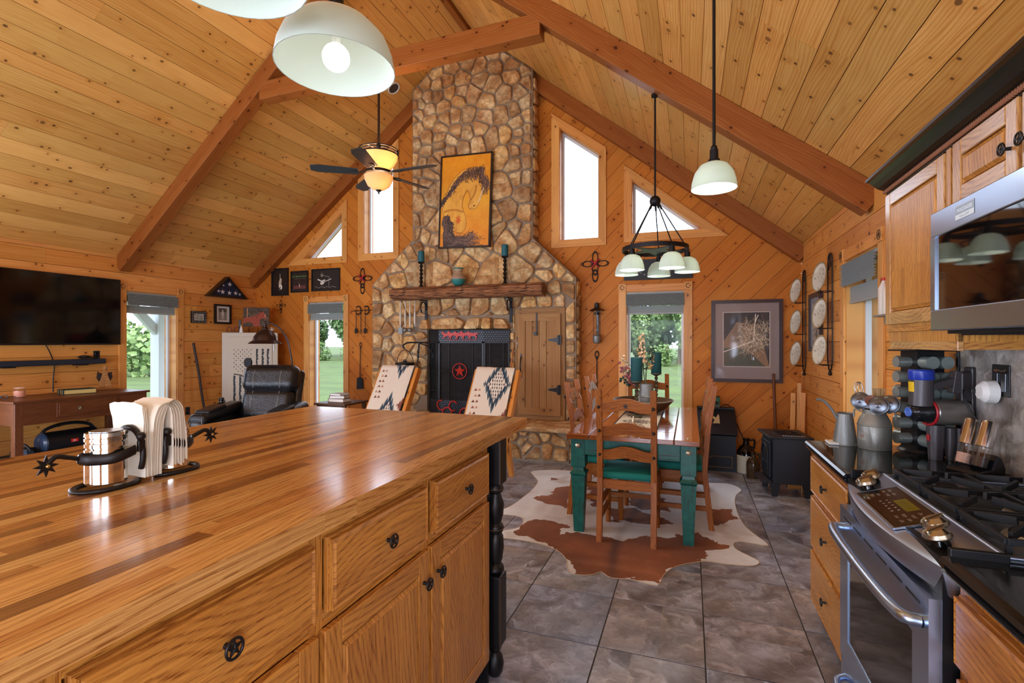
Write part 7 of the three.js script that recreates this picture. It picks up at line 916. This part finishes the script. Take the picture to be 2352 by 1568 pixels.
{ // slide-in range
  const o = thing('kitchen_range', 'stainless steel slide in gas range with bowed control panel', 'range', [0, 0, 0]), za = -2.352, zb = -1.548, zc = (za + zb) / 2, hw = (zb - za) / 2, dk = mat(0x0b0d10, 0.35), ss = mat(0xb4c8e4, 0.3, { metalness: 1 });
  part('body', span(0.6, 1.19, 0.04, 0.9, za + 0.003, zb - 0.003), dk, o); part('cooktop', span(0.72, 1.195, 0.9, 0.92, za, zb, 0.006), mat(0x59626a, 0.3, { metalness: 0.6 }), o); part('cooktop_rim', [bar([0.722, 0.925, za], [0.722, 0.925, zb], 0.008), bar([0.722, 0.922, za + 0.005], [1.19, 0.922, za + 0.005], 0.006), bar([0.722, 0.922, zb - 0.005], [1.19, 0.922, zb - 0.005], 0.006)], ss, o);
  const N = 24, rows = (t) => { const bow = 0.055 * (1 - t * t), xf = 0.6 - bow; return [[0.735, 0.926], [0.715, 0.928], [xf + 0.012, 0.884], [xf + 0.002, 0.878], [xf, 0.868], [xf + 0.012, 0.81], [0.62, 0.805]]; }, pos = [], uv = [], idx = []; for (let i = 0; i <= N; i++) { const t = -1 + 2 * i / N; rows(t).forEach(([x, y], j) => { pos.push(x, y, zc + t * hw); uv.push(i / N, j / 6); }); } for (let i = 0; i < N; i++) for (let j = 0; j < 6; j++) { const a = i * 7 + j; idx.push(a, a + 1, a + 7, a + 1, a + 8, a + 7); }
  for (const e of [0, N]) for (let j = 1; j < 6; j++) idx.push(e * 7, e * 7 + j, e * 7 + j + 1); const g = new THREE.BufferGeometry(); g.setAttribute('position', new THREE.Float32BufferAttribute(pos, 3)); g.setAttribute('uv', new THREE.Float32BufferAttribute(uv, 2)); g.setIndex(idx); g.computeVertexNormals(); part('control_panel', toCreasedNormals(g.toNonIndexed(), 0.5), new THREE.MeshPhysicalMaterial({ color: 0xb8cae4, metalness: 1, roughness: 0.3, side: THREE.DoubleSide }), o);
  const pm = picture(512, 256, (c, w, h) => { c.fillStyle = '#1a1214'; c.fillRect(0, 0, w, h); c.fillStyle = '#6b6a18'; c.fillRect(190, 30, 170, 84); c.strokeStyle = '#8f9022'; c.lineWidth = 2; c.strokeRect(200, 42, 150, 60); c.fillStyle = '#e4e0dc'; c.font = 'bold 22px sans-serif'; c.textAlign = 'center'; for (let i = 0; i < 10; i++) c.fillText(String((i + 1) % 10), 170 + (i % 5) * 38, i < 5 ? 150 : 190); c.font = '15px sans-serif'; [['Bake', 40, 60], ['Broil', 40, 100], ['Conv', 100, 60], ['Roast', 100, 100], ['Clean', 70, 150], ['Timer', 70, 190], ['Set', 410, 60], ['Start', 460, 60], ['Cancel', 430, 110], ['Warm', 400, 150], ['Prob', 460, 150], ['Lock', 400, 195], ['Off', 460, 195], ['Light', 100, 230]].forEach(([s, x, y]) => { c.fillText(s, x, y); c.fillRect(x - 18, y + 5, 36, 2); }); });
  const slope = Math.atan2(0.044, 0.15); const disp = new THREE.Group(); disp.name = 'display_panel'; disp.position.set(0.637, 0.9085, zc - 0.02); disp.rotation.set(0, -PI / 2, 0); o.add(disp); const tilt = new THREE.Group(); part('display_glass', at(box(0.36, 0.004, 0.125, 0, 0, 0, 0.001), 0, 0.0005, 0, slope, 0, 0), blackGloss, disp); part('display_print', at(new THREE.PlaneGeometry(0.352, 0.118).rotateX(-PI / 2), 0, 0.0031, 0, slope, 0, 0), mat(0xffffff, 0.15, { map: pm }), disp);
  part('display_bezel', [[0, -0.066, 0.37, 0.006], [0, 0.066, 0.37, 0.006], [-0.184, 0, 0.006, 0.132], [0.184, 0, 0.006, 0.132]].map(([x, z, w, d]) => at(box(w, 0.005, d, x, 0, z), 0, 0.001, 0, slope, 0, 0)), ss, disp);
  for (const [x, z] of [[0.66, -2.265], [0.625, -2.2], [0.66, -1.735], [0.635, -1.655]]) { const k = new THREE.Group(); k.name = 'burner_knob'; k.position.set(x, 0.882 + (x - 0.55) * 0.29, z); k.rotation.z = slope; o.add(k); part('knob_base', cyl(0.024, 0.02, 0.018, 22, 0, 0.007, 0), blackGloss, k); part('knob_cap', [faced(lathe([[0.0, 0.042], [0.018, 0.04], [0.031, 0.03], [0.034, 0.02], [0.03, 0.015], [0, 0.015]], 26), 0.5), at(box(0.064, 0.016, 0.014, 0, 0, 0, 0.006), 0, 0.036, 0, 0, 0.5, 0)], mat(0xb4aa94, 0.3, { metalness: 1 }), k); }
  const d = new THREE.Group(); d.name = 'oven_door'; o.add(d); part('door_frame', [span(0.572, 0.6, 0.66, 0.795, za + 0.005, zb - 0.005), span(0.572, 0.6, 0.2, 0.29, za + 0.005, zb - 0.005), span(0.572, 0.6, 0.29, 0.66, za + 0.005, za + 0.105), span(0.572, 0.6, 0.29, 0.66, zb - 0.105, zb - 0.005)], ss, d); part('oven_window', span(0.576, 0.59, 0.285, 0.665, za + 0.1, zb - 0.1), mat(0x0b0c0e, 0.06), d);
  part('vent_slots', Array.from({ length: 6 }, (_, i) => span(0.5705, 0.5725, 0.757, 0.765, za + 0.06 + i * 0.12, za + 0.15 + i * 0.12)), dk, d).userData.kind = 'stuff'; part('door_handle', [new THREE.TubeGeometry(new THREE.CatmullRomCurve3([[0.572, 0.715, za + 0.05], [0.54, 0.717, za + 0.055], [0.528, 0.718, za + 0.09], [0.515, 0.72, zc], [0.528, 0.718, zb - 0.09], [0.54, 0.717, zb - 0.055], [0.572, 0.715, zb - 0.05]].map((p) => V3(...p)), false, 'centripetal'), 60, 0.017, 12)], ss, d);
  const w = part('warming_drawer', span(0.575, 0.6, 0.05, 0.19, za + 0.005, zb - 0.005, 0.004), ss, o); part('drawer_handle', tube([[0.575, 0.13, za + 0.06], [0.54, 0.13, za + 0.09], [0.535, 0.13, zc], [0.54, 0.13, zb - 0.09], [0.575, 0.13, zb - 0.06]], 0.013, 40, 10), ss, w);
  part('side_trim', span(0.61, 0.73, 0.87, 0.935, zb - 0.004, zb + 0.01, 0.004), dk, o); part('side_trim', span(0.61, 0.73, 0.87, 0.935, za - 0.01, za + 0.004, 0.004), dk, o);
  for (const [x, z] of [[0.85, za + 0.17], [1.07, za + 0.17], [0.96, zc], [0.85, zb - 0.17], [1.07, zb - 0.17]]) { const b = new THREE.Group(); b.name = 'gas_burner'; b.position.set(x, 0.92, z); o.add(b); part('burner_base', faced(lathe([[0, 0.016], [0.045, 0.016], [0.05, 0.01], [0.055, 0], [0, 0]], 26), 0.5), mat(0xa8a294, 0.4, { metalness: 0.8 }), b); part('burner_cap', faced(lathe([[0, 0.026], [0.034, 0.025], [0.038, 0.02], [0.038, 0.016], [0, 0.016]], 26), 0.5), iron, b); }
  const cast = mat(0x14181c, 0.45); for (let i = 0; i < 3; i++) { const a = za + 0.03 + i * 0.25, b = a + 0.243, m = (a + b) / 2, bars = [[0.745, a + 0.008, 1.175, a + 0.008], [0.745, b - 0.008, 1.175, b - 0.008], [0.745, a + 0.008, 0.745, b - 0.008], [1.175, a + 0.008, 1.175, b - 0.008], [0.96, a + 0.008, 0.96, b - 0.008]], gs = bars.map(([x0, z0, x1, z1]) => plank3([x0, 0.951, z0], [x1, 0.951, z1], 0.012, 0.016)); for (const [cx, cz] of [[0.85, m], [1.07, m]]) for (let k = 0; k < 4; k++) { const t = k * PI / 2 + PI / 4; gs.push(plank3([cx + 0.028 * Math.cos(t), 0.966, cz + 0.028 * Math.sin(t)], [cx + 0.12 * Math.cos(t), 0.955, cz + 0.12 * Math.sin(t)], 0.01, 0.022)); } for (const x of [0.75, 1.17]) for (const z of [a + 0.012, b - 0.012]) gs.push(span(x - 0.006, x + 0.006, 0.92, 0.95, z - 0.006, z + 0.006)); part('burner_grate', merge(gs), cast, o); }
}
{ // backsplash and outlet
  const o = struct('trim_4', 'slate look backsplash panels with dark edge strip behind range'); for (let i = 0; i < 7; i++) { const a = -2.94 + i * 0.5; part('backsplash_tile', grain(span(1.205, 1.219, 0.914, 1.42, a + 0.002, a + 0.498, 0.001), 'z', [0.95, 0.95], [i * 0.37, i * 0.21]), mat(new THREE.Color().setRGB(0.95, 0.9, 0.78), 0.3, { map: slateMap }), o); } part('edge_strip', span(1.198, 1.2195, 0.914, 1.42, -2.965, -2.94, 0.002), black, o);
  const hp = picture(128, 196, (c, w, h) => { c.fillStyle = '#14110f'; c.fillRect(0, 0, w, h); c.strokeStyle = '#8a6a4a'; c.lineWidth = 4; c.beginPath(); c.moveTo(10, 40); c.bezierCurveTo(40, 10, 60, 60, 110, 26); c.stroke(); c.fillStyle = '#6a3a2a'; c.fillRect(20, 30, 24, 16); });
  const ol = thing('decorated_outlet', 'black double outlet plate with painted trim on the backsplash', 'outlet', [1.2045, 1.29, -2.6], -PI / 2); part('plate', span(-0.06, 0.06, -0.065, 0.065, 0, 0.006, 0.003), black, ol); part('plate_print', new THREE.PlaneGeometry(0.116, 0.126).translate(0, 0, 0.0066), mat(0xffffff, 0.4, { map: hp }), ol); part('socket', [span(-0.045, -0.012, -0.045, 0.03, 0.006, 0.011, 0.002), span(0.012, 0.045, -0.045, 0.03, 0.006, 0.011, 0.002)], steelDark, ol);
  const ch = thing('charger_plug', 'white round plug in charger with black cable on backsplash', 'charger', [1.193, 1.24, -2.63], -PI / 2); part('puck', faced(at(lathe([[0, 0.055], [0.03, 0.052], [0.045, 0.035], [0.048, 0.0], [0, 0]], 26), 0, 0, 0, PI / 2), 0.6), white, ch); part('cable', [tube([[-0.03, 0.0, 0.06], [-0.06, 0.005, 0.075], [-0.075, -0.03, 0.07], [-0.07, -0.09, 0.05], [-0.04, -0.14, 0.03]], 0.004, 24, 6), at(box(0.018, 0.02, 0.025, -0.03, 0, 0.055, 0.003), 0, 0, 0)], black, ch);
}
{ // wall cabinets with crown
  const oakPale = mat(new THREE.Color().setRGB(0.86, 0.68, 0.46), 0.3, { map: oakMap, clearcoat: 0.6, clearcoatRoughness: 0.15 });
  const a = thing('wall_cabinet', 'oak wall cabinet with tall raised panel door beside microwave', 'cabinet', [0, 0, 0]); part('carcass', grain(span(0.92, 1.205, 1.45, 2.18, -2.93, -2.275), 'y', OAK), oakB, a); part('valance', grain(span(0.925, 0.945, 1.415, 1.5, -2.93, -2.275, 0.003), 'z', OAK, [0.4, 0.2]), oakPale, a); part('light_rail', grain(span(0.91, 0.925, 1.495, 1.515, -2.93, -2.275, 0.004), 'z', OAK), oak, a); panelDoor(a, 'cabinet_door', 0.6, 0.63, [0.92, 1.845, -2.615], -PI / 2, oakPale, oak); part('face_stile', grain(span(0.905, 0.92, 1.515, 2.18, -2.31, -2.275), 'y', OAK), oak, a); part('bottom_shelf', grain(span(0.945, 1.205, 1.42, 1.45, -2.93, -2.275), 'z', OAK), oakB, a);
  const b = thing('over_microwave_cabinet', 'short oak cabinet with star knobs above the microwave', 'cabinet', [0, 0, 0]); part('carcass', grain(span(0.92, 1.205, 1.925, 2.18, -2.27, -1.45), 'y', OAK), oakB, b); for (const [z, k] of [[-2.06, -1], [-1.655, 1]]) panelDoor(b, 'cabinet_door', 0.385, 0.225, [0.92, 2.055, z], -PI / 2, oakPale, oak, [-k * 0.16, -0.03]);
  const c = thing('near_wall_cabinet', 'oak wall cabinet on the near side of microwave', 'cabinet', [0, 0, 0]); part('carcass', grain(span(0.92, 1.205, 1.42, 2.18, -1.44, -0.3), 'y', OAK), oakB, c); for (const z of [-1.15, -0.58]) panelDoor(c, 'cabinet_door', 0.53, 0.68, [0.92, 1.78, z], -PI / 2, oakPale, oak, [0.2, -0.28]);
  const cr = thing('crown_molding', 'black crown molding with brown rope bead over wall cabinets', 'molding', [0.012, 0.045, 0]), z0 = -2.94, z1 = -0.25; part('crown', at(extr([[0.935, 2.128], [0.905, 2.128], [0.9, 2.14], [0.885, 2.15], [0.862, 2.16], [0.842, 2.178], [0.828, 2.192], [0.812, 2.195], [0.812, 2.207], [0.935, 2.207]], z1 - z0), 0, 0, z0), mat(0x101512, 0.25), cr);
  part('lower_bead', [bar([0.897, 2.124, z0 + 0.03], [0.897, 2.124, z1], 0.006), bar([0.893, 2.147, z0 + 0.02], [0.893, 2.147, z1], 0.004)], mat(0x0d1110, 0.25), cr); const rope = []; for (let z = z0 + 0.02; z < z1; z += 0.014) rope.push(at(new THREE.CylinderGeometry(0.0075, 0.0075, 0.016, 8), 0.888, 2.137, z, 0.75, 0, 0)); part('rope_bead', merge(rope), mat(0x8a5638, 0.4), cr).userData.kind = 'stuff';
}
{ // microwave
  const o = thing('microwave', 'stainless over range microwave with dark glass door', 'microwave', [0, 0, 0]), za = -2.265, zb = -1.46, ss = mat(0xb4c6de, 0.25, { metalness: 1 }); part('body', span(0.87, 1.2, 1.49, 1.92, za, zb), black, o);
  part('door_frame', [span(0.84, 0.87, 1.49, 1.565, za, zb, 0.004), span(0.84, 0.87, 1.83, 1.92, za, zb, 0.004), span(0.84, 0.87, 1.565, 1.83, za, za + 0.035)], ss, o); part('door_glass', span(0.846, 0.868, 1.56, 1.835, za + 0.03, zb - 0.16), mat(0x0c0a0a, 0.04), o); part('control_strip', span(0.843, 0.87, 1.56, 1.835, zb - 0.16, zb), blackGloss, o); part('door_handle', bar([0.815, 1.58, zb - 0.17], [0.815, 1.82, zb - 0.17], 0.012, 10), ss, o);
  const lp = picture(512, 200, (c, w, h) => { c.clearRect(0, 0, w, h); c.fillStyle = '#9fb0bf'; c.fillRect(0, 0, w, h); c.strokeStyle = '#e8f4f6'; c.lineWidth = 5; c.strokeRect(8, 8, w - 16, h - 16); c.fillStyle = '#e8f4f6'; c.font = 'bold 76px sans-serif'; c.textAlign = 'center'; c.fillText('FRIGIDAIRE', w / 2, 96); c.fillRect(8, 122, w - 16, 70); c.fillStyle = '#7f929f'; c.font = 'bold 44px sans-serif'; c.fillText('G A L L E R Y', w / 2, 174); });
  part('brand_plate', new THREE.PlaneGeometry(0.12, 0.047).rotateY(-PI / 2).translate(0.8392, 1.877, -2.02), mat(0xffffff, 0.35, { map: lp, metalness: 0.4 }), o); part('under_vent', [span(0.88, 1.18, 1.478, 1.49, za + 0.03, zb - 0.03), ...Array.from({ length: 5 }, (_, i) => span(0.9 + i * 0.05, 0.92 + i * 0.05, 1.472, 1.479, za + 0.08, zb - 0.08))], iron, o);
}
// ---------- things on the counter ----------
{
  const y = 0.9146, tin = mat(0x8c8c84, 0.45, { metalness: 0.6, bumpMap: fineBump, bumpScale: 0.0006 });
  const lp = picture(256, 128, (c, w, h) => { c.fillStyle = '#8f8d84'; c.fillRect(0, 0, w, h); c.fillStyle = '#8a3430'; c.font = 'bold 60px serif'; c.textAlign = 'center'; c.fillText('SLS', w / 2, 84); });
  const m = thing('milk_can', 'dented grey metal milk can holding utensils on the counter', 'milk can', [0.87, y, -2.965]); part('body', faced(lathe([[0, 0], [0.07, 0], [0.072, 0.005], [0.072, 0.115], [0.074, 0.118], [0.072, 0.122], [0.067, 0.14], [0.055, 0.165], [0.05, 0.175], [0.052, 0.195], [0.048, 0.195], [0.046, 0.17], [0, 0.12]], 32), 0.5), tin, m); part('painted_letters', at(new THREE.CylinderGeometry(0.0725, 0.0725, 0.04, 10, 1, true, -0.5, 0.7), 0, 0.065, 0, 0, -0.9, 0), mat(0xffffff, 0.5, { map: lp, metalness: 0.3 }), m); part('side_handle', [tube([[0.05, 0.18, 0.02], [0.075, 0.19, 0.03], [0.08, 0.15, 0.03]], 0.005, 12, 6), tube([[-0.05, 0.18, -0.02], [-0.075, 0.19, -0.03], [-0.08, 0.15, -0.03]], 0.005, 12, 6)], tin, m);
  [['metal_ladle', 'round flat metal skimmer standing in the milk can', -0.055, 0.235, 0.0, 0], ['metal_cup', 'small metal measuring cup hung from milk can rim', -0.005, 0.252, 0.02, 1], ['metal_scoop', 'round metal scoop leaning out of the milk can', 0.03, 0.222, 0.04, 0], ['tin_ladle', 'tin ladle leaning out of the milk can toward wall', 0.065, 0.228, 0.0, 0]].forEach(([n, l, x, h, z, k]) => { const u = thing(n, l, 'utensil', [0.87, y + 0.122, -2.965], -0.5); part('shaft', bar([x * 0.3, 0.0, z * 0.3], [x, h - 0.122, z], 0.004), steelDark, u); part('bowl', k ? at(lathe([[0, 0], [0.022, 0], [0.026, 0.03], [0.024, 0.03], [0, 0.004]], 18), x, h - 0.14, z, 1.2, 0, 0) : at(lathe([[0, 0.012], [0.028, 0.011], [0.044, 0], [0.04, 0.003], [0, 0.017]], 24), x, h - 0.122, z + 0.012, PI / 2 - 0.2, 0, 0), k ? mat(0x8a5a48, 0.5) : steelDark, u); });
  const wh = thing('wire_whisk', 'wire whisk standing in the milk can', 'whisk', [0.87, y + 0.122, -2.965]); part('wires', [0, 1, 2].map((i) => at(new THREE.TorusGeometry(0.02, 0.0015, 4, 16).scale(1, 1.8, 1), -0.055, 0.17, -0.04, 0, i * 1.05, 0.2)), steel, wh); part('handle', bar([-0.02, 0, -0.01], [-0.05, 0.135, -0.035], 0.004), steel, wh);
  const br = mat(0xc9a878, 0.95), ht = thing('bristle_brush', 'pale bristle brush standing in the milk can', 'brush', [0.87, y + 0.122, -2.965]); part('handle', bar([0.01, 0, -0.02], [0.03, 0.13, -0.035], 0.005), trimPine[0], ht); const bs = []; const rr = rng(5); for (let i = 0; i < 70; i++) { const t = rr() * 6.28, s = 0.022 * Math.sqrt(rr()); bs.push(bar([0.03 + s * Math.cos(t), 0.12, -0.035 + s * Math.sin(t)], [0.032 + s * 1.5 * Math.cos(t), 0.175, -0.035 + s * 1.5 * Math.sin(t)], 0.0012, 3)); } part('bristles', merge(bs), br, ht).userData.kind = 'stuff';
  const pt = thing('tin_pitcher', 'tall tapered tin pitcher with spout behind the milk can', 'pitcher', [0.76, y, -3.03]); part('body', faced(lathe([[0, 0], [0.055, 0], [0.055, 0.006], [0.035, 0.16], [0.04, 0.165], [0.036, 0.165], [0.03, 0.155], [0, 0.02]], 24), 0.5), galv, pt); part('spout', tube([[-0.03, 0.12, 0], [-0.06, 0.18, 0], [-0.1, 0.225, 0.0], [-0.13, 0.23, 0]], 0.007, 16, 7), galv, pt);
  tag0('white_cutting_strip', 'thin white board lying at the far end of the counter', 'board', span(0.68, 0.8, y, y + 0.012, -3.08, -2.99, 0.003), white);
  // revolving jar tower
  const tw = thing('spice_tower', 'black revolving spice tower filled with steel lidded jars', 'spice rack', [1.075, y, -2.99], 0.25); part('core', span(-0.06, 0.06, 0.01, 0.49, -0.06, 0.06), black, tw); part('base', cyl(0.1, 0.09, 0.012, 28, 0, 0.006, 0), black, tw); part('top_plate', span(-0.1, 0.1, 0.488, 0.496, -0.1, 0.1, 0.004), black, tw);
  for (let f = 0; f < 4; f++) { const n = new THREE.Group(); n.name = 'jar_side'; n.rotation.y = f * PI / 2; tw.add(n); for (let i = 0; i < 6; i++) for (const x of f % 2 ? [0] : [-0.032, 0.032]) { if (f % 2 && i > 5) continue; const r = f % 2 ? 0.026 : 0.029; part('spice_jar', [at(cyl(r, r, 0.05, 20), x, 0.06 + i * 0.075, 0.085, PI / 2, 0, 0), at(cyl(r * 0.98, r * 1.02, 0.012, 20), x, 0.06 + i * 0.075, 0.115, PI / 2, 0, 0)], f % 2 ? mat(0xa8b0aa, 0.35, { metalness: 0.7 }) : mat(0x8f9a96, 0.35, { metalness: 0.5 }), n); } }
  // stick vacuum in a wall dock
  const gm = mat(0x4a4648, 0.4, { metalness: 0.3 }), ni = mat(0x8a847e, 0.3, { metalness: 0.6 }), v = thing('stick_vacuum', 'grey and red stick vacuum with blue filter cap in its dock', 'vacuum', [1.05, y, -2.78], 0.28), redM = mat(0xa01820, 0.35);
  part('motor_barrel', faced(at(lathe([[0, -0.06], [0.05, -0.06], [0.058, -0.05], [0.058, 0.085], [0.052, 0.095], [0, 0.095]], 30), 0.03, 0.215, 0, 0, 0, -PI / 2), 0.6), ni, v); part('red_collar', at(ring(0.057, 0.006, 30, 8), -0.032, 0.215, 0, 0, PI / 2, 0), redM, v);
  const cy = []; for (let i = 0; i < 14; i++) { const a = i / 14 * 2 * PI; cy.push(at(new THREE.ConeGeometry(0.015, 0.085, 8), -0.072, 0.215 + 0.034 * Math.sin(a), 0.034 * Math.cos(a), 0, 0, PI / 2 + 0.0)); } part('cyclone_cones', [...cy, at(lathe([[0.05, 0], [0.04, 0.05], [0.02, 0.075], [0, 0.075]], 20), -0.038, 0.215, 0, 0, 0, PI / 2)], mat(0x2f3032, 0.2, { metalness: 0.6 }), v); part('nose_ring', [at(ring(0.017, 0.005, 20, 8), -0.118, 0.215, 0, 0, PI / 2, 0), at(cyl(0.015, 0.015, 0.004, 18), -0.117, 0.215, 0, 0, 0, PI / 2)], mat(0x4a6cb8, 0.3), v);
  part('filter_tower', faced(cyl(0.046, 0.044, 0.12, 26, -0.062, 0.305, 0), 0.6), gm, v); part('blue_cap', faced(lathe([[0.046, 0.362], [0.048, 0.366], [0.048, 0.402], [0.044, 0.408], [0, 0.408]], 28), 0.5), mat(0x1434a0, 0.35), v, [-0.062, 0, 0]); part('yellow_sticker', at(new THREE.CylinderGeometry(0.0465, 0.0455, 0.045, 12, 1, true, 3.6, 1.5), -0.062, 0.33, 0), mat(0xe0b818, 0.5), v); part('handle', [plank3([-0.02, 0.33, 0], [0.09, 0.36, 0], 0.032, 0.032), plank3([0.085, 0.3, 0], [0.1, 0.4, 0], 0.036, 0.05)], gm, v); part('battery', box(0.06, 0.14, 0.045, 0.125, 0.33, 0, 0.012), mat(0x2a2426, 0.4), v); part('dock', [box(0.03, 0.26, 0.05, 0.152, 0.29, 0, 0.008), box(0.06, 0.02, 0.06, 0.14, 0.165, 0, 0.005)], mat(0x2a2426, 0.4), v);
  part('wand', faced(cyl(0.032, 0.034, 0.075, 22, 0.0, 0.12, 0), 0.6), gm, v); part('wand_tip', [faced(cyl(0.026, 0.03, 0.09, 22, 0.0, 0.045, 0), 0.6)], gm, v); part('release_button', [box(0.012, 0.03, 0.014, -0.033, 0.1, 0.004, 0.003), at(cyl(0.012, 0.012, 0.02, 12), -0.075, 0.265, 0.03)], redM, v); for (const dx of [0.055, 0.095]) part('accessory_tool', [cyl(0.018, 0.02, 0.12, 16, dx, 0.085, 0.01), cyl(0.014, 0.016, 0.03, 14, dx, 0.015, 0.01)], gm, v);
  // salt and pepper mills on a charging stand
  const gs = thing('mill_stand', 'black charging stand holding two electric mills beside the range', 'stand', [1.08, y, -2.53], -PI / 2 + 0.5); part('tray', [at(extr([[-0.06, 0], [0.07, 0], [0.075, 0.03], [0.055, 0.075], [0.035, 0.085], [0.01, 0.03], [-0.05, 0.022], [-0.062, 0.012]], 0.13, 0.005).rotateY(PI / 2), -0.065, 0, 0)], mat(0x10131a, 0.25), gs); 
  [['salt mill of steel and clear glass leaning in the charging stand', 0xe8b8a0, -0.032], ['pepper mill of steel and clear glass leaning in the charging stand', 0x4a3a30, 0.032]].forEach(([l, c, dx], i) => { const a = -PI / 2 + 0.5, g = thing(i ? 'pepper_mill' : 'salt_mill', l, 'mill', [1.08 + dx * Math.cos(a) + 0.0, y + 0.034, -2.53 - dx * Math.sin(a)]); g.rotation.set(0, a, 0); const q = new THREE.Group(); q.name = 'mill'; q.rotation.x = 0.0; g.add(q); const tl = (geo) => at(geo, 0, 0, 0.015, -0.3, 0, 0); part('steel_barrel', tl(faced(lathe([[0, 0.19], [0.026, 0.188], [0.028, 0.183], [0.028, 0.085], [0, 0.085]], 26), 0.5)), mat(0xc8c4c0, 0.18, { metalness: 1 }), q); part('glass_chamber', tl(lathe([[0.025, 0.002], [0.027, 0.085]], 26)), thinGlass, q); part('grains', tl(cyl(0.022, 0.024, 0.04, 18, 0, 0.025, 0)), mat(c, 0.9, { bumpMap: stoneBump, bumpScale: 0.01 }), q); });
  // little shelf with bottles by the window casing
  const sh = thing('corner_shelf', 'tiny grey shelf on the wall beside kitchen window', 'shelf', [XR, 1.62, -3.8], -PI / 2); part('board', span(-0.08, 0.08, -0.012, 0, 0, 0.09, 0.003), mat(0x8a8478, 0.6), sh); part('bracket', span(-0.01, 0.01, -0.06, -0.012, 0, 0.05), mat(0x8a8478, 0.6), sh);
  const lb = picture(128, 256, (c, w, h) => { c.fillStyle = '#e6ddd0'; c.fillRect(0, 0, w, h); c.fillStyle = '#b02a24'; c.beginPath(); c.moveTo(10, 20); c.lineTo(118, 20); c.lineTo(64, 110); c.fill(); c.fillRect(10, 200, 108, 40); c.fillStyle = '#3a6a34'; c.fillRect(44, 140, 40, 30); });
  [[-0.03, 'taller souvenir bottle with red print on the tiny shelf', 0.24], [0.04, 'shorter souvenir bottle with red print on the tiny shelf', 0.21]].forEach(([x, l, h]) => { const b = thing('souvenir_bottle', l, 'bottle', [XR - 0.045, 1.6205, -3.8 + x], 0, 'bottles on the tiny shelf'); part('bottle', faced(lathe([[0, 0], [0.028, 0], [0.03, 0.005], [0.03, h * 0.72], [0.014, h * 0.85], [0.012, h * 0.93], [0, h * 0.93]], 20), 0.6), mat(0xffffff, 0.4, { map: lb }), b); part('cap', cyl(0.014, 0.014, h * 0.08, 14, 0, h * 0.96, 0), mat(0xc0281c, 0.4), b); });
}
renderer.render(scene, camera);
